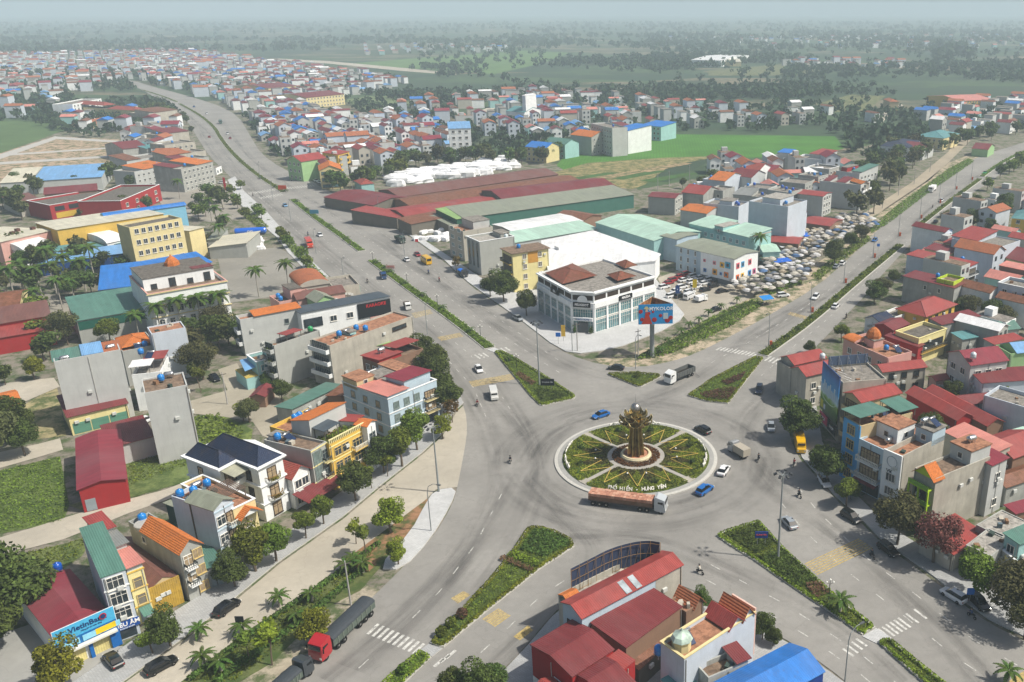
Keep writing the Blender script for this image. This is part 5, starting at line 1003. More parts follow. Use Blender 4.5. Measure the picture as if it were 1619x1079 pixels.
for s_ in (.06,.8): P3 = NR.normal(0,1,(220,3))*np.array([.3,.3,.55])+np.array([L*s_+.6,-1.3,1.3]); q = obj('potted_shrub',quads_mesh('potted_shrub',leaf_quads(P3,P3-P3.mean(0),.24),[LD]),o)
RB = M((.42,.13,.03),'rust')
for A_,B2,D_,nm in (((975,448),(975,448),(975,448),''),): pass

wo,Q,c = prism_bld('warehouse','large brilliant white metal roofed warehouse behind the showroom','warehouse',[(857,382),(937,366),(1043,403),(1036,413),(960,421),(868,428)],7.2,WM('white'),par=0)
mb = MB(); mb.prism(offset_poly(Q,.4),7.2,7.5,RM('white')); obj('roof',mb,wo)
a_ = G(880,392,8.2)-c; b_ = G(950,379,8.2)-c; d = (b_-a_).normalized(); mb = MB(); T = Matrix.Translation((a_.x,a_.y,0)) @ Matrix.Rotation(math.atan2(d.y,d.x),4,'Z'); mb.box(0,-1.5,7.5,(b_-a_).length,1.5,8.6,RM('white'),T); obj('roof_vent',mb,wo)
b = B('cream and ochre four storey house with dark shutters beside the showroom',(810,402),(867,393),(797,393),(820,464),'lyel',deck='brown',fl=4,par=.2,tanks=((.35,.6,'blue'),),ws='wg')
b.win('f',2,4,1.3,1.5,1.1,3.4,1.5,.5,'ws'); b.balc('l',4,3.3,style='rail',col='yellow',door='ds'); mb = MB(); mb.box(b.W*.42,-.06,b.h-4,b.W*.7,-.005,b.h-.3,M('#c48f3c','plain')); obj('ochre_panel',mb,b.root); mb = MB(); mb.box(-.6,-.6,b.h+.01,b.W+.5,b.Dp+.4,b.h+.25,M(DECKC['brown'],'deck')); obj('roof_slab',mb,b.root)
b = B('tall grey block with tall dark louvred front facing the highway',(758,383),(813,374),(741,373.5),(762,436),'grey',deck='pale',fl=4,coping='white',rooms=((.72,.98,.3,.9,1.6,'grey',('l','cement'),'f'),),tanks=((.8,.1,'white'),))
for t in (.12,.42,.74): fm,pm = win_mesh(1.1,8.8,'gg'); x,y = b.fp('l',b.Dp*t,.02); o = obj('window',fm,b.root,(x,y,2.6),-PI/2); obj('pane',pm,o)
b = B('weathered pale four storey house with ribbon windows by the highway trees',(731.7,366),(779,358),(711,357),(734,414),'beige',deck='terra',fl=4,rooms=((.45,1,.2,.98,3.0,'lgrey',('l','cement')),)); b.win('l',2,4,2.3,1.3,1.2,3.2,.3,.3,'wt')
for lb,a_,b2,d_,h_,wl,rf,kw in (
  ('long white roofed shed with rusty patches behind the grey block',(813,368),(921,350),(780,355),6.0,'beige',('gx','white'),dict(rise=.6,cat='shed',name='shed')),
  ('long mint roofed shed just behind the white warehouse',(815,384),(945,362),(812,369),5.5,'lgrey',('s+y','mint'),dict(rise=.8,cat='shed',name='shed')),
  ('rusty brown roofed shed between mint and green halls',(922,349),(951,341),(904,334),5.5,'brick',('gy','rust'),dict(rise=1.2,cat='shed',name='shed')),
  ('big pale green warehouse with long ridge vent',(942,352),(1034,381),(989,333),8.0,'aqua',('gx','mint'),dict(rise=1.8,cat='warehouse',name='warehouse')),
  ('long olive ribbed market hall with green sheet walls',(733,345),(1002,308),(719,331),6.5,'#3f6f63',('s+y','olive'),dict(rise=1.6,cat='market hall',name='market_hall')),
  ('bright light green roofed end of the olive market hall',(722,347),(745,343),(712,333),6.3,'#2c5a48',('s+y','lgreen'),dict(rise=1.7,cat='market hall',name='market_hall')),
  ('rear brownish red market shed beside the white goods',(632,312),(882,276),(620,298),5.0,'brick',('gx','brown'),dict(rise=1.8,cat='market shed',name='market_shed')),
  ('middle market shed with pale ribbed rusty roof',(650,327),(920,287),(634,313),5.0,'brick',('gx','rust'),dict(rise=1.6,cat='market shed',name='market_shed')),
  ('tall dark red market shed roof at the right end',(795,316),(974,295),(784,299),7.0,'dark',('gx','dred'),dict(rise=2.0,cat='market shed',name='market_shed')),
  ('front red market shed with brick red roof sheets',(647,347),(800,325),(630,328),5.0,'brick',('gx','red'),dict(rise=1.6,cat='market shed',name='market_shed')),
  ('wide dark red shed front facing the left highway',(590,325),(648,312),(562,302),5.0,'dark',('gy','dred'),dict(rise=1.6,cat='market shed',name='market_shed')),
  ('second dark red shed front facing the left highway',(627,345),(650,338),(590,327),5.0,'dark',('s+y','red'),dict(rise=1.2,cat='market shed',name='market_shed')),
  ('rust streaked shed roof above the white tarpaulins',(650,355),(712,343),(640,347),5.0,'dark',('s+y','rust'),dict(rise=1.0,cat='market shed',name='market_shed')),
  ('small green lean to roof beside the olive hall',(712,357),(728,354),(700,344),4.0,'dark',('s+y','olive'),dict(cat='shed',name='shed')),
  ('small house with dark red hip roof beside the market gate',(571,292),(591,290),(568,285),5.0,'aqua',('h','tilered'),{}),
  ('light blue long hall with olive roof behind the car park',(1069,389),(1108,398),(1092,373),9.0,'blue',('gx','olive'),dict(rise=.6,cat='hall',name='hall',wf='f',wh=1.6,ww=.7)),
  ('sky blue hall with flat olive roof beside the white warehouse',(1045,373),(1070,379),(1062,361),9.0,'blue',('gx','olive'),dict(rise=.4,cat='hall',name='hall')),
  ('long building with pink parapet band and pale mint roofs',(1090,354),(1184,376),(1121,345),9.5,'aqua',[('s+y','mint',0,.45,0,1,.1),('s+y','mint',.58,1,0,1,.1)],dict(coping='pink',rooms=((.44,.58,0,.7,3.0,'aqua',('l','pale'),'f'),),wf='f',ws='wt',cat='hall',name='hall',par=1.4)),
  ('tall pale blue blank walled tower house by the market',(1184,318),(1246,327),(1199,306),17,'tower',None,dict(rooms=((.3,.75,.1,.8,2.6,'tower',('l','pale')),),tanks=((.6,.9,'blue',18.6),(.8,.3,'blue')),par=.7,fl=5)),
  ('house with orange ridge roof and small grey front gable',(1076,332),(1117,338),(1082,320),7.5,'lgrey',('gx','orange'),dict(rise=1.4)),
  ('blue grey tower like house left of the tall blue one',(1112,321),(1168,327),(1116,312),10,'tower',None,dict(tanks=((.8,.5,'dblue'),(.9,.3,'dblue')),rooms=((.4,.75,.2,.8,2,'tower'),))),
  ('grey house with red roof strip beside the mint warehouse',(1025,311),(1067,314),(1030,303),8,'grey',('gx','dred'),dict(wf='r',rise=.9)),
  ('house with red roof and green balcony in the grey cluster',(1078,304),(1112,308),(1081,293),8,'grey*',('gx','red'),dict(tanks=((-.1,.9,'blue',8),))),
  ('end house with orange roof before the vegetable plots',(1111,283),(1146,287),(1113,270),9,'tower',[('gx','orange',.3,1,0,1,.1)],dict(tanks=((.2,.8,'blue'),(.1,.3,'blue')),wf='l')),
  ('grey house with maroon roof right of the orange one',(1154,277),(1188,281),(1157,268),9,'lgrey',('gx','dred'),dict(tanks=((.0,1.0,'blue',10),))),
  ('white house with twin small red gables by the green field',(1170,267),(1200,270),(1172,259),9,'white',('gx','tilered'),dict(wf='f')),
  ('small grey tower house with blue shed on its roof',(1226,244),(1249,246),(1228,239),10,'lgrey',[('s+y','blue',.1,.9,.1,.9,1.0)],{}),
  ('pale grey house with long flat terrace by the field',(1257,249),(1300,253),(1261,243),9,'tower',None,dict(wf='r',coping='white')),
  ('house with red tin roof at the back of the cluster',(1280,243),(1304,246),(1284,237),11,'lgrey',('s+y','red'),{}),
  ('white topped grey house with balconies to the right',(1276,264),(1311,268),(1281,258),10.5,'grey',None,dict(wf='r',coping='white',tanks=((.2,.5,'steel'),(.0,.9,'steel')))),
  ('grey house with maroon box and white balconies near the tree row',(1322,270),(1359,275),(1330,260),11,'lgrey',[('s+y','green',.6,1,.1,1,.6)],dict(wf='r',rooms=((.05,.3,.2,.8,2.2,'red'),),tanks=((.35,.5,'sky' if 0 else 'blue'),))),
  ('long grey wall house with two red roof patches',(1296,286),(1361,293),(1304,279),12,'lgrey',[('s+y','dred',.08,.22,.1,.9,.1),('s+y','dred',.4,.6,.1,.9,.1)],dict(wf='r',tanks=((.4,1.0,'dblue'),),bal=('r','solid','white'))),
  ('slim end house with orange cap behind the long grey wall',(1362,291),(1374,290),(1358,281),12,'beige',('gy','orange'),dict(wf='f')),
  ('blue walled grey house under a long red roof strip',(1249,305),(1301,311),(1254,298),9.5,'lgrey',('gx','red'),dict(rise=.8,wf='r')),
  ('raw grey house with open roof frame in the cluster',(1232,287),(1273,291),(1236,279),11,'grey*',None,dict(wf='r')),
  ('grey house carrying solar drums in the cluster middle',(1262,276),(1294,280),(1266,270),12,'grey',None,dict(wf='r',tanks=((.3,.5,'steel'),(.6,.4,'blue'),(.8,.6,'blue')))),
  ('flat grey house with two deep blue tanks in the cluster',(1176,295),(1215,299),(1180,288),10,'lgrey',None,dict(tanks=((.2,.6,'dblue'),(.05,.3,'blue')))),
  ('long purple grey terrace roof house in the cluster',(1159,308),(1206,312),(1163,300),9,'grey',[('s+y','grey',0,.6,0,1,.1)],dict(tanks=((.85,.5,'dblue'),))),
  ('cream fronted house with row of deep blue tanks',(1213,300),(1248,305),(1219,292),11,'grey',None,dict(tanks=((.2,.8,'dblue'),(.5,.6,'dblue'),(.8,.6,'dblue')),bal=('r','rail','cream'))),
  ('low house with crimson roof between the grey ones',(1202,270),(1226,272),(1204,264),7,'grey',('gx','crim'),{}),
  ('cement house with small window cross in the cluster',(1118,299),(1143,302),(1122,291),8.5,'grey*',None,dict(wf='f')),
  ('slim pale blue house with red cap by the umbrellas',(1250,338),(1268,340),(1253,333),10,'tower',('gx','dred'),dict(rise=.6,wf='r')),
  ('long low brick red market roof beside the umbrellas',(1268,352),(1312,358),(1273,340),4,'brick',('gx','red'),dict(rise=1.0,cat='market shed',name='market_shed')),
  ('low red shop roofs at the foot of the tall blue tower',(1216,382),(1262,386),(1225,372),4,'brick',('gx','red'),dict(rise=1.0,cat='market shed',name='market_shed')),
  ('low pale green shop roof beside the colourful building',(1207,399),(1233,398),(1200,386),4.5,'aqua',('gx','mint'),dict(rise=1.0,cat='market shed',name='market_shed'))):
    b = B(lb,a_,b2,d_,h_,wl,rf,**kw)
b = B('white play school with colourful painted window frames by the market',(1108,398),(1161,410),(1139,385),(1161+0,441),'white',('gx','olive'),fl=2,cat='kindergarten',name='kindergarten',rise=.8)
for i,(fx,fz,cl,sz) in enumerate(((.12,.72,'#d86a7a',1.0),(.42,.70,'#e08a90',1.3),(.65,.66,'#e8b53a',1.9),(.82,.68,'#3f9fc4',2.2),(.14,.36,'#4a7fb8',1.3),(.44,.34,'#e2a23a',2.1),(.62,.38,'#4a8fd0',1.0),(.78,.34,'#e07f3a',1.9))):
    mb = MB(); x0 = b.W*fx-sz/2; z0 = b.h*fz-.6; mb.box(x0,-.12,z0,x0+sz,-.01,z0+sz,M(cl,'plain')); mb.box(x0+sz*.25,-.16,z0+sz*.25,x0+sz*.75,-.121,z0+sz*.75,GL); obj('painted_window',mb,b.root)
for i,(fx,fz,cl) in enumerate(((.15,.62,'#d85a6a'),(.35,.62,'#4a9fd0'),(.65,.62,'#d85a6a'),(.15,.2,'#e0682a'),(.35,.2,'#e8b53a'),(.65,.22,'#4a8fd0'),(.85,.22,'#c85a8a'))):
    mb = MB(); x,y = b.fp('r',b.Dp*fx-.8,.01); mb.box(0,-.12,0,1.7,0,2.0,M(cl,'plain')); mb.box(.4,-.16,.4,1.3,-.121,1.6,GL); obj('painted_window',mb,b.root,(x,y,b.h*fz),PI/2)
mb = MB(); mb.box(0,-.1,-.2,b.W,-.01,1.8,M('#6f7478','plain')); obj('plinth',mb,b.root)

wp = []
for k in range(6):
    mb = MB(); h_ = 1.6+.5*(k % 3); n = 10; rg = random.Random(k); pr = [(2.2,0),(2.3,.5),(2.2+rg.uniform(-.2,.2),h_*.7),(1.7,h_),(.1,h_+.25)]
    vs = []; 
    for r_,z in pr:
        for i in range(n): a = 2*PI*i/n; q = 1+rg.uniform(-.12,.12); sx = 1/max(abs(math.cos(a)),abs(math.sin(a)))**.7; vs.append((r_*math.cos(a)*sx*q*1.5,r_*math.sin(a)*sx*q*.8,z+rg.uniform(-.1,.1)))
    fs = [(r*n+i,r*n+(i+1) % n,(r+1)*n+(i+1) % n,(r+1)*n+i) for r in range(4) for i in range(n)]; mb.add(vs,fs+[tuple(range(4*n,5*n))],M((.78,.79,.80),'plain')); wp.append(mb.mesh('wrapped_stack'))
for k in range(110):
    t = (k % 55)/54; u = 622+186*t+R.uniform(-4,4); v = 287-25*t+R.uniform(-8,5)-(k//55)*3; p = G(u,v,1.5); o = obj('wrapped_stack',wp[k % 6],None,(p.x,p.y,.05),R.uniform(-.4,.4),R.uniform(1.1,1.7)); tag(o,'white plastic wrapped goods stack beside the rear red market shed','wrapped goods','white wrapped stacks behind the market sheds')
for k in range(16):
    u,v = R.uniform(378,412),R.uniform(372,392); p = G(u,v,1); o = obj('wrapped_stack',wp[k % 6],None,(p.x,p.y,.1),R.uniform(0,3),.6); tag(o,'small white wrapped stack in the yard beside the cream canopy','wrapped goods','white wrapped stacks beside the cream canopy')
for k in range(14):
    u,v = R.uniform(655,705),R.uniform(358,380); p = G(u,v,1); o = obj('wrapped_stack',wp[k % 6],None,(p.x,p.y,.1),R.uniform(0,3),.7); tag(o,'white tarpaulin stack beneath the rust streaked shed roof','wrapped goods','white tarpaulin stacks at the market yard')
p = G(397,372); o = thing('fuel_tank','bright blue horizontal tank in the yard beside the pale paving','storage tank',(p.x,p.y,.1),.25); mb = MB(); T = Matrix.Translation((0,0,1.7)) @ Matrix.Rotation(PI/2,4,'Y'); mb.lathe([(.2,-6.3),(1.2,-6),(1.4,-5.6),(1.4,5.6),(1.2,6),(.2,6.3)],M('#1560c8','paint'),18,T=T); obj('tank_body',mb,o); mb = MB(); [mb.box(x_-.3,-1,0,x_+.3,1,1.0,M('#444444','plain')) for x_ in (-4,0,4)]; obj('cradle',mb,o); q = obj('lettering',text_mesh('GAS',1.2,M('#f4f4f4','plain'),.03,True),o,(0,-1.42,1.75)); q.rotation_euler = (PI/2,0,0)
# ------------------------------------------------------------------ right side quarter
def RB_(*a,**k): return B(*a,**k)
b = B('corner building carrying a huge landscape advert on its street wall',(1333,605),(1402,599),(1303,578),14.5,'beige*',deck='cement',fl=4,par=.5); b.win('f',2,1,2.2,1.3,10.6,3,3,b.W*.2,'gg'); b.win('l',3,4,1.6,1.5,1.2,3.4)
AD = b; x,y = b.fp('l',.2,.6); Ld = b.Dp-.4; zt = b.h+1.2; zb = b.h-10.2
def grad(name,st):
    m = bpy.data.materials.new(name); m.use_nodes = True; n = m.node_tree.nodes; l = m.node_tree.links; tc = n.new('ShaderNodeTexCoord'); sp_ = n.new('ShaderNodeSeparateXYZ'); l.new(tc.outputs['Object'],sp_.inputs[0]); r = n.new('ShaderNodeValToRGB'); e = r.color_ramp.elements
    while len(e) < len(st): e.new(.5)
    for q,(p_,c_) in zip(e,st): q.position = p_; q.color = (*hexc(c_),1)
    mr = n.new('ShaderNodeMapRange'); mr.inputs[2].default_value = 11.4; ns = n.new('ShaderNodeTexNoise'); ns.inputs['Scale'].default_value = .5; ns.inputs['Detail'].default_value = 6; l.new(tc.outputs['Object'],ns.inputs[0]); ma = n.new('ShaderNodeMath'); ma.operation = 'MULTIPLY_ADD'; ma.inputs[1].default_value = 3.0; l.new(ns.outputs[0],ma.inputs[0]); l.new(sp_.outputs[2],ma.inputs[2]); sb = n.new('ShaderNodeMath'); sb.operation = 'SUBTRACT'; sb.inputs[1].default_value = 1.5; l.new(ma.outputs[0],sb.inputs[0]); l.new(sb.outputs[0],mr.inputs[0]); l.new(mr.outputs[0],r.inputs[0]); l.new(r.outputs[0],n['Principled BSDF'].inputs[0]); n['Principled BSDF'].inputs['Roughness'].default_value = .5; return m
o = thing('advert_hoarding','huge advert hoarding showing blue sky, pale towers and green hills','advert hoarding',(0,0,0)); pw = b.A+b.x*x+b.y*y; o.location = (pw.x,pw.y,zb); o.rotation_euler = (0,0,b.ang-PI/2)
mb = MB(); mb.box(0,-.15,0,Ld,.05,zt-zb,grad('advert_print',[(0,'#274a1c'),(.22,'#3f7a24'),(.34,'#8fb84a'),(.42,'#cfe6ee'),(.62,'#3f9ad6'),(.85,'#2a6fb8'),(1,'#1d3f78')])); obj('printed_sheet',mb,o)
for k in range(9): mb = MB(); a_ = .9+k*(Ld-2.4)/9; h_ = 1.6+1.6*math.sin(k*.9+.4)**2; mb.box(a_,-.19,4.6,a_+.62,-.16,4.6+h_,M('#cfdfe8','plain')); obj('printed_tower',mb,o)
mb = MB(); mb.tube([(Ld/2+(Ld*.40)*math.cos(t_),-.2,4.3+1.2*math.sin(t_)) for t_ in np.linspace(PI*.95,PI*2.05,16)],.13,M('#dfeec0','plain'),4); obj('printed_ribbon',mb,o)
mb = MB(); mb.box(.5,-.19,.7,1.9,-.16,2.6,M('#d8d04a','plain')); mb.box(2.2,-.19,.8,3.2,-.16,2.0,M('#e8eeee','plain')); obj('printed_panel',mb,o)
mb = MB(); [mb.tube([(t_,.1,-.3),(t_,.1,zt-zb),(t_,4.0,zt-zb-1.9)],.07,STEEL,4) for t_ in np.linspace(.1,Ld-.1,5)]; obj('support_frame',mb,o)
mb = MB(); p0 = AD.fp('b',.3,-.3); mb.box(.2,0,0,AD.W-.5,.15,2.2,M('#4f5f78','plain')); q = obj('roof_screen',mb,AD.root,(.3,AD.Dp-.5,AD.h)); mb = MB(); [mb.tube([(t_,-.1,0),(t_,-.1,2.2),(t_,-3.4,-.7)],.06,STEEL,4) for t_ in np.linspace(.5,AD.W-1,5)]; obj('screen_frame',mb,q)
sign(AD,'l',.5,1.6,AD.Dp*.45,2.3,'#c84a68',txt='SALE',ts=.9,out=.7); sign(AD,'l',AD.Dp*.52,1.4,AD.Dp*.45,2.3,'#23252c',txt='SHOP',ts=.9,out=.7)
for lb,a_,b2,d_,h_,wl,rf,kw in (
  ('corner house with broad red gable roofs before the advert wall',(1275,596),(1330,583),(1286,558),8.5,'beige*',[('gx','red',0,1,0,.5,.2),('gx','red',.1,1,.52,1,.8)],dict(wf='f',tanks=((.7,.3,'white',10),))),
  ('tan balconied house under a red ridged roof next to the advert',(1362,636),(1424,621),(1341,620),12.5,'tan',('gx','red'),dict(rise=1.0,bal=('l','solid','tan','dc'),shop=('l','dark'))),
  ('blue fronted house with two dark green roofs',(1362,674),(1443,652),(1342,657),13.5,'tan',[('s-y','green',-.04,.48,0,1,1.6,.4,'open'),('s+y','green',.72,1.06,.0,1,.9,.3,'open')],dict(deck='terra',tanks=((.55,.8,'white'),(.62,.4,'solar')))),
  ('whitish blue house with stepped terracotta terraces and open balconies',(1398,712),(1470,681),(1364,691),11.0,'blue',None,dict(deck='terra',par=.5,rooms=((.32,.7,.1,.95,3.2,'white',('l','terra'),'fl'),),bal=('l','bal','white','dc'),tanks=((.25,.3,'steel'),(.8,.7,'steel')),shop=('l','dark',2.6,.3,.3,1,'dred'))),
  ('white fronted tube house with round emblem and walled terrace',(1427,722),(1494,688),(1401,710),12.0,'beige*',None,dict(deck='terra',par=1.1,rooms=((.68,1.0,.0,1,3.0,'blue',('l','cement'),'l'),),tanks=((.85,.3,'solar',14.3),(.75,.7,'steel',14.3)))),
  ('tall beige walled tube house with lime green facade and orange gable',(1480,757),(1566,722),(1450,738),12.0,'beige*',None,dict(deck='brown',par=.5,rooms=((.62,.99,.03,.97,3.0,'lgrey',('l','terra'),'l'),),tanks=((.8,.5,'steel',14.6),))),
  ('white rear annex with small barred window behind the lime facade',(1568,736),(1593,724),(1550,722),11.0,'lgrey',('s+y','crim'),dict(wf='f',fl=2)),
  ('low brick red sheet roof between the pink tree and the beige wall',(1507,876),(1561,848),(1474,838),3.8,'beige',('s+y','red'),dict(rise=.8)),
  ('half demolished grey shell with pinkish broken roof slabs',(1567,880),(1602,852),(1532,858),5.5,'grey*',None,dict(deck='pale',par=.15)),
  ('upper demolished shell with rubble on its pink slab',(1585,850),(1625,825),(1545,829),5.5,'grey*',None,dict(deck='pale',par=.15)),
  ('teal walled house partly hidden at the right edge',(1612,860),(1660,840),(1590,846),7.5,'aqua',('s+y','green'),dict(wf='l')),
  ('white edged low house at the lower right edge',(1615,895),(1680,880),(1595,868),5.0,'lgrey',None,dict(deck='brown',coping='white',wf='l')),
  ('raw walled house with small red hipped cap roof',(1396,588),(1464,580),(1392,576),6.5,'beige*',('gx','red'),dict(rise=.9,wf='f',ws='dg')),
  ('big house with raspberry gable roof and white skylight strip',(1535,578),(1593,570),(1504,557),11.0,'lgrey',[('gx','crim',0,1,0,1,.1)],dict(wf='fl',fl=3,ww=1.6,tanks=((.1,.1,'white',12.0),))),
  ('first long red roofed row house running to the right',(1434,621),(1513,664),(1453,613),5.5,'red',('gx','red'),dict(rise=1.2)),
  ('second long red roofed row house with ridge dots',(1462,619),(1561,673),(1482,611),5.0,'brick',('gx','red'),dict(rise=1.2)),
  ('yellow balustraded house with dark flat roof among red roofs',(1453,536),(1497,520),(1422,522),7.5,'lyel',None,dict(deck='roofing',wf='f',ws='dg',coping='lyel',fl=2,bal=('f','rail','yellow','dg'))),
  ('maroon tin lean to beside the yellow balustraded house',(1452,549),(1460,545),(1410,530),5.8,'red',('s+y','dred'),dict(rise=.6)),
  ('peach house with orange dome turret and roof terrace',(1404,566),(1442,556),(1348,532),8.0,'pink',[('by','orange',0,.5,.75,1,.1)],dict(deck='terra',tanks=((.5,.3,'blue'),(.8,.2,'solar')),wf='l',fl=2,rooms=((.35,.75,.5,.72,2.0,'pink'),))),
  ('crimson capped shed roof behind the dome turret',(1412,522),(1437,512),(1390,511),7.0,'red',[('gx','dred')][0],dict(rise=1.0)),
  ('house with big red hip roof and yellow columns',(1463,500),(1510,481),(1431,484),7.0,'yellow',('h','red'),dict(rise=2.4,wf='f',ws='dg',fl=2,ov=.7)),
  ('white house with curved parapet and grey tin cap',(1392,511),(1441,492),(1381,499),6.0,'white',[('gx','navy',0,.4,0,1,.2)],dict(wf='f')),
  ('long grey house with red strip roof and stained wall',(1489,514),(1549,500),(1477,506),8.0,'grey*',('s+y','dred'),dict(rise=.6)),
  ('long grey walled house with red strip roof and two white windows',(1429,437),(1509,456),(1436,428),8.5,'grey*',('s+y','dred'),dict(rise=.5,tanks=())),
  ('lime yellow little house topped by a brown slab',(1481,440),(1508,446),(1489,431),10.0,'lime',None,dict(deck='brown',tanks=((-.2,.4,'blue',9),),wf='f')),
  ('white long house with red roof and pink vertical lettering',(1434,403),(1528,424),(1441,395),9.0,'tower',('s+y','red'),dict(rise=.5,bal=('r','rail','white','ds'),tanks=((.7,1.3,'blue',8),))),
  ('tall blue grey blank house with broken cream cornice',(1505,377),(1580,392),(1517,362),13.0,'tower',[('s+y','red',-.05,.5,.1,1,.5)],dict(par=.4)),
  ('arched loggia house with stacked dark red roofs',(1462,394),(1502,402),(1472,377),9.0,'tan',[('s+y','dred',0,1,0,.45,.1),('s+y','red',.3,1,.5,1,1.5)],dict(wf='f',ws='dg',fl=2)),
  ('cream house with curved red roof at the right edge',(1580,405),(1640,420),(1590,388),8.5,'cream',('gx','dred'),dict(wf='f')),
  ('unplastered brick grey house with pink roof strip',(1581,420),(1640,432),(1584,414),9.0,'dark',('s+y','pinkr'),{}),
  ('blue grey house with white roof edge at the right edge',(1578,447),(1650,462),(1590,437),11.0,'tower',None,dict(deck='cement',coping='white',wf='f')),
  ('yellow house with teal roof behind the dark trees',(1600,345),(1650,350),(1600,332),9.0,'yellow',('h','teal'),dict(wf='f')),
  ('wide raspberry roofed house above the dark trees',(1592,312),(1650,322),(1600,288),6.0,'white',('gx','crim'),{}),
  ('low sage roofed sheds beside the dark flat roof',(1540,527),(1612,519),(1538,514),6.0,'grey',('gx','green'),{}),
  ('small teal awning house between grey walls',(1522,537),(1545,533),(1518,527),6.0,'grey',('s+y','teal'),{}),
  ('long red strip roof house beyond the raspberry gable',(1572,545),(1618,536),(1568,536),7.0,'lgrey',('s+y','red'),{}),
  ('pale green balconied house at the right edge',(1598,560),(1650,555),(1582,545),9.0,'green',[('gx','sky',.2,1,0,1,.2)],dict(wf='l',bal=('l','solid','green'))),
  ('wide flat red roofed house with cream roof frame',(1553,606),(1640,600),(1550,590),8.0,'tower',('s+y','dred'),dict(rise=.8,tanks=((.3,1.0,'dblue',9.0),))),
  ('blue grey walled house right of the long red roofs',(1556,625),(1640,650),(1566,605),9.0,'tower',None,dict(deck='cement')),
  ('orange red hip roofed low house at the right edge',(1602,724),(1650,706),(1568,690),6.5,'brick',('gx','red'),{}),
  ('long pinkish red roof behind the demolished shell',(1567,719),(1597,708),(1514,677),8.0,'beige',('s+x','pinkr'),{}),
  ('rusty tin roofs low at the right edge',(1590,770),(1650,750),(1570,752),4.5,'grey*',('gx','rust'),{}),
  ('mint sheet roof shed at the right edge',(1605,700),(1640,690),(1592,686),6.0,'grey',('s+y','mint'),{}),
  ('small house with crimson lean to roofs at the right edge',(1606,812),(1650,800),(1596,800),4.0,'brick',('s+y','crim'),{}),
  ('low mottled cement roof house beyond the long red row',(1520,640),(1575,634),(1512,626),5.0,'grey*',('gx','dred'),{}),
  ('little brick red roof house by the raspberry gable foot',(1480,602),(1500,598),(1476,594),5.0,'pink',('gx','red'),{}),
  ('white hall with deep blue hip roof and front columns by the tree row',(1392,231),(1438,234),(1391,219),8.0,'white',('h','navy'),dict(wf='f',fl=2,rise=2,cat='hall',name='hall')),
  ('long white house with dark red roof beside the columned hall',(1426,233),(1460,236),(1429,226),7.0,'lgrey',('gx','dred'),{}),
  ('cream house with solar roof near the dusty lane',(1447,215),(1492,219),(1448,206),8.0,'cream',('h','teal'),dict(wf='f')),
  ('long yellow school with red tiled roof far right',(1519,160),(1572,158),(1521,150),9.0,'yellow',('gx','pinkr'),dict(wf='f',fl=3,cols={'f': 12},cat='school',name='school')),
  ('small stone gatehouse at the end of the pale lane',(1407,161),(1421,161),(1408,157),9.0,'tan',('h','tile'),dict(cat='gatehouse',name='gatehouse')),
  ('lime green cottage beside the far boulevard',(1537,235),(1562,237),(1540,229),5.0,'green',('gx','dred'),{})):
    b = B(lb,a_,b2,d_,h_,wl,rf,**kw)
    if lb.startswith('blue fronted'):
        mb = MB(); mb.box(0,-.25,.1,b.Dp,-.01,b.h-.1,M('#5aa6dc','plaster')); x,y = b.fp('l',0,0); o = obj('blue_facade',mb,b.root,(x,y,0),-PI/2)
        for k in range(4): fm,pm = win_mesh(2.0,1.9,'yg'); q = obj('window',fm,o,(b.Dp/2-1,-.26,1.2+3.2*k)); obj('pane',pm,q)
    if lb.startswith('white fronted'):
        mb = MB(); mb.box(-.2,-.3,2.5,b.Dp+.1,-.01,b.h+.1,WM('white')); x,y = b.fp('l',0,0); o = obj('white_facade',mb,b.root,(x,y,0),-PI/2); mb = MB(); T = Matrix.Translation((b.Dp/2,-.31,b.h-1.8)) @ Matrix.Rotation(PI/2,4,'X'); n = 20; [mb.tube([T @ Vector((1.1*math.cos(2*PI*i/n),1.1*math.sin(2*PI*i/n),.03)) for i in range(n+1)],.06,M('#9aa4aa','plain'),4)]; obj('round_emblem',mb,o)
        for k in range(2): fm,pm = win_mesh(1.9,1.6,'wg'); q = obj('window',fm,o,(b.Dp/2-.95,-.31,3.2+2.9*k)); obj('pane',pm,q)
        q = obj('lettering',text_mesh('VK',1.1,BLK,.02,True),o,(b.Dp*.4,-.33,b.h-4.0)); q.rotation_euler = (PI/2,0,0)
    if lb.startswith('tall beige walled'):
        LM = M('#a9cf2a','plaster'); x,y = b.fp('l',0,0); o = obj('green_facade',MB().box(-.1,-1.3,3.2,b.Dp*.9,-.02,3.45,LM),b.root,(x,y,0),-PI/2)
        for z in (3.2,6.3,9.4):
            for t in (0,.45,.9): obj('facade_column',MB().box(b.Dp*t-.15,-1.25,z-3,b.Dp*t+.15,-.95,z+.0,LM),o)
            mb = MB(); mb.box(-.1,-1.35,z+.001,b.Dp*.9+.1,-.03,z+.25,LM); mb.box(-.1,-1.35,z+.26,b.Dp*.9+.1,-1.25,z+1.0,M('#7fae3a','plain')); obj('facade_balcony',mb,o); fm,pm = win_mesh(b.Dp*.6,2.2,'dg'); q = obj('balcony_door',fm,o,(b.Dp*.15,-.03,z-2.6)); obj('pane',pm,q)
        b.roof('gx','orange',-.04,.12,0,.9,dz=-.2,rise=2.0,infill='lime')
    if lb.startswith('peach'): mb = MB(); mb.lathe([(1.9,0),(1.95,.8),(1.5,1.8),(.8,2.5),(.1,2.9)],RM('orange'),8,b.W*.55,b.Dp*.62); obj('dome',mb,b.root,(0,0,b.deck+2.2))
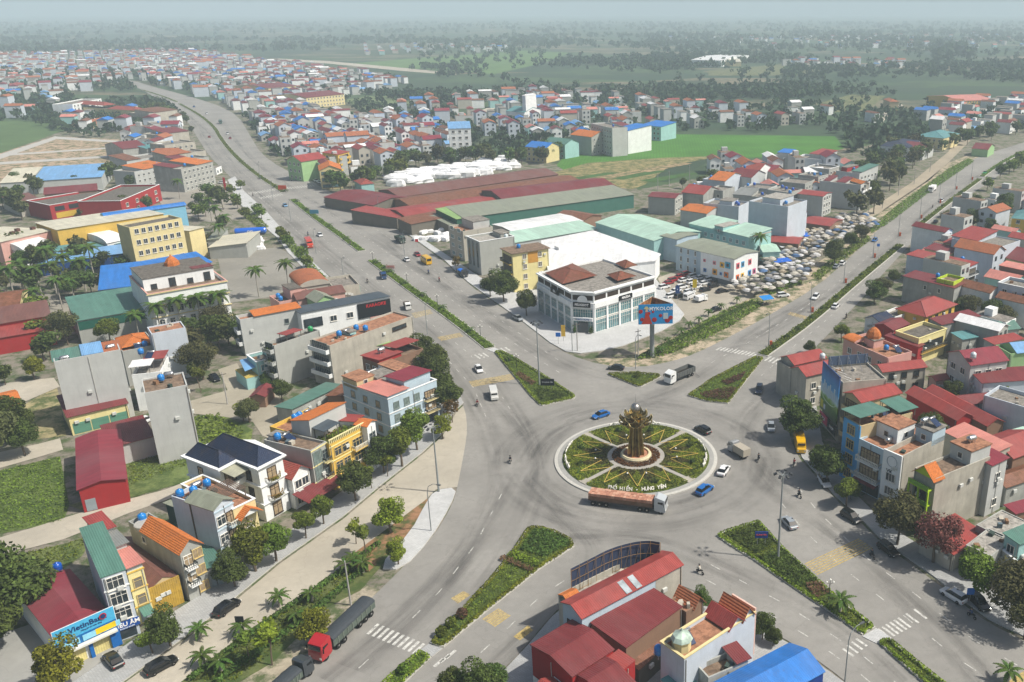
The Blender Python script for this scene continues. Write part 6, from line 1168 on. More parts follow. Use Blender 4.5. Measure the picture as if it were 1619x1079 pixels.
    if lb.startswith('white long house'):
        x,y = b.fp('l',b.Dp*.5,.1); q = obj('lettering',text_mesh('K\nA\nR\nA',1.4,M('#c04a78','plain'),.05,True),b.root,(x,y,b.h-4.2)); q.rotation_euler = (PI/2,0,-PI/2)
    if lb.startswith('long grey walled house with red strip roof and two'):
        for t in (.42,.7): fm,pm = win_mesh(.8,1.2,'wg'); q = obj('window',fm,b.root,(b.W*t,-.01,b.h-2.6)); obj('pane',pm,q)
for i,ch in enumerate('KARAOKE'): pass
# ------------------------------------------------------------------ corner houses at the lower edge
b = B('long red roofed pale blue walled house under the scaffold screen',(920,977),(1078,893),(898,948),9.3,'blue',('gx','red'),rise=.9,fl=3,ov=.25,short='the red roofed corner house')
b.win('f',1,1,3.4,1.5,5.6,3,.8,b.W*.72,'dg'); b.win('l',1,1,2.2,1.5,5.6,3,.5,.5,'dg')
for t in (.42,.52): mb = MB(); mb.add([(b.W*t,-.2,b.h+.14),(b.W*(t+.055),-.2,b.h+.14),(b.W*(t+.055),b.Dp*.45,b.h+.95),(b.W*t,b.Dp*.45,b.h+.95)],[(0,1,2,3)],M('#8a9296','glass')); obj('skylight',mb,b.root)
mb = MB(); mb.box(b.W*.72,-.03,0,b.W,-.012,8.9,WM('beige*')); obj('cement_side',mb,b.root)
b2 = B('curved cement terrace wing before the scaffold screen',(901,954),(1046,880),(893,934),8.0,'beige*',deck='pale',par=1.0,fl=3); b2.room(.0,.12,.1,.9,1.0,'beige*',('gx','orange'))
sc_ = thing('scaffold_screen','curved bamboo scaffold with dark blue safety netting above the red roof','scaffold',(0,0,0)); arc = [(903,936),(930,922),(965,903),(1000,893),(1025,890),(1043,893)]
pts = chaikin([G(u,v-8,8.2) for u,v in arc],False,2); zt,zb = 11.4,4.6; mb = MB(); n = len(pts)
mb.add([(p.x,p.y,zb) for p in pts]+[(p.x,p.y,zt) for p in pts],[(i,i+1,n+i+1,n+i) for i in range(n-1)],M((.035,.05,.10),'plain')); obj('netting',mb,sc_)
rs = resample(pts,11); BAM = M('#9a7b55','plain')
for i,p in enumerate(rs):
    mb = MB(); mb.tube([(p.x+.1,p.y-.25,3.0),(p.x+.1,p.y-.25,zt+.1)],.045,BAM,5); obj('pole',mb,sc_)
    if i < 10: q = rs[i+1]; mb = MB(); mb.tube([(p.x,p.y-.3,zb+.3),(q.x,q.y-.3,zt-.4)],.03,BAM,4); obj('brace',mb,sc_)
for z in (7.2,9.3,11.1): mb = MB(); mb.tube([(p.x,p.y-.28,z) for p in pts],.035,BAM,4); obj('rail',mb,sc_)
b = B('dark red roofed L shaped hall with blue skylight and white lower wall',(840,1020),(905,1070),(885,968),7.6,'red',[('gy','dred')][0],fl=2,ov=.15,rise=.8)
mb = MB(); mb.box(b.W*.55,-.05,-.2,b.W,-.01,5.2,WM('white')); mb.box(0,-.05,-.2,b.W*.54,-.01,2.4,WM('white')); obj('white_wall',mb,b.root); mb = MB(); mb.add([(b.W*.62,b.Dp*.25,b.h+.5),(b.W*.78,b.Dp*.25,b.h+.33),(b.W*.78,b.Dp*.42,b.h+.33),(b.W*.62,b.Dp*.42,b.h+.5)],[(0,1,2,3)],M('#2f8fae','glass')); obj('skylight',mb,b.root)
for lb,a_,b2,d_,h_,wl,rf,kw in (
  ('dark red roofed lower wing continuing the L shaped hall',(900,1060),(960,1110),(935,1025),7.0,'dred' if 0 else 'red',('gy','dred'),dict(rise=.8,ov=.1)),
  ('big brick red single slope roof behind the red corner house',(990,1025),(1078,960),(943,985),7.2,'brick',('s+y','dred'),dict(rise=.6,ov=.1)),
  ('orange red sheet roof at the lower edge beside the railing',(828,1105),(880,1150),(850,1042),4.5,'brick',('gx','red'),dict(ov=.1)),
  ('small bright red capped box house between the red roofs',(980,1064),(1004,1045),(958,1045),6.8,'red',('s+y','red'),dict(rise=.2,ov=.05)),
  ('rusty corrugated lean to roofs among the red halls',(1010,1060),(1052,1022),(990,1040),3.6,'dark',[('gx','rust')][0],dict(ov=.1)),
  ('terracotta decked house with glass cupola and orange street gable',(1082,1042),(1194,968),(1050,1012),9.5,'tower',[('gy','red',.62,.82,.02,.98,.0,1.3),('gy','tile',.82,.97,.02,.98,.1,1.5)],dict(deck='terra',par=.6,coping='cream',tanks=((.02,1.15,'blue',6.5),(.22,.55,'solar')),fl=3)),
  ('rust stained little house with ochre gable behind the terrace',(1085,968),(1112,950),(1060,948),6.5,'rust' if 0 else 'brick',[('gy','tile',.45,1,0,1,0,1.3)],dict(deck='terra',par=.4)),
  ('brown stained terrace house behind the bright blue roof',(1120,1072),(1183,1045),(1092,1055),6.5,'grey*',[('s+y','dred',.72,1,0,1,.5)],dict(deck='brown')),
  ('green tin roofed shed at the lower edge by the blue roof',(1070,1098),(1100,1082),(1050,1078),4.5,'grey',('s+y','teal'),{}),
  ('bright blue ridged roof hall at the lower edge',(1180,1130),(1302,1062),(1118,1086),6.0,'#1b3f8a',('gx','blue'),dict(rise=1.3,cat='hall',name='hall',ov=.2))):
    b = B(lb,a_,b2,d_,h_,wl,rf,**kw)
    if lb.startswith('terracotta'):
        mb = MB(); mb.lathe([(1.3,0),(1.3,1.5),(1.5,1.55),(1.5,1.7)],WM('cream'),8,b.W*.12,b.Dp*.5); mb.lathe([(1.55,1.7),(1.2,2.3),(.2,2.9),(.05,3.3)],M('#9fb0a4','glass'),8,b.W*.12,b.Dp*.5); obj('cupola',mb,b.root,(0,0,b.deck))
        mb = MB(); mb.box(b.W-.02,0,2,b.W+.25,b.Dp,b.h+.6,M('#d8b8ac','plaster')); obj('pink_front',mb,b.root); fm,pm = win_mesh(1.4,2.6,'dg'); q = obj('window',fm,b.root,(b.W+.26,b.Dp*.35,5),PI/2)
# ------------------------------------------------------------------ more distant houses
ROADG = GP(ROADPX)
OCC = [(Vector(o.location[:2])+Vector((0,0)),9.0) for o in COL.objects if o.parent is None and o.get('category') and o.location.y > 60 and o.get('category') not in ('hedge','water tank','solar heater','wrapped goods','garden edging','shrub','garden light')]
FP = []
for o in COL.objects:
    if o.parent is None and o.get('category') and len(o.children) > 1 and o.children[0].name.startswith('wall'):
        bb = [Vector(c) for c in o.children[0].bound_box]; xs = [c.x for c in bb]; ys = [c.y for c in bb]
        FP.append((Vector(o.location[:2]),o.rotation_euler.z,min(xs),max(xs),min(ys),max(ys)))
def free(p,r):
    for c,a,x0,x1,y0,y1 in FP:
        d = p-c
        if abs(d.x)+abs(d.y) > 120: continue
        x = d.x*math.cos(a)+d.y*math.sin(a); y = -d.x*math.sin(a)+d.y*math.cos(a)
        if x0-r < x < x1+r and y0-r < y < y1+r: return False
    return True
def in_road(p,r=3):
    X = np.array([p.x,p.x+r,p.x-r,p.x,p.x]); Y = np.array([p.y,p.y,p.y,p.y+r,p.y-r]); return inside(ROADG,X,Y).any()
VR = [('red','red'),('dred','dark red'),('flat','flat cement'),('crim','crimson'),('tile','terracotta tiled'),('flat','flat grey'),('sky','light blue'),('white','white sheet'),('flat','flat brown'),('rust','rusty'),('blue','bright blue'),('pinkr','faded pink')]
VW = ['lgrey','grey','beige','white','lgrey','tower','lgrey','white','grey','aqua','tower','white']; WN = {'lgrey': 'pale grey','grey': 'grey','beige': 'beige','white': 'white','cream': 'cream','tower': 'bluish grey','yellow': 'yellow','aqua': 'pale aqua'}
HV = []
def vhouse(i):
    rg = random.Random(100+i); rc,rn = VR[i % 12]; wl = VW[(i*5+2) % 12]; w_ = rg.uniform(5,8.5); d_ = rg.uniform(9,15); h = rg.choice([4,6.6,7,7.5,8.5,10]); m = WM(wl); mb = MB()
    if rc == 'flat':
        mb.box(-w_/2,-d_/2,-.2,w_/2,d_/2,h,m); r = obj('distant_house',mb,None,(0,0,-600)); k = MB(); k.box(-w_/2+.2,-d_/2+.2,h+.01,w_/2-.2,d_/2-.2,h+.15,M(DECKC['cement' if i % 2 else 'brown'],'deck')); k.box(-w_/4,0,h+.16,w_/4,d_/4,h+2.4,m); obj('roof',k,r)
    else:
        mb.box(-w_/2,-d_/2,-.2,w_/2,d_/2,h,m); rs = w_*.22; mb.add([(-w_/2,-d_/2,h),(w_/2,-d_/2,h),(w_/2,d_/2,h),(-w_/2,d_/2,h),(0,-d_/2,h+rs),(0,d_/2,h+rs)],[(0,1,4),(2,3,5)],m); r = obj('distant_house',mb,None,(0,0,-600)); k = MB(); e = .4
        for s in (-1,1): k.add([(s*(w_/2+e),-d_/2-e,h-.15),(s*(w_/2+e),d_/2+e,h-.15),(0,d_/2+e,h+rs+.05),(0,-d_/2-e,h+rs+.05),(s*(w_/2+e),-d_/2-e,h-.02),(s*(w_/2+e),d_/2+e,h-.02),(0,d_/2+e,h+rs+.17),(0,-d_/2-e,h+rs+.17)],[(0,1,2,3),(7,6,5,4),(0,3,7,4),(1,0,4,5),(2,1,5,6)],RM(rc,'y'))
        obj('roof',k,r)
    for z in ([1.0,4.4,7.6][:max(1,int(h/3.3))]):
        for sx in (-.25,.25):
            fm,pm = win_mesh(1.3,1.4,'wg')
            for yy,a in ((-d_/2-.02,0),(d_/2+.02,PI)): obj('window',pm,r,(w_*sx*(1 if a == 0 else -1)-.65*(1 if a == 0 else -1),yy-.05*(1 if a == 0 else -1),z),a)
    r['category'] = 'house'; HV.append((r,'%s walled house with %s roof' % (WN[wl],rn),w_,d_,h,m,rc))
for i in range(24): vhouse(i)
TOWNS = [
 ([(385,192),(470,172),(560,195),(620,195),(700,205),(722,236),(690,252),(610,264),(565,282),(520,292),(490,276),(440,255),(418,240),(395,215)],12.5,.86,.55,'in the quarter right of the left highway'),
 ([(600,190),(590,170),(700,160),(860,150),(1010,160),(1095,172),(1100,196),(1010,212),(905,232),(800,222),(715,205)],17,.6,.3,'in the village beyond the market sheds'),
 ([(1080,172),(1200,165),(1270,170),(1290,200),(1200,210),(1100,205)],22,.45,.3,'in the scattered village beyond the green field'),
 ([(1300,168),(1345,180),(1390,185),(1370,200),(1300,205)],24,.35,.5,'near the rough grass plot'),
 ([(-60,90),(300,84),(430,100),(560,118),(650,132),(560,152),(480,165),(385,182),(350,166),(290,146),(225,128),(170,135),(110,155),(0,160),(-60,160)],16,.72,.55,'in the far town around the left highway'),
 ([(-40,150),(90,160),(110,182),(0,190),(-40,190)],20,.35,.2,'among trees at the far left'),
 ([(95,188),(212,180),(240,200),(195,214),(100,208)],17,.45,.2,'behind the tan building plot'),
 ([(1450,182),(1540,166),(1660,160),(1660,205),(1560,226),(1500,214),(1460,205)],16,.7,.9,'in the far right roadside quarter'),
 ([(1235,98),(1420,100),(1430,110),(1250,110)],26,.6,.3,'in the hazy village far beyond the fields'),
 ([(570,74),(800,72),(830,80),(640,88),(560,88)],34,.5,.3,'in the hazy village behind the rice field'),
 ([(1040,62),(1619,55),(1619,80),(1200,76)],55,.35,.3,'scattered on the hazy plain to the right'),
 ([(1440,385),(1640,300),(1640,700),(1500,560),(1490,480)],13,.55,.75,'in the right quarter between the red roofs'),
 ([(1110,262),(1370,270),(1370,320),(1180,330),(1080,320)],13,.5,.15,'in the grey cluster behind the umbrellas'),
 ([(200,200),(290,200),(345,285),(230,285),(205,240)],14,.45,.1,'in the grey row left of the highway')]
cand = []
for px,sp_,keep,ang,ph in TOWNS:
    poly = GP(px); xs = [p.x for p in poly]; ys = [p.y for p in poly]; ca,sa = math.cos(ang),math.sin(ang); cx0,cy0 = sum(xs)/len(xs),sum(ys)/len(ys); rad = max(max(xs)-min(xs),max(ys)-min(ys)); n = int(rad/sp_)+1
    for i in range(-n,n):
        for j in range(-n,n):
            if R.random() > keep: continue
            u,v = i*sp_*.82+R.uniform(-1.2,1.2),j*sp_*1.25+R.uniform(-2,2); p = Vector((cx0+u*ca-v*sa,cy0+u*sa+v*ca))
            if not inside(poly,np.array([p.x]),np.array([p.y]))[0] or in_road(p,8) or not free(p,6.5): continue
            cand.append((p.length,p,ang+(PI/2 if R.random() < .2 else 0)+R.uniform(-.06,.06),ph))
cand.sort(key=lambda q: q[0]); used = set(); FAR = MB()
NB = 240
for k,(d,p,a,ph) in enumerate(cand):
    i = R.randrange(24); r,nm,w_,d_,h,m,rc = HV[i]
    if k < NB:
        lb = ' '.join((nm+' '+ph).split()[:16])
        if i not in used: used.add(i); o = r; o.location = (p.x,p.y,.05); o.rotation_euler = (0,0,a); o['label'] = lb
        else: o = copy_tree(r,(p.x,p.y,.05),a,lb)
        o['group'] = lb; o.scale = (1,1,R.uniform(.85,1.15)); FP.append((p,a,-w_/2,w_/2,-d_/2,d_/2))
    else:
        T = Matrix.Translation((p.x,p.y,0)) @ Matrix.Rotation(a,4,'Z'); FAR.box(-w_/2,-d_/2,0,w_/2,d_/2,h,m,T); mm = M(DECKC['cement'],'deck') if rc == 'flat' else RM(rc,'x'); rs = 0.2 if rc == 'flat' else w_*.22
        FAR.add([T @ Vector(q) for q in ((-w_/2-.3,-d_/2-.3,h),(w_/2+.3,-d_/2-.3,h),(w_/2+.3,d_/2+.3,h),(-w_/2-.3,d_/2+.3,h),(0,-d_/2-.3,h+rs),(0,d_/2+.3,h+rs))],[(0,1,4),(1,2,5,4),(2,3,5),(3,0,4,5)],mm)
for i in range(24):
    if i not in used: HV[i][0].hide_render = True; [bpy.data.objects.remove(c) for c in list(HV[i][0].children)]; bpy.data.objects.remove(HV[i][0])
o = obj('distant_houses',FAR); tag(o,'hundreds of tiny houses of the hazy far town',kind='stuff')
for lb,a_,b2,d_,h_,wl,rf,kw in (
  ('white seven storey block with blue roof in the middle distance',(709,204),(744,203),(710,197),19,'white',('s+y','sky'),dict(wf='f',fl=5,ww=1.6)),
  ('long cream school with red roof beyond the highway quarter',(424,140),(470,136),(424,132),9,'cream',('gx','dred'),dict(wf='f',fl=2,cat='school',name='school')),
  ('long red roofed cream school block far beyond the highway quarter',(484,155),(544,149),(482,147),10,'cream',('gx','dred'),dict(wf='f',fl=3,cols={'f': 12},cat='school',name='school')),
  ('white church with grey green roof and bell tower',(800,176),(829,178),(803,170),9,'white',('gx','teal'),dict(cat='church',name='church',rise=3,rooms=((.82,1.0,.1,.7,13,'white',('h','white')),))),
  ('grey six storey block with window grid beside the green field',(934,195),(968,203),(938,189),18,'lgrey',None,dict(wf='f',fl=5,tanks=((.7,.5,'dblue'),))),
  ('pair of white balconied blocks with blue roof at the field edge',(969,204),(993,207),(972,195),15,'white',('s+y','blue'),dict(wf='f',fl=4)),
  ('teal sided white block at the field edge',(996,205),(1011,204),(993,196),15,'aqua',('s+y','dred'),dict(wf='f',fl=4)),
  ('grey house with orange roof left of the field edge blocks',(902,213),(935,217),(905,206),12,'grey',('gx','orange'),dict(wf='r',fl=3)),
  ('long green roofed grey house near the field corner',(860,225),(893,229),(862,219),9,'aqua',('gx','green'),dict(wf='f')),
  ('blue roofed pale house by the dense trees',(831,232),(863,235),(834,226),9,'cream',('gx','blue'),dict(wf='f')),
  ('green balconied house with blue roof behind the field',(1013,198),(1045,201),(1016,192),10,'aqua',('s+y','blue'),dict(wf='f')),
  ('long white roofed factory far out on the plain',(1092,95),(1140,96),(1095,86),10,'white',('gx','white'),dict(cat='factory',name='factory_hall')),
  ('low cream factory wing far out on the plain',(1141,98),(1172,98),(1142,94),7,'cream',('gx','cream'),dict(cat='factory',name='factory_hall')),
  ('cafe house with orange gable and dark glazed terrace by the highway',(505,270),(539,268),(501,262),10,'cream',('gy','orange'),dict(wf='f',ws='dt',ww=3)),
  ('grey green house with orange roof beside the glazed cafe',(476,256),(515,250),(470,250),11,'green',('gx','red'),dict(wf='l')),
  ('yellow house with curved balconies behind the glazed cafe',(534,245),(552,240),(532,238),12,'yellow',('s+y','red'),dict(wf='fl',bal=('f','solid','yellow')))):
    B(lb,a_,b2,d_,h_,wl,rf,**kw)
# ------------------------------------------------------------------ trees
BARK = M((.14,.11,.08),'dirty'); TREES = {}
def crown_pts(rg,n,rx,rz,zc,blobs=12,open_=.0):
    C = []
    for i in range(blobs):
        a = rg.uniform(0,2*PI); r = rx*.62*math.sqrt(rg.random()); z = zc+rz*rg.uniform(-.62,.66)*(1-.35*(r/rx)); C.append((r*math.cos(a),r*math.sin(a),z,rx*rg.uniform(.26,.46)))
    C.append((0,0,zc+rz*.25,rx*.5)); C = np.array(C); k = NR.integers(0,len(C),n); d = NR.normal(0,1,(n,3)); d /= np.linalg.norm(d,axis=1)[:,None]
    rr = C[k,3]*NR.uniform(.55,1.08,n)**.6; P = C[k,:3]+d*rr[:,None]*np.array([1,1,.85]); return P,d,C
def make_tree(key,leafm,rx,rz,zc,n,sz,label='x',cat='tree',trunk=.2,blobs=12):
    rg = random.Random(hash(key) % 999 if not isinstance(key,str) else sum(map(ord,key))); P,d,C = crown_pts(rg,n,rx,rz,zc,blobs)
    r = thing('tree','x',cat,(0,0,-700)); mb = MB(); tx,ty = rg.uniform(-.3,.3),rg.uniform(-.3,.3); zt = zc-rz*.35
    mb.tube([(0,0,-.2),(tx*.4,ty*.4,zt*.5),(tx,ty,zt),(tx,ty,zc+rz*.2)],[trunk,trunk*.8,trunk*.65,trunk*.3],BARK,7 if n > 900 else 5)
    if n > 300:
        for c in C[:8 if n > 900 else 4]: mb.tube([(tx*.7,ty*.7,zt*.8),tuple((c[:3]*.5+np.array([tx,ty,zt])*.5)-np.array([0,0,.2])),tuple(c[:3])],[trunk*.5,trunk*.3,trunk*.12],BARK,4)
    obj('trunk',mb,r); obj('crown',quads_mesh('crown',leaf_quads(P,d*.8+np.array([0,0,.35]),sz),[leafm]),r); TREES[key] = [r,False]
def make_palm(key,h,fl,nf,col):
    r = thing('palm_tree','x','palm tree',(0,0,-700)); mb = MB(); mb.tube([(0,0,-.2),(.12,0,h*.4),(.05,.1,h*.8),(0,0,h)],[.24,.17,.17,.12],M((.36,.34,.30),'dirty'),7); obj('trunk',mb,r)
    for v_ in range(2):
        Q = []; T = 9
        for s in range(T):
            t0,t1 = s/T,(s+1)/T; f = lambda t: np.array([fl*.92*t,0,fl*(.42*t-.85*t*t)])
            for sd_ in (-1,1):
                w0 = (.26*math.sin(PI*min(1,t0*.9+.12)))*fl*.62; p0,p1 = f(t0),f(t1); m_ = np.array([0,sd_,-.55 if v_ else -.3]); Q.append([p0,p0+m_*w0+np.array([.15,0,0]),(p0+p1)/2+m_*w0*1.05+np.array([.2,0,0]),(p0+p1)/2]); Q.append([(p0+p1)/2,(p0+p1)/2+m_*w0*.8+np.array([.1,0,0]),p1+m_*w0*.9+np.array([.12,0,0]),p1])
        fm = quads_mesh('frond',np.array(Q),[col])
        for i in range(nf//2):
            a = 2*PI*(i+.5*v_)/(nf//2)+R.uniform(-.12,.12); q = obj('frond',fm,r,(0,0,h-.05),a); q.rotation_euler = (0,(-.5 if v_ else .12)+R.uniform(-.15,.15),a)
    TREES[key] = [r,False]
LM1 = M((.12,.16,.02),'leaf'); LM2 = M((.078,.112,.024),'leaf'); LM3 = M((.19,.22,.02),'leaf'); LM4 = M((.095,.10,.035),'leaf'); LPK = M((.16,.055,.06),'leaf'); LPL = M((.075,.13,.022),'leaf'); LBR = M((.14,.10,.02),'leaf')
make_tree('lush',LM1,3.4,2.5,4.4,6500,.25); make_tree('lush2',LM1,3.4,2.6,4.6,6500,.25); make_tree('dark',LM2,3.8,2.9,4.9,7500,.26); make_tree('dark2',LM2,3.6,3.1,5.1,7000,.26,blobs=17)
make_tree('pale',LM3,3.0,2.3,4.0,4600,.24,blobs=11); make_tree('olive',LM4,4.4,2.8,4.9,7000,.26,blobs=18); make_tree('pink',LPK,3.6,2.5,4.7,4200,.23,blobs=15); make_tree('thin',LM3,1.5,1.5,3.4,420,.3,trunk=.09,blobs=6); make_tree('thin2',LM1,1.6,1.7,3.8,520,.3,trunk=.1,blobs=7); make_tree('autumn',LBR,2.4,1.8,3.8,900,.28,trunk=.13)
make_tree('mida',LM2,3.6,3.2,5.6,520,.8); make_tree('midb',LM1,3.4,2.8,5.0,480,.8); make_tree('midc',LM4,4.0,3.2,5.8,520,.85); make_tree('midd',LM2,4.4,3.0,5.6,560,.85)
make_palm('palm',9.5,3.6,16,LPL); make_palm('palmlow',2.0,1.9,14,LPL); make_palm('palmmini',.9,1.2,12,LPL)
def plant(key,u,v,label=None,sc=1.0,group=None,p=None,h=None):
    if key[:3] != 'mid' and p is None: sc *= {'p': 1.22 if key == 'palm' else 1.0}.get(key[0] if key[:2] == 'pa' and key != 'pale' else '',1.17)
    p = p or G(u,v,.15); r,used_ = TREES[key]; a = R.uniform(0,6.28); s = sc*R.uniform(.94,1.06)
    if not used_: TREES[key][1] = True; o = r; o.location = (p.x,p.y,.12); o.rotation_euler = (0,0,a); o.scale = (s,s,s*R.uniform(.93,1.07)); o['label'] = label
    else: o = copy_tree(r,(p.x,p.y,.12),a,label,None,(s,s,s*R.uniform(.93,1.07)))
    if group: o['group'] = group
    elif 'group' in o.keys(): del o['group']
    return o
for key,u,v,sc,lb in (
  ('lush',242,1034,.55,'leafy tree on the footway left of the blue clinic sign'),('dark',270,1022,.68,'dark leafed tree before the ochre hoarding'),('dark',372,928,.72,'dark tree beside the green garage roof'),('lush2',405,904,1.05,'broad green tree before the pale blue house'),('lush',437,888,1.05,'broad green tree before the white villa porch'),
  ('lush2',484,852,.68,'round tree on a thin trunk right of the villa'),('lush',512,829,.72,'tree with forked trunk before the red porch roof'),('dark2',563,792,.95,'wide dark tree before the yellow house door'),('thin2',588,773,.9,'small slim tree on the footway by the yellow house'),('thin2',613,754,.9,'slim tree near the footway edge below the bushy ones'),('dark',607,748,.95,'dense tree at the right end of the yellow house'),
  ('lush',636,738,1.15,'largest bright green tree before the bluish corner house'),('lush2',660,712,1.1,'bright green tree right of the largest one'),('pale',700,694,.85,'yellowish tree at the corner of the footway'),('dark2',708,655,1.1,'dark tall tree nearest the yellow road stripes'),('dark',700,632,1.15,'dark tall tree behind the corner house'),('dark2',688,605,1.15,'dark tree second from the long cement house'),('dark',676,585,1.1,'dark tree touching the long cement house'),('autumn',715,668,.9,'half bare yellow brown tree by the kerb'),
  ('pale',618,842,1.0,'round tree standing in the freshly dug soil'),('pale',630,893,.62,'small tree on the white paved island'),('thin2',579,878,1.1,'slim forked tree at the lower end of the soil bed'),('thin',563,860,.9,'tiny sapling beside the soil bed'),('pale',500,1020,.85,'bushy tree above the red lorry cab'),('thin',430,1052,1.4,'thin yellowish tree at the hedge end'),('thin2',395,1045,1.0,'small tree in the lower hedge row'),
  ('pale',103,1098,1.1,'round yellow green tree at the lower left before the bank'),('dark',22,985,1.8,'huge dark tree at the left edge beside the bank roof'),('dark2',-8,1045,1.3,'dark tree cut off at the lower left corner'),
  ('lush',175,545,1.0,'bright green tree before the green roofed hall'),('dark',335,555,1.1,'dark tree behind the white tower house'),('olive',322,600,1.15,'big grey green conifer like tree by the back street'),('dark2',300,545,1.0,'dark tree between hotel and white tower house'),('olive',345,530,1.0,'olive tree in the clump right of the hotel'),('dark',362,545,.9,'dark tree at the end of the hotel clump'),('thin2',318,620,1.0,'small bright tree by the green canopy'),('dark2',447,636,.7,'dark shrubby tree by the maroon kiosk'),('dark',424,612,.45,'small round tree by the blue awning house'),
  ('pale',385,665,.7,'yellow green tree in the garden by the square'),('olive',395,668,.6,'brownish bush at the square edge'),('olive',108,545,1.0,'olive tree beside the long dark red hall'),('dark',118,470,1.0,'dark tree at the end of the palm yard'),('pale',55,600,.9,'yellow green tree by the side street'),('dark',20,700,1.1,'dark tree near the orange tiled cottage'),('dark2',40,720,.9,'second dark tree near the orange cottage'),('olive',-5,735,1.2,'olive tree at the left edge by the short street'),
  ('dark',797,478,1.2,'wide dark tree before the cream four storey house'),('dark2',833,500,.95,'dark tree left of the white showroom'),('autumn',722,430,.9,'brownish tree by the tall grey block'),('dark2',775,470,.8,'lower dark tree by the grey block foot'),
  ('dark',1262,695,1.2,'broad dark tree above the yellow bus'),('dark2',1306,766,1.05,'dark tree before the blue fronted house'),('lush',1338,800,.8,'green tree between parked white car and houses'),('dark',1296,738,.55,'small dark tree below the huge advert'),('dark2',1252,612,.75,'dark tree at the corner of the red gables'),('dark',1279,560,.45,'small dark tree before the red gable corner'),('lush',1330,540,.7,'green tree before the peach house'),
  ('olive',1418,862,1.15,'large brownish green tree over the footway'),('pink',1475,890,1.15,'pink blossoming tree beside the brick red roof'),('lush2',1540,943,1.05,'bright green tree above the white parked car'),('olive',1600,985,1.15,'olive tree at the lower right edge'),('dark',1345,790,.5,'small tree by the red awning'),('olive',1619,1010,.8,'olive tree cut by the right edge'),
  ('dark',1382,480,.9,'dark tree beside the boulevard below the grey wall'),('olive',1395,470,.8,'yellowish tree beside the boulevard'),('dark2',1412,450,.6,'small dark tree by the long white house'),('dark',1450,395,.8,'dark tree at the foot of the arched house'),('olive',1529,505,.8,'yellow flecked tree between red strip roof and blue house'),('dark2',1566,510,.9,'dark tree below the blue grey house'),('olive',1585,520,.8,'olive tree at the blue grey house'),('dark',1319,420,1.1,'dark tree in the scrub beside the umbrellas'),('dark2',1345,395,.8,'tree at the market edge by the boulevard'),('olive',1362,385,.8,'yellowish tree at the far market edge'),('dark',1500,645,.8,'dark tree among the red roofs'),('dark2',1470,700,.8,'dark tree in the courtyard of the long red row'),
  ('lush',1120,1020 if 0 else 905,.01,'')):
    if sc > .05: plant(key,u,v,lb,sc)
for u,v,s in ((765,1118,.75),(742,1112,.6),(712,1108,.6),(780,1100,.6)): plant('dark',u,v,'dark tree at the lower edge beside the orange sheet roof',s,'dark trees at the lower edge')
for u,v,s in ((1205,1012,.5),(1222,1022,.35),(1111,962,.4)): plant('dark',u,v,'dark bush at the street side of the terracotta decked house',s,'bushes by the lower corner houses')

for u,v,s in ((40,470,1.0),(67,469,.95),(90,466,.9),(109,456,1.0),(136,460,1.0),(62,500,.75),(25,480,1.05),(150,440,.95),(82,440,1.0),(120,480,.7),(100,490,.8)): plant('palm',u,v,'tall palm in the row before the factory yard',s,'tall palms before the factory yard')
for u,v,s in ((223,545,.85),(257,540,.95),(290,533,.95),(322,528,.95),(353,522,.95)): plant('palm',u,v,'tall palm standing before the white hotel facade',s,'palms before the hotel facade')
for u,v,lb in ((410,470,'spreading palm on the empty asphalt yard'),(457,458,'palm at the corner of the empty yard nearest the highway'),(285,315,'tall palm on the yard before the grey end house'),(228,290,'palm before the grey house with orange band'),(345,365,'palm behind the cream office wing'),(360,378,'palm beside the white wrapped goods'),(335,350,'palm by the blue tank yard'),(1200,415,'palm beside the colourful school'),(350,395,'palm below the beige canopy roof')): plant('palm',u,v,lb,.85)
for u,v in ((443,958),(493,951),(385,1005),(323,1053),(547,905),(575,905),(318,1010),(350,1062),(470,985),(560,895)): plant('palmlow',u,v,'low palm in the grass strip beside the service street',1.0,'low palms in the grass strip')
for u,v in ((1090,520),(1056,545),(1077,530),(1105,512),(1030,563),(1045,560),(1120,500),(1140,490),(1165,480)): plant('palmlow',u,v,'low palm on the green bank beside the boulevard',.9,'low palms on the boulevard bank')
plant('palmlow',1328,968,'feathery palm on the lower right island',1.25); plant('palmlow',1592,1080,'palm at the lower right picture edge',1.1)
for u,v in ((596,418),(617,432),(640,451),(668,470),(700,490),(744,526),(805,571),(610,426),(470,320),(486,334),(522,360),(548,380),(452,304),(436,297),(412,283),(398,270),(382,257)): plant('palmmini',u,v,'little palm growing on the highway median',1.3,'little palms on the highway median')
for u,v in ((1223,552),(1245,536),(1262,523),(1283,505),(1300,491),(1322,473),(1342,455),(1362,438),(1385,420),(1405,403),(1462,350),(1490,328),(1520,306)):
    P3 = NR.normal(0,1,(150,3)); P3 = P3/np.linalg.norm(P3,axis=1)[:,None]*.8*NR.uniform(.7,1,(150,1)); P3[:,2] = P3[:,2]*.7+.9; p = G(u,v); o = obj('shrub',quads_mesh('shrub',leaf_quads(P3,P3,.3),[LD]),None,(p.x,p.y,0)); tag(o,'round clipped shrub on the boulevard median','shrub','round shrubs on the boulevard median')
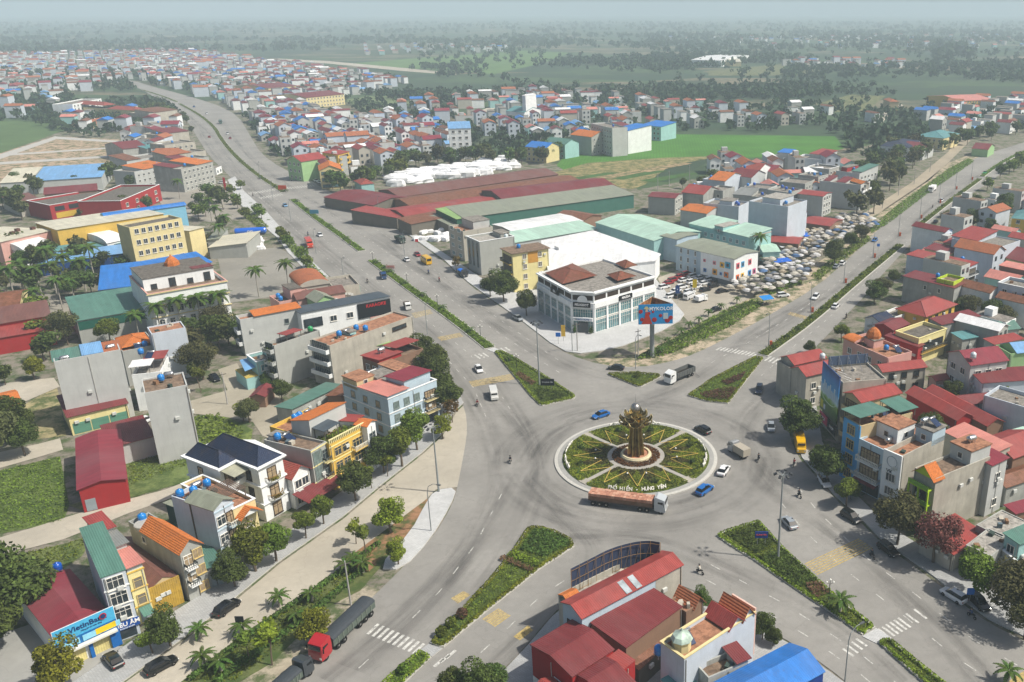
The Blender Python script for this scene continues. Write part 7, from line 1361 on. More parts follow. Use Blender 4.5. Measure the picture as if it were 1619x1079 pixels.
for u,v,s_,lb in ((713,993,.9,'upper round ball shrub on the lower left island'),(698,1007,.9,'lower round ball shrub on the lower left island'),(731,978,.9,'dark red shrub on the lower left island'),(1008,598,1.0,'clipped cone shrub on the small triangular island'),(638,1066,.8,'square clipped shrub at the lower edge')):
    P3 = NR.normal(0,1,(420,3)); P3 = P3/np.linalg.norm(P3,axis=1)[:,None]*s_*NR.uniform(.8,1,(420,1)); P3[:,2] += 1.0; p = G(u,v); o = obj('ball_shrub',quads_mesh('ball_shrub',leaf_quads(P3,P3-np.array([0,0,1.]),.22),[LR if 'red' in lb else LG]),None,(p.x,p.y,0)); tag(o,lb,'shrub')

def row(px_line,n,keys,lb,grp,sc=1.0,jit=3):
    q = resample(GP(px_line),n)
    for p in q:
        p = p+Vector((R.uniform(-jit,jit),R.uniform(-jit,jit)))
        if in_road(p,2) or not free(p,1.0): continue
        plant(R.choice(keys),0,0,lb,sc*R.uniform(.8,1.2),grp,p)
row([(1455,250),(1420,270),(1390,300),(1350,345)],14,['mida','midc','midd'],'big tree in the row beside the dusty service lane','tree row beside the dusty lane',1.35,7); row([(1440,240),(1400,265),(1360,300)],10,['mida','midc','midd'],'big tree in the row beside the dusty service lane','tree row beside the dusty lane',1.3,8)
row([(1530,345),(1560,335),(1600,340)],8,['dark','dark2'],'dense dark tree beside the teal roofed yellow house','dark trees right of the boulevard',1.2,5); row([(1500,360),(1540,365),(1580,372)],7,['dark','olive'],'dense dark tree beside the teal roofed yellow house','dark trees right of the boulevard',1.0,4)
row([(1560,300),(1590,275),(1619,258)],7,['midb','mida'],'tree along the far right kerb of the boulevard','far right kerb trees',1.2,4); row([(1495,240),(1530,225),(1600,215)],12,['mida','midd'],'tree near the lime green cottage','trees near the lime cottage',1.1,7)
row([(345,262),(330,235),(300,205),(292,190)],9,['mida','midb'],'kerbside tree before the grey row on the left highway','kerb trees before the grey row',.9,2); row([(378,325),(395,348),(372,310)],4,['midb'],'tree in the shrubs near the blue tank','trees near the blue tank',.8,3)
for u,v in ((414,347),(408,341),(452,385),(458,392),(445,378),(478,412),(487,424),(381,300)): plant('midb',u,v,'street tree in the pale paving by the left highway',.75,'street trees in the pale paving')
row([(392,232),(410,255),(440,285),(470,292)],12,['mida','midb'],'tree on the right side of the left highway','right side highway trees',.8,2); row([(520,298),(548,306),(560,300),(590,288),(640,276)],16,['mida','midb','midd'],'tree between the highway quarter and red sheds','trees beside the red sheds',1.2,6); row([(640,268),(700,258),(780,262),(840,262),(880,250)],22,['mida','midd','midc'],'tree in the thick belt behind the white goods','tree belt behind the white goods',1.2,8)
row([(562,330),(600,355),(640,382),(680,405),(720,430)],18,['midb','thin2'],'little street tree along the market fence','street trees along the market fence',.6,1.5)
row([(228,185),(245,182),(260,180),(272,190)],8,['mida','midd'],'dark tree behind the stacked roof villa','trees behind the stacked roof villa',1.2,7)
row([(10,300),(30,300),(50,312),(20,325),(5,340),(30,345)],12,['mida','midc','dark'],'dark tree left of the red and yellow shop','trees left of the red and yellow shop',1.1,6)
for u,v,s in ((65,305,1.1),(120,300,1.0),(170,290,1.4),(180,285,1.2),(200,290,1.2),(208,300,1.0),(195,335,1.0),(235,335,.9),(132,345,.6)): plant('mida',u,v,'round dark tree around the red and yellow shop hall',s,'round trees around the shop hall')
WOODS = [([(60,170),(250,160),(290,180),(240,200),(130,222),(60,200)],.008,1.1),([(-60,150),(120,150),(100,195),(-60,195)],.006,1.1),([(600,215),(880,180),(900,240),(840,258),(700,262),(640,270),(600,262)],.007,1.1),([(540,160),(700,150),(720,190),(600,200)],.005,1.1),([(860,160),(1080,160),(1100,210),(1010,212),(900,230)],.003,1.0),([(1080,170),(1400,160),(1460,190),(1420,240),(1340,212),(1110,210)],.0045,1.1),([(1340,212),(1460,205),(1470,240),(1380,262),(1340,240)],.012,1.3),([(385,185),(480,170),(720,235),(600,262),(440,250)],.006,1.0),([(1440,400),(1640,310),(1640,720),(1500,600)],.0018,.8),([(-30,400),(40,395),(200,400),(200,470),(-30,480)],.011,.95),([(-30,500),(120,480),(110,640),(-30,640)],.004,.9),([(440,450),(560,430),(600,480),(470,500)],.004,.6),([(290,510),(375,500),(385,560),(350,600),(300,640),(275,570)],.009,.9),([(300,330),(350,310),(360,380),(330,400)],.01,.9),([(1450,165),(1619,165),(1619,215),(1500,230)],.004,1.1),([(-40,640),(60,640),(40,700),(-40,720)],.009,.9),([(1050,290),(1370,280),(1370,345),(1150,345)],.0016,.8)]
pool = []
for px,dn,s in WOODS:
    poly = GP(px)
    for q in in_poly_pts(poly,int(area(poly)*dn)):
        p = Vector(q)
        if in_road(p,3) or not free(p,1.2): continue
        pool.append((p.length,p,s))
pool.sort(key=lambda q: q[0]); FT = []
CLN = [(.30,'in the left quarters near the highway'),(.6,'between the middle distance houses'),(1.1,'in the woods of the middle distance')]
for k,(d,p,s) in enumerate(pool):
    if k < 90:
        ph = 'in the left part of town' if p.x < -30 else 'in the central part of town' if p.x < 120 else 'in the right part of town'; lb = 'leafy tree between houses '+ph; plant(R.choice(['mida','midb','midc','midd']),0,0,lb,s*R.uniform(.7,1.3),lb,p)
    else: FT.append((p.x,p.y,s*R.uniform(3,5.2)))

for px,n,s in (([(740,122),(870,100),(1000,92),(1240,84),(1310,94),(1100,110),(950,128),(820,138)],900,7),([(640,108),(745,104),(760,118),(700,124)],80,6),([(1080,142),(1619,122),(1619,150),(1400,152),(1250,158),(1080,162)],700,5.5),([(0,60),(500,62),(560,80),(300,84),(0,88)],900,7),([(500,62),(1619,48),(1619,72),(1000,88),(600,80)],2300,8),([(560,150),(1080,135),(1080,165),(700,165)],500,5),([(1240,110),(1619,100),(1619,126),(1240,128)],450,6),([(0,112),(640,125),(500,160),(250,140),(0,165)],800,5),([(1470,70),(1530,70),(1530,100),(1480,104)],60,13),([(0,38),(1619,36),(1619,50),(0,58)],1800,9),([(640,84),(1619,66),(1619,124),(1100,140),(700,120)],700,6)):
    for q in in_poly_pts(GP(px),n): 
        cl = math.sin(q[0]*.013)+math.sin(q[1]*.009+q[0]*.004)+R.uniform(-.9,.9)
        if cl > -.5 and not in_road(Vector(q),6): FT.append((q[0],q[1],s*R.uniform(.6,1.25)))
FT = np.array(FT); nl = 16; P = np.repeat(FT,nl,axis=0); d = NR.normal(0,1,(len(P),3)); d /= np.linalg.norm(d,axis=1)[:,None]; r_ = P[:,2:3]
Pp = np.column_stack([P[:,0],P[:,1],P[:,2]*.85])+d*r_*NR.uniform(.4,.85,(len(P),1))*np.array([1,1,.8]); Q = leaf_quads(Pp,d,1.0); ctr = Pp[:,None,:]; Q = ctr+(Q-ctr)*(r_[:,None,:]*.62)
o = obj('distant_woods',quads_mesh('distant_woods',Q,[M((.035,.075,.03),'leaf')])); tag(o,'dark tree belts and groves fading into the haze',kind='stuff')
for k,(r,u_) in list(TREES.items()):
    if not u_:
        for c in list(r.children): bpy.data.objects.remove(c)
        bpy.data.objects.remove(r)
# ------------------------------------------------------------------ vehicles
RUB = M('#141414','plain'); HUB = M((.5,.5,.5),'steel'); GLS = M('#0e1216','glass'); LMP = M('#e8e8e0','plain'); RLM = M('#a01818','plain'); WHL = {}
def wheel(r,w_=.22):
    if r not in WHL: T = Matrix.Rotation(PI/2,4,'X'); mb = MB(); mb.lathe([(r*.55,-w_/2),(r*.96,-w_/2),(r,-w_*.3),(r,w_*.3),(r*.96,w_/2),(r*.55,w_/2)],RUB,14,T=T); k = MB(); k.lathe([(r*.2,-w_/2-.01),(r*.56,-w_*.4),(r*.56,w_*.4),(r*.2,w_/2+.01)],HUB,10,T=T); WHL[r] = (mb.mesh('tyre'),k.mesh('rim'))
    return WHL[r]
def wheels(o,xs,y,r):
    for x in xs:
        for s in (-1,1): t,h = wheel(r); q = obj('wheel',t,o,(x,s*y,r)); obj('rim',h,q)
def loft(mb,secs,m):
    vs = []
    for x,wb,wt,z0,z1 in secs: zm = z0+(z1-z0)*.55; vs += [(x,-wb*.96,z0),(x,-wb,zm),(x,-wt,z1),(x,wt,z1),(x,wb,zm),(x,wb*.96,z0)]
    n = len(secs); fs = [(i*6+j,i*6+(j+1) % 6,(i+1)*6+(j+1) % 6,(i+1)*6+j) for i in range(n-1) for j in range(6)]; mb.add(vs,fs+[tuple(range(6))[::-1],tuple(range((n-1)*6,n*6))],m); return mb
CARS = {}
def car_proto(col,suv):
    key = (col,suv)
    if key in CARS: return CARS[key]
    r = thing('car','x','car',(0,0,-800)); pm = M(col,'paint'); h = 1.02 if suv else .9; L = 2.25; w_ = .9
    mb = loft(MB(),[(-L,w_*.8,w_*.72,.38,h*.82),(-L+.15,w_*.96,w_*.85,.28,h*.97),(-L*.55,w_,w_*.9,.25,h),(.6,w_,w_*.9,.25,h),(1.2,w_,w_*.86,.25,h*.93),(L-.25,w_*.95,w_*.78,.28,h*.78),(L,w_*.8,w_*.68,.38,h*.62)],pm); obj('body',mb,r)
    ch = .62 if suv else .52; x0,x1 = (-2.05,-1.75) if suv else (-1.75,-1.15); mb = loft(MB(),[(x0,.76,.7,h-.06,h),(x1,.78,.62,h-.04,h+ch*.93),(-.2,.79,.64,h-.04,h+ch),(.35,.79,.62,h-.04,h+ch*.97),(1.2,.78,.68,h-.06,h)],GLS); obj('window_glass',mb,r)
    mb = MB(); mb.add([(x1-.05,-.58,h+ch*.95),(x1-.05,.58,h+ch*.95),(-.2,.61,h+ch+.02),(.38,.58,h+ch*.97+.02),(.38,-.58,h+ch*.97+.02),(-.2,-.61,h+ch+.02)],[(0,1,2,3,4,5)][::1],pm); mb.f[-1] = mb.f[-1][::-1]; obj('roof',mb,r)
    for s in (-1,1): q = obj('headlight',MB().box(L-.14,s*.62-.16,h*.52,L-.02,s*.62+.16,h*.66,LMP),r); q = obj('taillight',MB().box(-L-.01,s*.64-.12,h*.62,-L+.1,s*.64+.12,h*.78,RLM),r); obj('mirror',MB().box(.75,s*.98-.07,h-.02,.92,s*.98+.07,h+.12,pm),r)
    wheels(r,(-1.35,1.38),.8,.33); CARS[key] = [r,False]; return CARS[key]
def head(u,v,u2,v2,z=.13): a,b = G(u,v),G(u2,v2); return a,math.atan2(b.y-a.y,b.x-a.x)
def car(u,v,du,dv,col,label,suv=False,z=.13,grp=None,sc=1):
    a,an = head(u,v,u+du,v+dv); k = car_proto(col,suv)
    if not k[1]: k[1] = True; o = k[0]; o.location = (a.x,a.y,z); o.rotation_euler = (0,0,an); o['label'] = label
    else: o = copy_tree(k[0],(a.x,a.y,z),an,label)
    if grp: o['group'] = grp
    elif 'group' in o.keys(): del o['group']
    o.scale = (sc,)*3; return o
WC,BC,SC,RC_,BL = '#dcdedf','#15171a','#8f969c','#8e1820','#1560a8'
for q in ((181,1050,-9,-11,BC,'black saloon parked before the bank shutters',0,.28),(256,1058,20,-11,BC,'black long car on the service street nearest the picture bottom',1),(360,966,15,-11,BC,'black car by the heap of pruned branches',1),(950,660,-12,4,BL,'blue hatchback left behind the monument',0),(1111,684,-13,-7,BC,'black people carrier circling right of the round garden',1),
  (1144,748,7,-10,WC,'white saloon driving at the right rim of the round garden',0),(1114,779,10,-7,BL,'blue car at the lower right rim of the round garden',1),(974,585,-14,-1,BC,'black car passing behind the small triangular island',0),(1200,620,-3,12,'#1b2a44','dark blue car right of the boulevard wedge island',1),(1219,679,0,12,SC,'silver car coming towards the camera at the right',0),
  (1303,766,7,11,WC,'white parked car with black roof by the footway',1),(1247,831,-9,-10,SC,'silver hatchback beside the lamp island',0),(1345,822,12,8,BC,'black car parked before the red awning',1),(1404,874,12,9,BC,'black estate car under the brownish tree',1),(1507,947,-13,-8,WC,'white car with roof rails parked at lower right',1),(1547,958,8,8,BC,'black car parked under the olive tree',1),
  (757,587,7,12,WC,'white saloon on the left highway before the third yellow stripe',0),(643,413,-7,-6,WC,'white car ahead of the yellow bus',0),(506,374,8,7,WC,'white car near the orange bus on the highway',0),(451,327,7,6,'#6f9cc4','pale blue car beside the far crosswalk',0),(819,507,12,6,SC,'silver car parked left of the showroom forecourt',0,.3),(660,405,9,7,RC_,'red car by the market fence',0),
  (1289,473,-9,9,WC,'white car coming down the boulevard near the orange lamp box',1),(1321,487,10,-9,WC,'white car driving away on the right boulevard',0),(1238,470,11,-1,WC,'white car parked on the sandy verge',1),(1383,382,-9,8,BL,'blue car on the boulevard beside the umbrellas',0),(1479,353,8,-7,BC,'dark car on the far right carriageway',0),(1488,319,-8,7,WC,'white car far up the boulevard',0),(1557,275,-8,5,'#1f9a50','green taxi far up the boulevard',0),(1577,268,8,-5,WC,'small white car beyond the green taxi',0),
  (1130,493,-9,3,BC,'dark car on the concrete beside the green bank',0,.15),(1332,419,8,-7,WC,'white van like car parked at the market edge',1),(1322,424,8,-7,SC,'grey car parked at the market edge',0),(331,218,-3,-6,RC_,'small red car far up the left highway',0),(360,213,3,5,WC,'white car far up the left highway',1),(364,220,3,5,RC_,'dark red car just behind the far white one',0),(307,170,5,4,BL,'tiny blue car at the highway bend',0),(327,181,5,4,WC,'tiny white car beyond the highway bend',0),
  (352,291,9,0,WC,'white car on paving before the grey end house',0,.3),(406,341,8,2,WC,'white car parked beneath the pale paving trees',0,.3),(449,384,9,0,SC,'silver car parked beneath a tree near the orange bus',1,.3),(232,668,13,-5,WC,'white car parked between yellow shops and tower house',0),(340,601,9,7,BC,'dark car under the grey green conifer',0),(40,483,2,10,'#2a4a6a','blue car on the concrete yard by the palms',0),
  (1308,1100,5,5,BC,'x',0)):
    if q[5] != 'x': car(*q[:6],suv=bool(q[6]),z=q[7] if len(q) > 7 else .13)
for i,(u,v) in enumerate(((552,322),(562,327),(572,332),(598,355))): car(u,v,9,3,(WC,WC,RC_,WC)[i],('first white','second white','dark red','last white')[i]+' car parked before the market fence',z=.3)
for i,(u,v) in enumerate(((500,288),(506,291),(478,272),(470,268),(463,262))): car(u,v,9,3,(WC,WC,SC,WC,WC)[i],'car parked at the right highway kerb before the glazed cafe',z=.3,grp='cars at the right highway kerb')
lot = [(1064,446,2),(1075,440,2),(1081,446,0),(1086,436,2),(1096,440,0),(1107,442,0),(1116,440,0),(1122,445,0),(1113,451,0),(1133,447,3),(1128,455,3),(1094,449,0),(1078,457,0),(1069,463,0),(1100,457,0),(1062,471,0),(1106,475,0),(1076,471,3),(1090,465,0),(1141,463,3),(1115,461,3),(1050,457,0),(1057,450,2)]
for u,v,c in lot: car(u,v,9,-2,(WC,SC,RC_,BC)[c],{0: 'white',1: 'silver',2: 'dark red',3: 'black'}[c]+' car in the packed car park beside the showroom',suv=(u % 2 == 0),z=.15,grp={0: 'white',1: 'silver',2: 'dark red',3: 'black'}[c]+' cars in the showroom car park')
def bus(u,v,du,dv,col,label,L=5.8,w_=2.0,h=2.3,cat='bus',name='bus',glass=True,z=.13):
    a,an = head(u,v,u+du,v+dv); r = thing(name,label,cat,(a.x,a.y,z),an); pm = M(col,'paint'); l = L/2; w_ = w_/2
    obj('body',loft(MB(),[(-l,w_*.95,w_*.88,.4,h),(-l+.2,w_,w_*.92,.35,h+.05),(l*.45,w_,w_*.92,.35,h+.05),(l*.75,w_,w_*.84,.35,h*.93),(l*.9,w_,w_*.84,.35,h*.52),(l,w_*.92,w_*.8,.4,h*.44)],pm),r)
    for s in (-1,1): n = int(L/1.3); [obj('side_window',MB().box(-l+.35+k*(L*.72/n),s*w_*.95-.03,h*.52,-l+.35+(k+.86)*(L*.72/n),s*w_*.95+.03,h*.86,GLS),r) for k in range(n if glass else 1) if glass or k == 0]; obj('headlight',MB().box(l-.12,s*w_*.7-.15,h*.28,l+.01,s*w_*.7+.15,h*.38,LMP),r)
    T = Matrix.Translation((l*.83,0,h*.72)) @ Matrix.Rotation(.33,4,'Y'); obj('windscreen',MB().box(-.02,-w_*.78,-h*.2,.06,w_*.78,h*.19,GLS,T),r); obj('rear_window',MB().box(-l-.02,-w_*.75,h*.55,-l+.04,w_*.75,h*.85,GLS),r); wheels(r,(-l*.6,l*.62),w_*.88,.4); return r
bus(1264,708,4,17,'#d8a80e','yellow minibus standing at the right kerb below the trees',7.0,2.1,2.7); bus(674,417,-9,-6,'#d8a80e','yellow bus on the left highway near the market',7.0,2.2,2.9); bus(489,390,5,8,'#b8381c','orange red bus by the pale paving',8.5,2.4,3.0); bus(781,629,3,13,'#c9cac6','white van leading towards the roundabout',5.2,1.9,2.2,'van','van'); bus(1090,473,11,-5,'#d8dadb','white van among the parked cars',5,1.9,2.2,'van','van',z=.15)
def lorry(u,v,du,dv,cab,label,Lb,kind,load=None,cat='lorry',axf=1,z=.13,w_=2.45,s=1.0):
    a,an = head(u,v,u+du,v+dv); r = thing('lorry',label,cat,(a.x,a.y,z),an); pm = M(cab,'paint'); f = Lb/2+1.0; w2 = w_/2
    obj('cab',loft(MB(),[(f-1.0,w2*.98,w2*.9,.7,3.3),(f-.6,w2,w2*.92,.55,3.45),(f+.5,w2,w2*.9,.5,3.1),(f+1.0,w2*.98,w2*.9,.45,2.9),(f+1.15,w2*.95,w2*.86,.5,1.6)],pm),r)
    T = Matrix.Translation((f+1.07,0,2.25)) @ Matrix.Rotation(.1,4,'Y'); obj('windscreen',MB().box(-.03,-w2*.8,-.5,.06,w2*.8,.5,GLS,T),r)
    for q in (-1,1): obj('cab_window',MB().box(f-.3,q*w2*.96-.03,1.8,f+.7,q*w2*.96+.03,2.6,GLS),r); obj('headlight',MB().box(f+1.1,q*w2*.75-.15,.75,f+1.22,q*w2*.75+.15,1.0,LMP),r); obj('mirror',MB().box(f+.9,q*(w2+.2)-.08,1.8,f+1.0,q*(w2+.2)+.08,2.5,RUB),r)
    obj('chassis',MB().box(-Lb/2-.3,-.5,.6,f,.5,.95,M('#2a2c2e','plain')),r); x0,x1 = -Lb/2-.4,Lb/2-.35
    if kind == 'brick':
        obj('flatbed',MB().box(x0,-w2,1.15,x1,w2,1.4,M('#5a4a40','plain')),r); obj('side_board',MB().box(x0+.02,-w2-.04,1.41,x1-.02,w2+.04,2.1,M('#6b4f3c','rust')),r); rg = random.Random(3); nx = 22
        bm_ = [MB().box(0,-w2/3+.03,0,(x1-x0)/nx-.05,w2/3-.03,.62,M(c_,'plain')).mesh('brick_stack') for c_ in ('#b5836c','#a87762','#c2967f')]
        for i in range(nx):
            for j in (-1,0,1): obj('brick_stack',bm_[rg.randrange(3)],r,(x0+(x1-x0)*i/nx+.02,j*w2*.66,2.0+rg.uniform(0,.1)))
    elif kind == 'dump':
        m = M(load,'plain'); mb = MB(); mb.box(x0,-w2,1.1,x1,w2,1.25,m)
        for q in (-1,1): mb.box(x0,q*w2-.06,1.25,x1,q*w2+.06,2.55,m); [mb.box(x0+(x1-x0)*k/7+.1,q*(w2+.09)-.05,1.1,x0+(x1-x0)*k/7+.25,q*(w2+.09)+.05,2.5,m) for k in range(7)]
        mb.box(x0-.06,-w2,1.25,x0+.06,w2,2.5,m); mb.box(x1-.06,-w2,1.25,x1+.06,w2,2.9,m); obj('tipper_body',mb,r); obj('load',MB().box(x0+.1,-w2+.1,1.3,x1-.1,w2-.1,1.6,M('#33302c','deck')),r)
    elif kind == 'tarp':
        obj('tipper_body',MB().box(x0,-w2,1.1,x1,w2,2.2,M('#59645c','plain')),r); n = 8; mb = MB(); vs = [(x,w2*1.04*math.cos(PI*i/n),2.2+.55*math.sin(PI*i/n)) for x in (x0,x1) for i in range(n+1)]; mb.add(vs,[(i+1,i,n+1+i,n+2+i) for i in range(n)]+[tuple(range(n+1)),tuple(range(n+1,2*n+2))[::-1]],M(load,'plain')); obj('tarpaulin',mb,r); [obj('side_rib',MB().box(x0+(x1-x0)*k/9,q*(w2+.05)-.05,1.1,x0+(x1-x0)*k/9+.1,q*(w2+.05)+.05,2.2,M('#7a8278','plain')),r) for k in range(1,9) for q in (-1,1)]
    else: obj('box_body',MB().box(x0,-w2,.95,x1,w2,3.0,M(load,'plain')),r)
    xs = {1: (x0+1.2,),2: (x0+1.0,x0+2.3),5: (x0+.9,x0+2.2,x0+3.5,x1-2.4,x1-1.1)}[axf]; wheels(r,(*xs,f+.2),w2-.2,.5); r.scale = (s,)*3; return r
lorry(986,802,20,2.6,'#aeb4b8','long articulated lorry loaded with pinkish bricks passing the round garden',12.6,'brick',axf=5); lorry(1078,599,-16,7,'#dfe2e2','white cabbed tipper lorry behind the roundabout',7.0,'dump','#5c5f5e',axf=2)
lorry(550,1001,-14,13.5,'#a8232a','red cabbed lorry with grey covered trailer parked on the verge',9.4,'tarp','#3a4046',axf=5,s=1.05); lorry(452,1094,14,-12.5,'#3a4046','grey covered lorry cut by the lower picture edge',6,'tarp','#3a4046',axf=2,s=.9)
lorry(1171,722,-13,-8,'#9a9da0','small grey box lorry right of the round garden',4.2,'box','#a9a294',s=.8); lorry(606,440,4,7,'#1f3f6a','small dark blue tipper on the left highway',3.6,'dump','#2a3f58',s=.75); lorry(644,488,4,7,'#d6d8d6','small white loaded lorry near the first yellow stripe',3.6,'dump','#6a6258',s=.72); lorry(731,437,9,5,'#2a2c30','small lorry with blue sheet parked by the brownish tree',3.8,'tarp','#1f6fd0',s=.8,z=.3)
lorry(349,196,3,7,'#3f5a50','grey green lorry far up the left highway',6,'box','#6a7a78'); lorry(1474,303,-9,6,'#dcdcdc','white box lorry beside the boulevard shrubs',5.5,'box','#e6e6e6'); lorry(632,383,9,5,'#33443c','dark green lorry parked by the market yard',5,'dump','#3a4a40',s=.9); lorry(1107,478,10,-3,'#e2e4e4','white box truck in the car park',3.6,'box','#e4e6e8',s=.7,z=.15)

BK = {}
def rider_mesh(col):
    v = [(0,0,.78),(.08,0,1.05),(.18,0,1.3),(.2,0,1.42),(.22,0,1.56),(.24,0,1.68),(.3,.2,1.28),(.48,.26,1.08),(.68,.24,1.0),(.3,-.2,1.28),(.48,-.26,1.08),(.68,-.24,1.0),(.1,.12,.76),(.42,.2,.72),(.3,.2,.38),(.42,.2,.32),(.1,-.12,.76),(.42,-.2,.72),(.3,-.2,.38),(.42,-.2,.32)]
    e = [(0,1),(1,2),(2,3),(3,4),(4,5),(2,6),(6,7),(7,8),(2,9),(9,10),(10,11),(0,12),(12,13),(13,14),(14,15),(0,16),(16,17),(17,18),(18,19)]; rad = [.16,.16,.18,.07,.12,.1,.08,.06,.045,.08,.06,.045,.12,.09,.06,.05,.12,.09,.06,.05]
    me = bpy.data.meshes.new('person'); me.from_pydata(v,e,[]); o = bpy.data.objects.new('person',me); COL.objects.link(o); md = o.modifiers.new('s','SKIN')
    for i,s in enumerate(me.skin_vertices[0].data): s.radius = (rad[i],rad[i]); s.use_root = i == 0
    sb = o.modifiers.new('b','SUBSURF'); sb.levels = 1; out = bpy.data.meshes.new_from_object(o.evaluated_get(bpy.context.evaluated_depsgraph_get())); bpy.data.objects.remove(o); out.materials.clear()
    for m in (M(col,'plain'),M('#b98a6a','plain'),M('#23252c','plain')): out.materials.append(m)
    for p in out.polygons: c = p.center; p.material_index = 1 if c.z > 1.44 or (c.x > .56 and c.z > .9) else 2 if c.z < .86 else 0
    return out
def bike():
    r = thing('motorbike','x','motorbike',(0,0,-900)); mb = MB(); mb.tube([(-.45,0,.72),(-.1,0,.7),(.15,0,.45),(.45,0,.6),(.55,0,.95)],[.13,.16,.14,.1,.06],M('#24262b','paint'),8); mb.box(-.55,-.13,.72,.1,.13,.82,RUB); obj('body',mb,r); mb = MB(); mb.tube([(.5,-.32,1.0),(.58,0,.98),(.5,.32,1.0)],.02,HUB,5); obj('handlebar',mb,r); t,h = wheel(.29,.1)
    for x in (-.6,.65): q = obj('wheel',t,r,(x,0,.29)); obj('rim',h,q)
    obj('headlight',MB().box(.6,-.08,.82,.68,.08,.94,LMP),r); return r
bp = bike(); first = True; RM_ = {c: rider_mesh(c) for c in ('#2c3038','#7a2028','#28406a','#c8c4b8')}; hel = MB(); hel.lathe([(.135,1.6),(.155,1.68),(.13,1.79),(.05,1.84)],M('#1a1c20','paint'),10,.24,0).mesh
HM = hel.mesh('helmet')
for u,v,du,dv,c,lb in ((807,732,1,12,'#2c3038','on the open asphalt left of the round garden'),(755,642,1,12,'#7a2028','left of the white van'),(1107,908,-10,-6,'#c8c4b8','on the lower right arm above the terracotta house'),(1199,730,3,-10,'#2c3038','beside the small box lorry'),(1255,738,3,-10,'#7a2028','below the yellow minibus'),(1264,787,-8,-9,'#2c3038','beside the white parked car'),(1379,883,-8,-8,'#2c3038','at the end of the yellow rumble lines'),(1536,978,-10,-7,'#28406a','in the tree shade at lower right'),(678,434,-6,-6,'#28406a','behind the yellow bus'),(695,446,-6,-6,'#7a2028','in red between bus and showroom trees'),(554,388,5,5,'#2c3038','near the highway median gap'),(581,448,4,5,'#2c3038','near the turquoise sign'),(487,373,5,5,'#28406a','behind the orange bus'),(1338,504,-5,6,'#2c3038','on the right carriageway opposite the peach house'),(400,311,4,4,'#2c3038','crossing the far zebra'),(461,287,4,4,'#2c3038','on the right highway lanes'),(1258,572,3,-5,'#c8a020','waiting at the boulevard crosswalk'),(513,322,4,4,'#28406a','right of the middle highway median'),(1474,330,5,-4,'#2c3038','far up the boulevard')):
    a,an = head(u,v,u+du,v+dv)
    if first: o = bp; o.location = (a.x,a.y,.13); o.rotation_euler = (0,0,an); o['label'] = 'motorbike '+lb; first = False
    else: o = copy_tree(bp,(a.x,a.y,.13),an,'motorbike '+lb)
    cc = c if c in RM_ else '#c8c4b8'; p_ = obj('person',RM_[cc],None,(a.x,a.y,.13),an); tag(p_,'rider in %s jacket on motorbike %s' % ({'#2c3038': 'dark','#7a2028': 'red','#28406a': 'blue'}.get(cc,'pale'),' '.join(lb.split()[:9])),'person'); obj('helmet',HM,p_)
# ------------------------------------------------------------------ lamps, signs, poles
PL = M('#8c9292','plain')
def mast(u,v,h,label):
    p = G(u,v); o = thing('mast_light',label,'floodlight mast',(p.x,p.y,.2)); obj('pole',MB().cyl(0,0,0,h,.22,.11,PL,10),o)
    for k in range(6): a = 2*PI*k/6; mb = MB(); mb.tube([(0,0,h),(1.1*math.cos(a),1.1*math.sin(a),h+.15)],.05,PL,4); q = obj('arm',mb,o); T = Matrix.Translation((1.3*math.cos(a),1.3*math.sin(a),h+.2)) @ Matrix.Rotation(a,4,'Z') @ Matrix.Rotation(.5,4,'Y'); obj('lamp_head',MB().box(-.3,-.22,-.12,.3,.22,.12,M('#3a3d40','plain'),T),q)
mast(853,610,16.5,'tall mast with six floodlights on the highway wedge island'); mast(1230,885,16.5,'tall mast with six floodlights on the lamp island'); mast(694,779,14,'tall floodlight mast on the white paved island')
def slamp(u,v,h,du,dv,label,grp=None,ext=2.2):
    a,an = head(u,v,u+du,v+dv); o = thing('street_lamp',label,'street lamp',(a.x,a.y,.2),an,grp); mb = MB(); mb.tube([(0,0,0),(0,0,h*.8),(.3,0,h*.93),(ext*.6,0,h),(ext,0,h+.05)],[.11,.08,.06,.05,.05],PL,6); obj('pole',mb,o); obj('lamp_head',MB().box(ext-.1,-.16,h-.04,ext+.7,.16,h+.1,M('#55595c','plain')),o)
slamp(682,841,10,10,2,'curved street lamp at the lower end of the white paved island'); slamp(1335,1085,9.5,10,-6,'curved street lamp at the lower picture edge by the blue roof')
for u,v in ((1215,548),(1281,494),(1334,448),(1380,408),(1420,374),(1454,346),(1484,322),(1510,300),(1535,285)): slamp(u,v,10,-6,4,'thin street lamp on the boulevard median','street lamps on the boulevard median',1.6); p = G(u,v); tag(obj('lamp_box',MB().box(-.35,-.35,.3,.35,.35,1.8,M('#b8542a','plain')),None,(p.x+.6,p.y-.4,0)),'orange box at the foot of a boulevard lamp','switch box','orange boxes on the boulevard median')
for u,v in ((676,530),(545,452),(500,402),(460,350),(432,318),(412,285),(640,405),(600,345),(560,318),(775,470),(905,557),(1005,585)): slamp(u,v,10,7,3,'thin grey street lamp along the left highway','street lamps along the left highway',1.6)
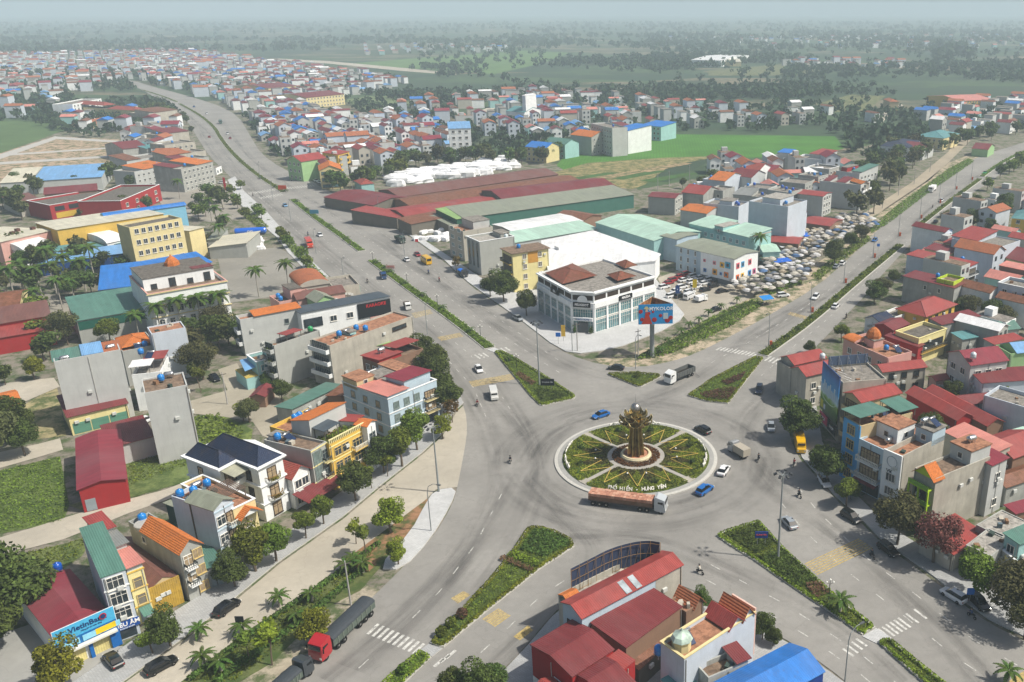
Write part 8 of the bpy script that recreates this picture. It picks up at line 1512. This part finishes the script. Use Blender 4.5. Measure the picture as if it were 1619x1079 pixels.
for u,v in ((817,583),(692,485),(644,450),(760,535),(1310,950),(590,415)):
    p = G(u,v); o = thing('garden_lamp','dark candelabra lamp post with globes on the median','lamp post',(p.x,p.y,.27),0,'candelabra lamp posts on the medians'); mb = MB(); mb.tube([(0,0,0),(0,0,3.6)],[.09,.05],M('#24302c','plain'),6); mb.tube([(-.55,0,3.2),(0,0,2.9),(.55,0,3.2)],.035,M('#24302c','plain'),4); obj('pole',mb,o)
    for x,z in ((-.55,3.35),(.55,3.35),(0,3.8)): mb = MB(); mb.lathe([(.05,-.18),(.19,0),(.05,.18)],LMP,8,T=Matrix.Translation((x,0,z))); obj('globe',mb,o)
for i,(u,v) in enumerate(((1395,330),(1372,345),(1350,362),(1420,310),(1445,292),(1470,272),(913,556),(1009,567),(300,640),(360,640),(555,958),(1040,300),(1058,296),(1090,286))):
    p = G(u,v); o = thing('utility_pole','grey concrete utility pole with crossarm','utility pole',(p.x,p.y,0),.6,'concrete utility poles'); obj('pole',MB().cyl(0,0,0,8.5,.17,.1,M((.4,.39,.37),'plain'),7),o); obj('crossarm',MB().box(-.9,-.06,7.8,.9,.06,7.95,M('#55504a','plain')),o)
def board(u,v,w_,h,z,col,label,txt=None,tc='#ffffff',ts=.5,rz=None):
    p = G(u,v); o = thing('road_sign',label,'sign',(p.x,p.y,.2),rz or 0); obj('board',MB().box(-w_/2,-.06,z,w_/2,.06,z+h,M(col,'plain')),o); mb = MB(); [mb.cyl(x,0,0,z,.05,.05,PL,5) for x in ((0,) if w_ < 1.5 else (-w_*.3,w_*.3))]; obj('post',mb,o)
    if txt: q = obj('lettering',text_mesh(txt,ts,M(tc,'plain'),.02,True),o,(0,-.08,z+h/2)); q.rotation_euler = (PI/2,0,0)
board(866,618,3.4,1.8,1.2,'#1c2026','black notice board at the tip of the wedge island','TP HƯNG YÊN','#b8bcc0',.42); board(1203,866,2.3,1.3,1.8,'#1f3f8a','blue and red notice board on the lamp island','HƯNG YÊN','#e05a5a',.36); board(618,432,3.2,1.4,1.4,'#c8a8a0','pinkish notice board on the long highway median','CHÀO MỪNG','#b82a2a',.42); board(498,345,4,1.8,1.8,'#3f7f9a','teal notice board on the middle highway median'); board(447,303,4.2,2.2,.8,'#c8481c','orange notice board at the far crosswalk'); board(357,303,1.2,6.5,.5,'#b8202a','tall narrow red banner by the left highway')
board(883,545,1.4,1.2,2.2,'#1f6fc8','blue pedestrian sign on the showroom forecourt'); board(891,541,1.2,3.4,1.5,'#d8b040','yellow banner beside the blue pedestrian sign'); board(1388,397,1.1,1.1,1.6,'#1f6fc8','blue keep right sign at the median gap'); board(1071,480,1.4,2.6,3.2,'#1c3f78','navy brand pylon before the car park','P'); board(1098,470,1.4,2.8,3.0,'#c8b020','yellow brand pylon in the car park'); board(383,1003,1.3,1.5,1.6,'#2c3036','small dark sign beside the service street palms'); board(660,393,1.2,1.2,2.4,'#c8202a','round red sign by the highway shops'); board(1532,955,1.2,1.2,1.6,'#1f6fc8','blue sign under the bright green tree')

p = G(1031,565); o = thing('billboard','three sided billboard on a thick pillar with a blue paint advert','billboard',(p.x,p.y,.1)); z0,z1 = HT(1031,565,509),HT(1031,565,478); obj('pillar',MB().cyl(0,0,0,z0+.3,.62,.62,PL,18),o); wv = (1063.5-1010)/2/1400*(p.y*cp+ (CAM_H-z0)*sp)*1.0; xm = (1036.7-1031)/1400*p.y*1.05
A3,B3,C3 = (xm-wv,-2.5),(xm+wv,-1.6),(xm-1.0,4.6); RS = M((.40,.17,.05),'rust')
for (a,b2,nm) in ((A3,B3,'front_panel'),(B3,C3,'side_panel'),(C3,A3,'side_panel')):
    a,b2 = Vector(a),Vector(b2); L = (b2-a).length; T_ = math.atan2((b2-a).y,(b2-a).x); q = obj(nm,MB().box(0,-.1,z0,L,.0,z1,M('#1f8fcf','plain') if nm[0] == 'f' else M('#c8c4bc','plain')),o,(a.x,a.y,0),T_); obj('frame',MB().box(.05,.01,z0+.05,L-.05,.12,z1-.05,RS),q)
    if nm[0] == 'f':
        t = obj('lettering',text_mesh('MYKOLOR',1.35,M('#eef2f4','plain'),.02,True),q,(L*.66,-.13,z1-1.3)); t.rotation_euler = (PI/2,0,0)
        for x,z,r_ in ((.3,.55,.45),(.06,.65,.6),(.1,.25,.55),(.42,.62,.35),(.46,.22,.7),(.64,.42,.5),(.84,.18,.75),(.94,.3,.6)): mb = MB(); T = Matrix.Translation((L*x,-.11,z0+(z1-z0)*z)) @ Matrix.Rotation(PI/2,4,'X'); mb.lathe([(r_,0),(r_*.8,.03),(r_*.3,.04)],M('#a8141c','plain'),9,T=T); obj('printed_flower',mb,q)
        mb = MB(); h_ = z1-z0; mb.add([(L*.08,-.17,z0+.1),(L*.4,-.17,z0+.1),(L*.34,-.17,z0+h_*.3),(L*.27,-.17,z0+h_*.62),(L*.2,-.17,z0+h_*.6),(L*.18,-.17,z0+h_*.35)],[(0,1,2,3,4,5)],M('#b8341c','plain')); mb.add([(L*.2,-.18,z0+h_*.63),(L*.27,-.18,z0+h_*.65),(L*.26,-.18,z0+h_*.8),(L*.21,-.18,z0+h_*.8)],[(0,1,2,3)],M('#e0b898','plain')); mb.add([(L*.15,-.19,z0+h_*.78),(L*.31,-.19,z0+h_*.76),(L*.26,-.19,z0+h_*.9),(L*.2,-.19,z0+h_*.9)],[(0,1,2,3)],M('#d8c890','plain')); obj('printed_figure',mb,q); obj('printed_panel',MB().box(L*.72,-.15,z0+h_*.25,L*.86,-.12,z0+h_*.55,M('#b8c8cc','plain')),q)

UC = ('#b9b4a8','#8f8c88','#c4c4c4','#6a7484','#4a6a94','#a89c86'); UN = ('beige','grey','white','slate','blue','tan'); UM = []
for i,c in enumerate(UC):
    mb = MB(); n = 8; m = M(c,'plain'); mb.add([(1.75*math.cos(2*PI*k/n),1.75*math.sin(2*PI*k/n),2.1) for k in range(n)]+[(.95*math.cos(2*PI*(k)/n),.95*math.sin(2*PI*(k)/n),2.58) for k in range(n)]+[(0,0,2.78)],[(k,(k+1) % n,n+(k+1) % n,n+k) for k in range(n)]+[(n+k,n+(k+1) % n,2*n) for k in range(n)]+[(n+(k+1) % n,n+k,k,(k+1) % n) for k in range(n)],m); UM.append(mb.mesh('canopy'))
pm_ = MB().cyl(0,0,0,2.7,.03,.03,PL,5).mesh('pole'); mk = GP([(1147,456),(1160,440),(1200,428),(1207,414),(1232,402),(1256,389),(1272,366),(1303,358),(1329,340),(1363,336),(1392,352),(1360,364),(1325,380),(1303,392),(1282,420),(1272,442),(1196,462)],2); pts_ = []
for q in in_poly_pts(mk,2600):
    if all((q[0]-r_[0])**2+(q[1]-r_[1])**2 > 6.2 for r_ in pts_) and free(Vector(q),1) and len(pts_) < 230: pts_.append(q)
for q in pts_:
    i = R.choice([0,0,0,1,1,2,2,2,3,4,5]); o = thing('market_umbrella',UN[i]+' umbrella over a stall in the crowded open air market','market umbrella',(q[0],q[1],.05+R.uniform(-.1,.35)),R.uniform(0,3),UN[i]+' market umbrellas'); o.rotation_euler = (R.uniform(-.12,.12),R.uniform(-.12,.12),o.rotation_euler.z); o.scale = (R.uniform(.85,1.15),)*3; obj('canopy',UM[i],o); obj('pole',pm_,o)
for u,v,w_,d_,c,lb in ((1236,412,7,3.5,'#1f5fc0','blue tarpaulin roof over market stalls'),(1242,388,6,4,'#d8dade','white sheet awning at the market entrance'),(1212,471,4,3,'#1f7fc8','small blue covered stall at the green bank'),(1215,405,8,4,'#4a5a48','patched green stall roof beside the school'),(1305,350,3.4,3.2,'#5fb0c4','turquoise stall roof far in the market'),(1275,372,3,3,'#1f5fc0','small blue awning in the market middle')):
    p = G(u,v,2.6); o = thing('market_stall',lb,'market stall',(p.x,p.y,0),.4); obj('awning',MB().add([(-w_/2,-d_/2,2.4),(w_/2,-d_/2,2.4),(w_/2,d_/2,2.9),(-w_/2,d_/2,2.9),(-w_/2,-d_/2,2.46),(w_/2,-d_/2,2.46),(w_/2,d_/2,2.96),(-w_/2,d_/2,2.96)],[(3,2,1,0),(4,5,6,7),(0,1,5,4),(1,2,6,5),(2,3,7,6),(3,0,4,7)],M(c,'plain')),o); mb = MB(); [mb.cyl(x,y,0,2.6,.04,.04,PL,4) for x in (-w_/2+.1,w_/2-.1) for y in (-d_/2+.1,d_/2-.1)]; obj('frame',mb,o); obj('table',MB().box(-w_/2+.3,-.5,.6,w_/2-.3,.5,.8,M('#6a5a48','plain')),o)
hz = MB(); hz.box(-8990,-290,-1,8990,10490,128,M('#ffffff','plain'))
ho = obj('haze',hz); ho['kind'] = 'stuff'; ho['label'] = 'pale even haze in the air'
hm = bpy.data.materials.new('haze_volume'); hm.use_nodes = True; hn = hm.node_tree.nodes; hn.remove(hn['Principled BSDF'])
pv = hn.new('ShaderNodeVolumePrincipled'); pv.inputs['Color'].default_value = (*HAZE_COLOR,1); pv.inputs['Density'].default_value = HAZE_DENSITY; pv.inputs['Anisotropy'].default_value = .0
hm.node_tree.links.new(pv.outputs[0],hn['Material Output'].inputs['Volume']); ho.data.materials.clear(); ho.data.materials.append(hm)
ho.visible_shadow = True
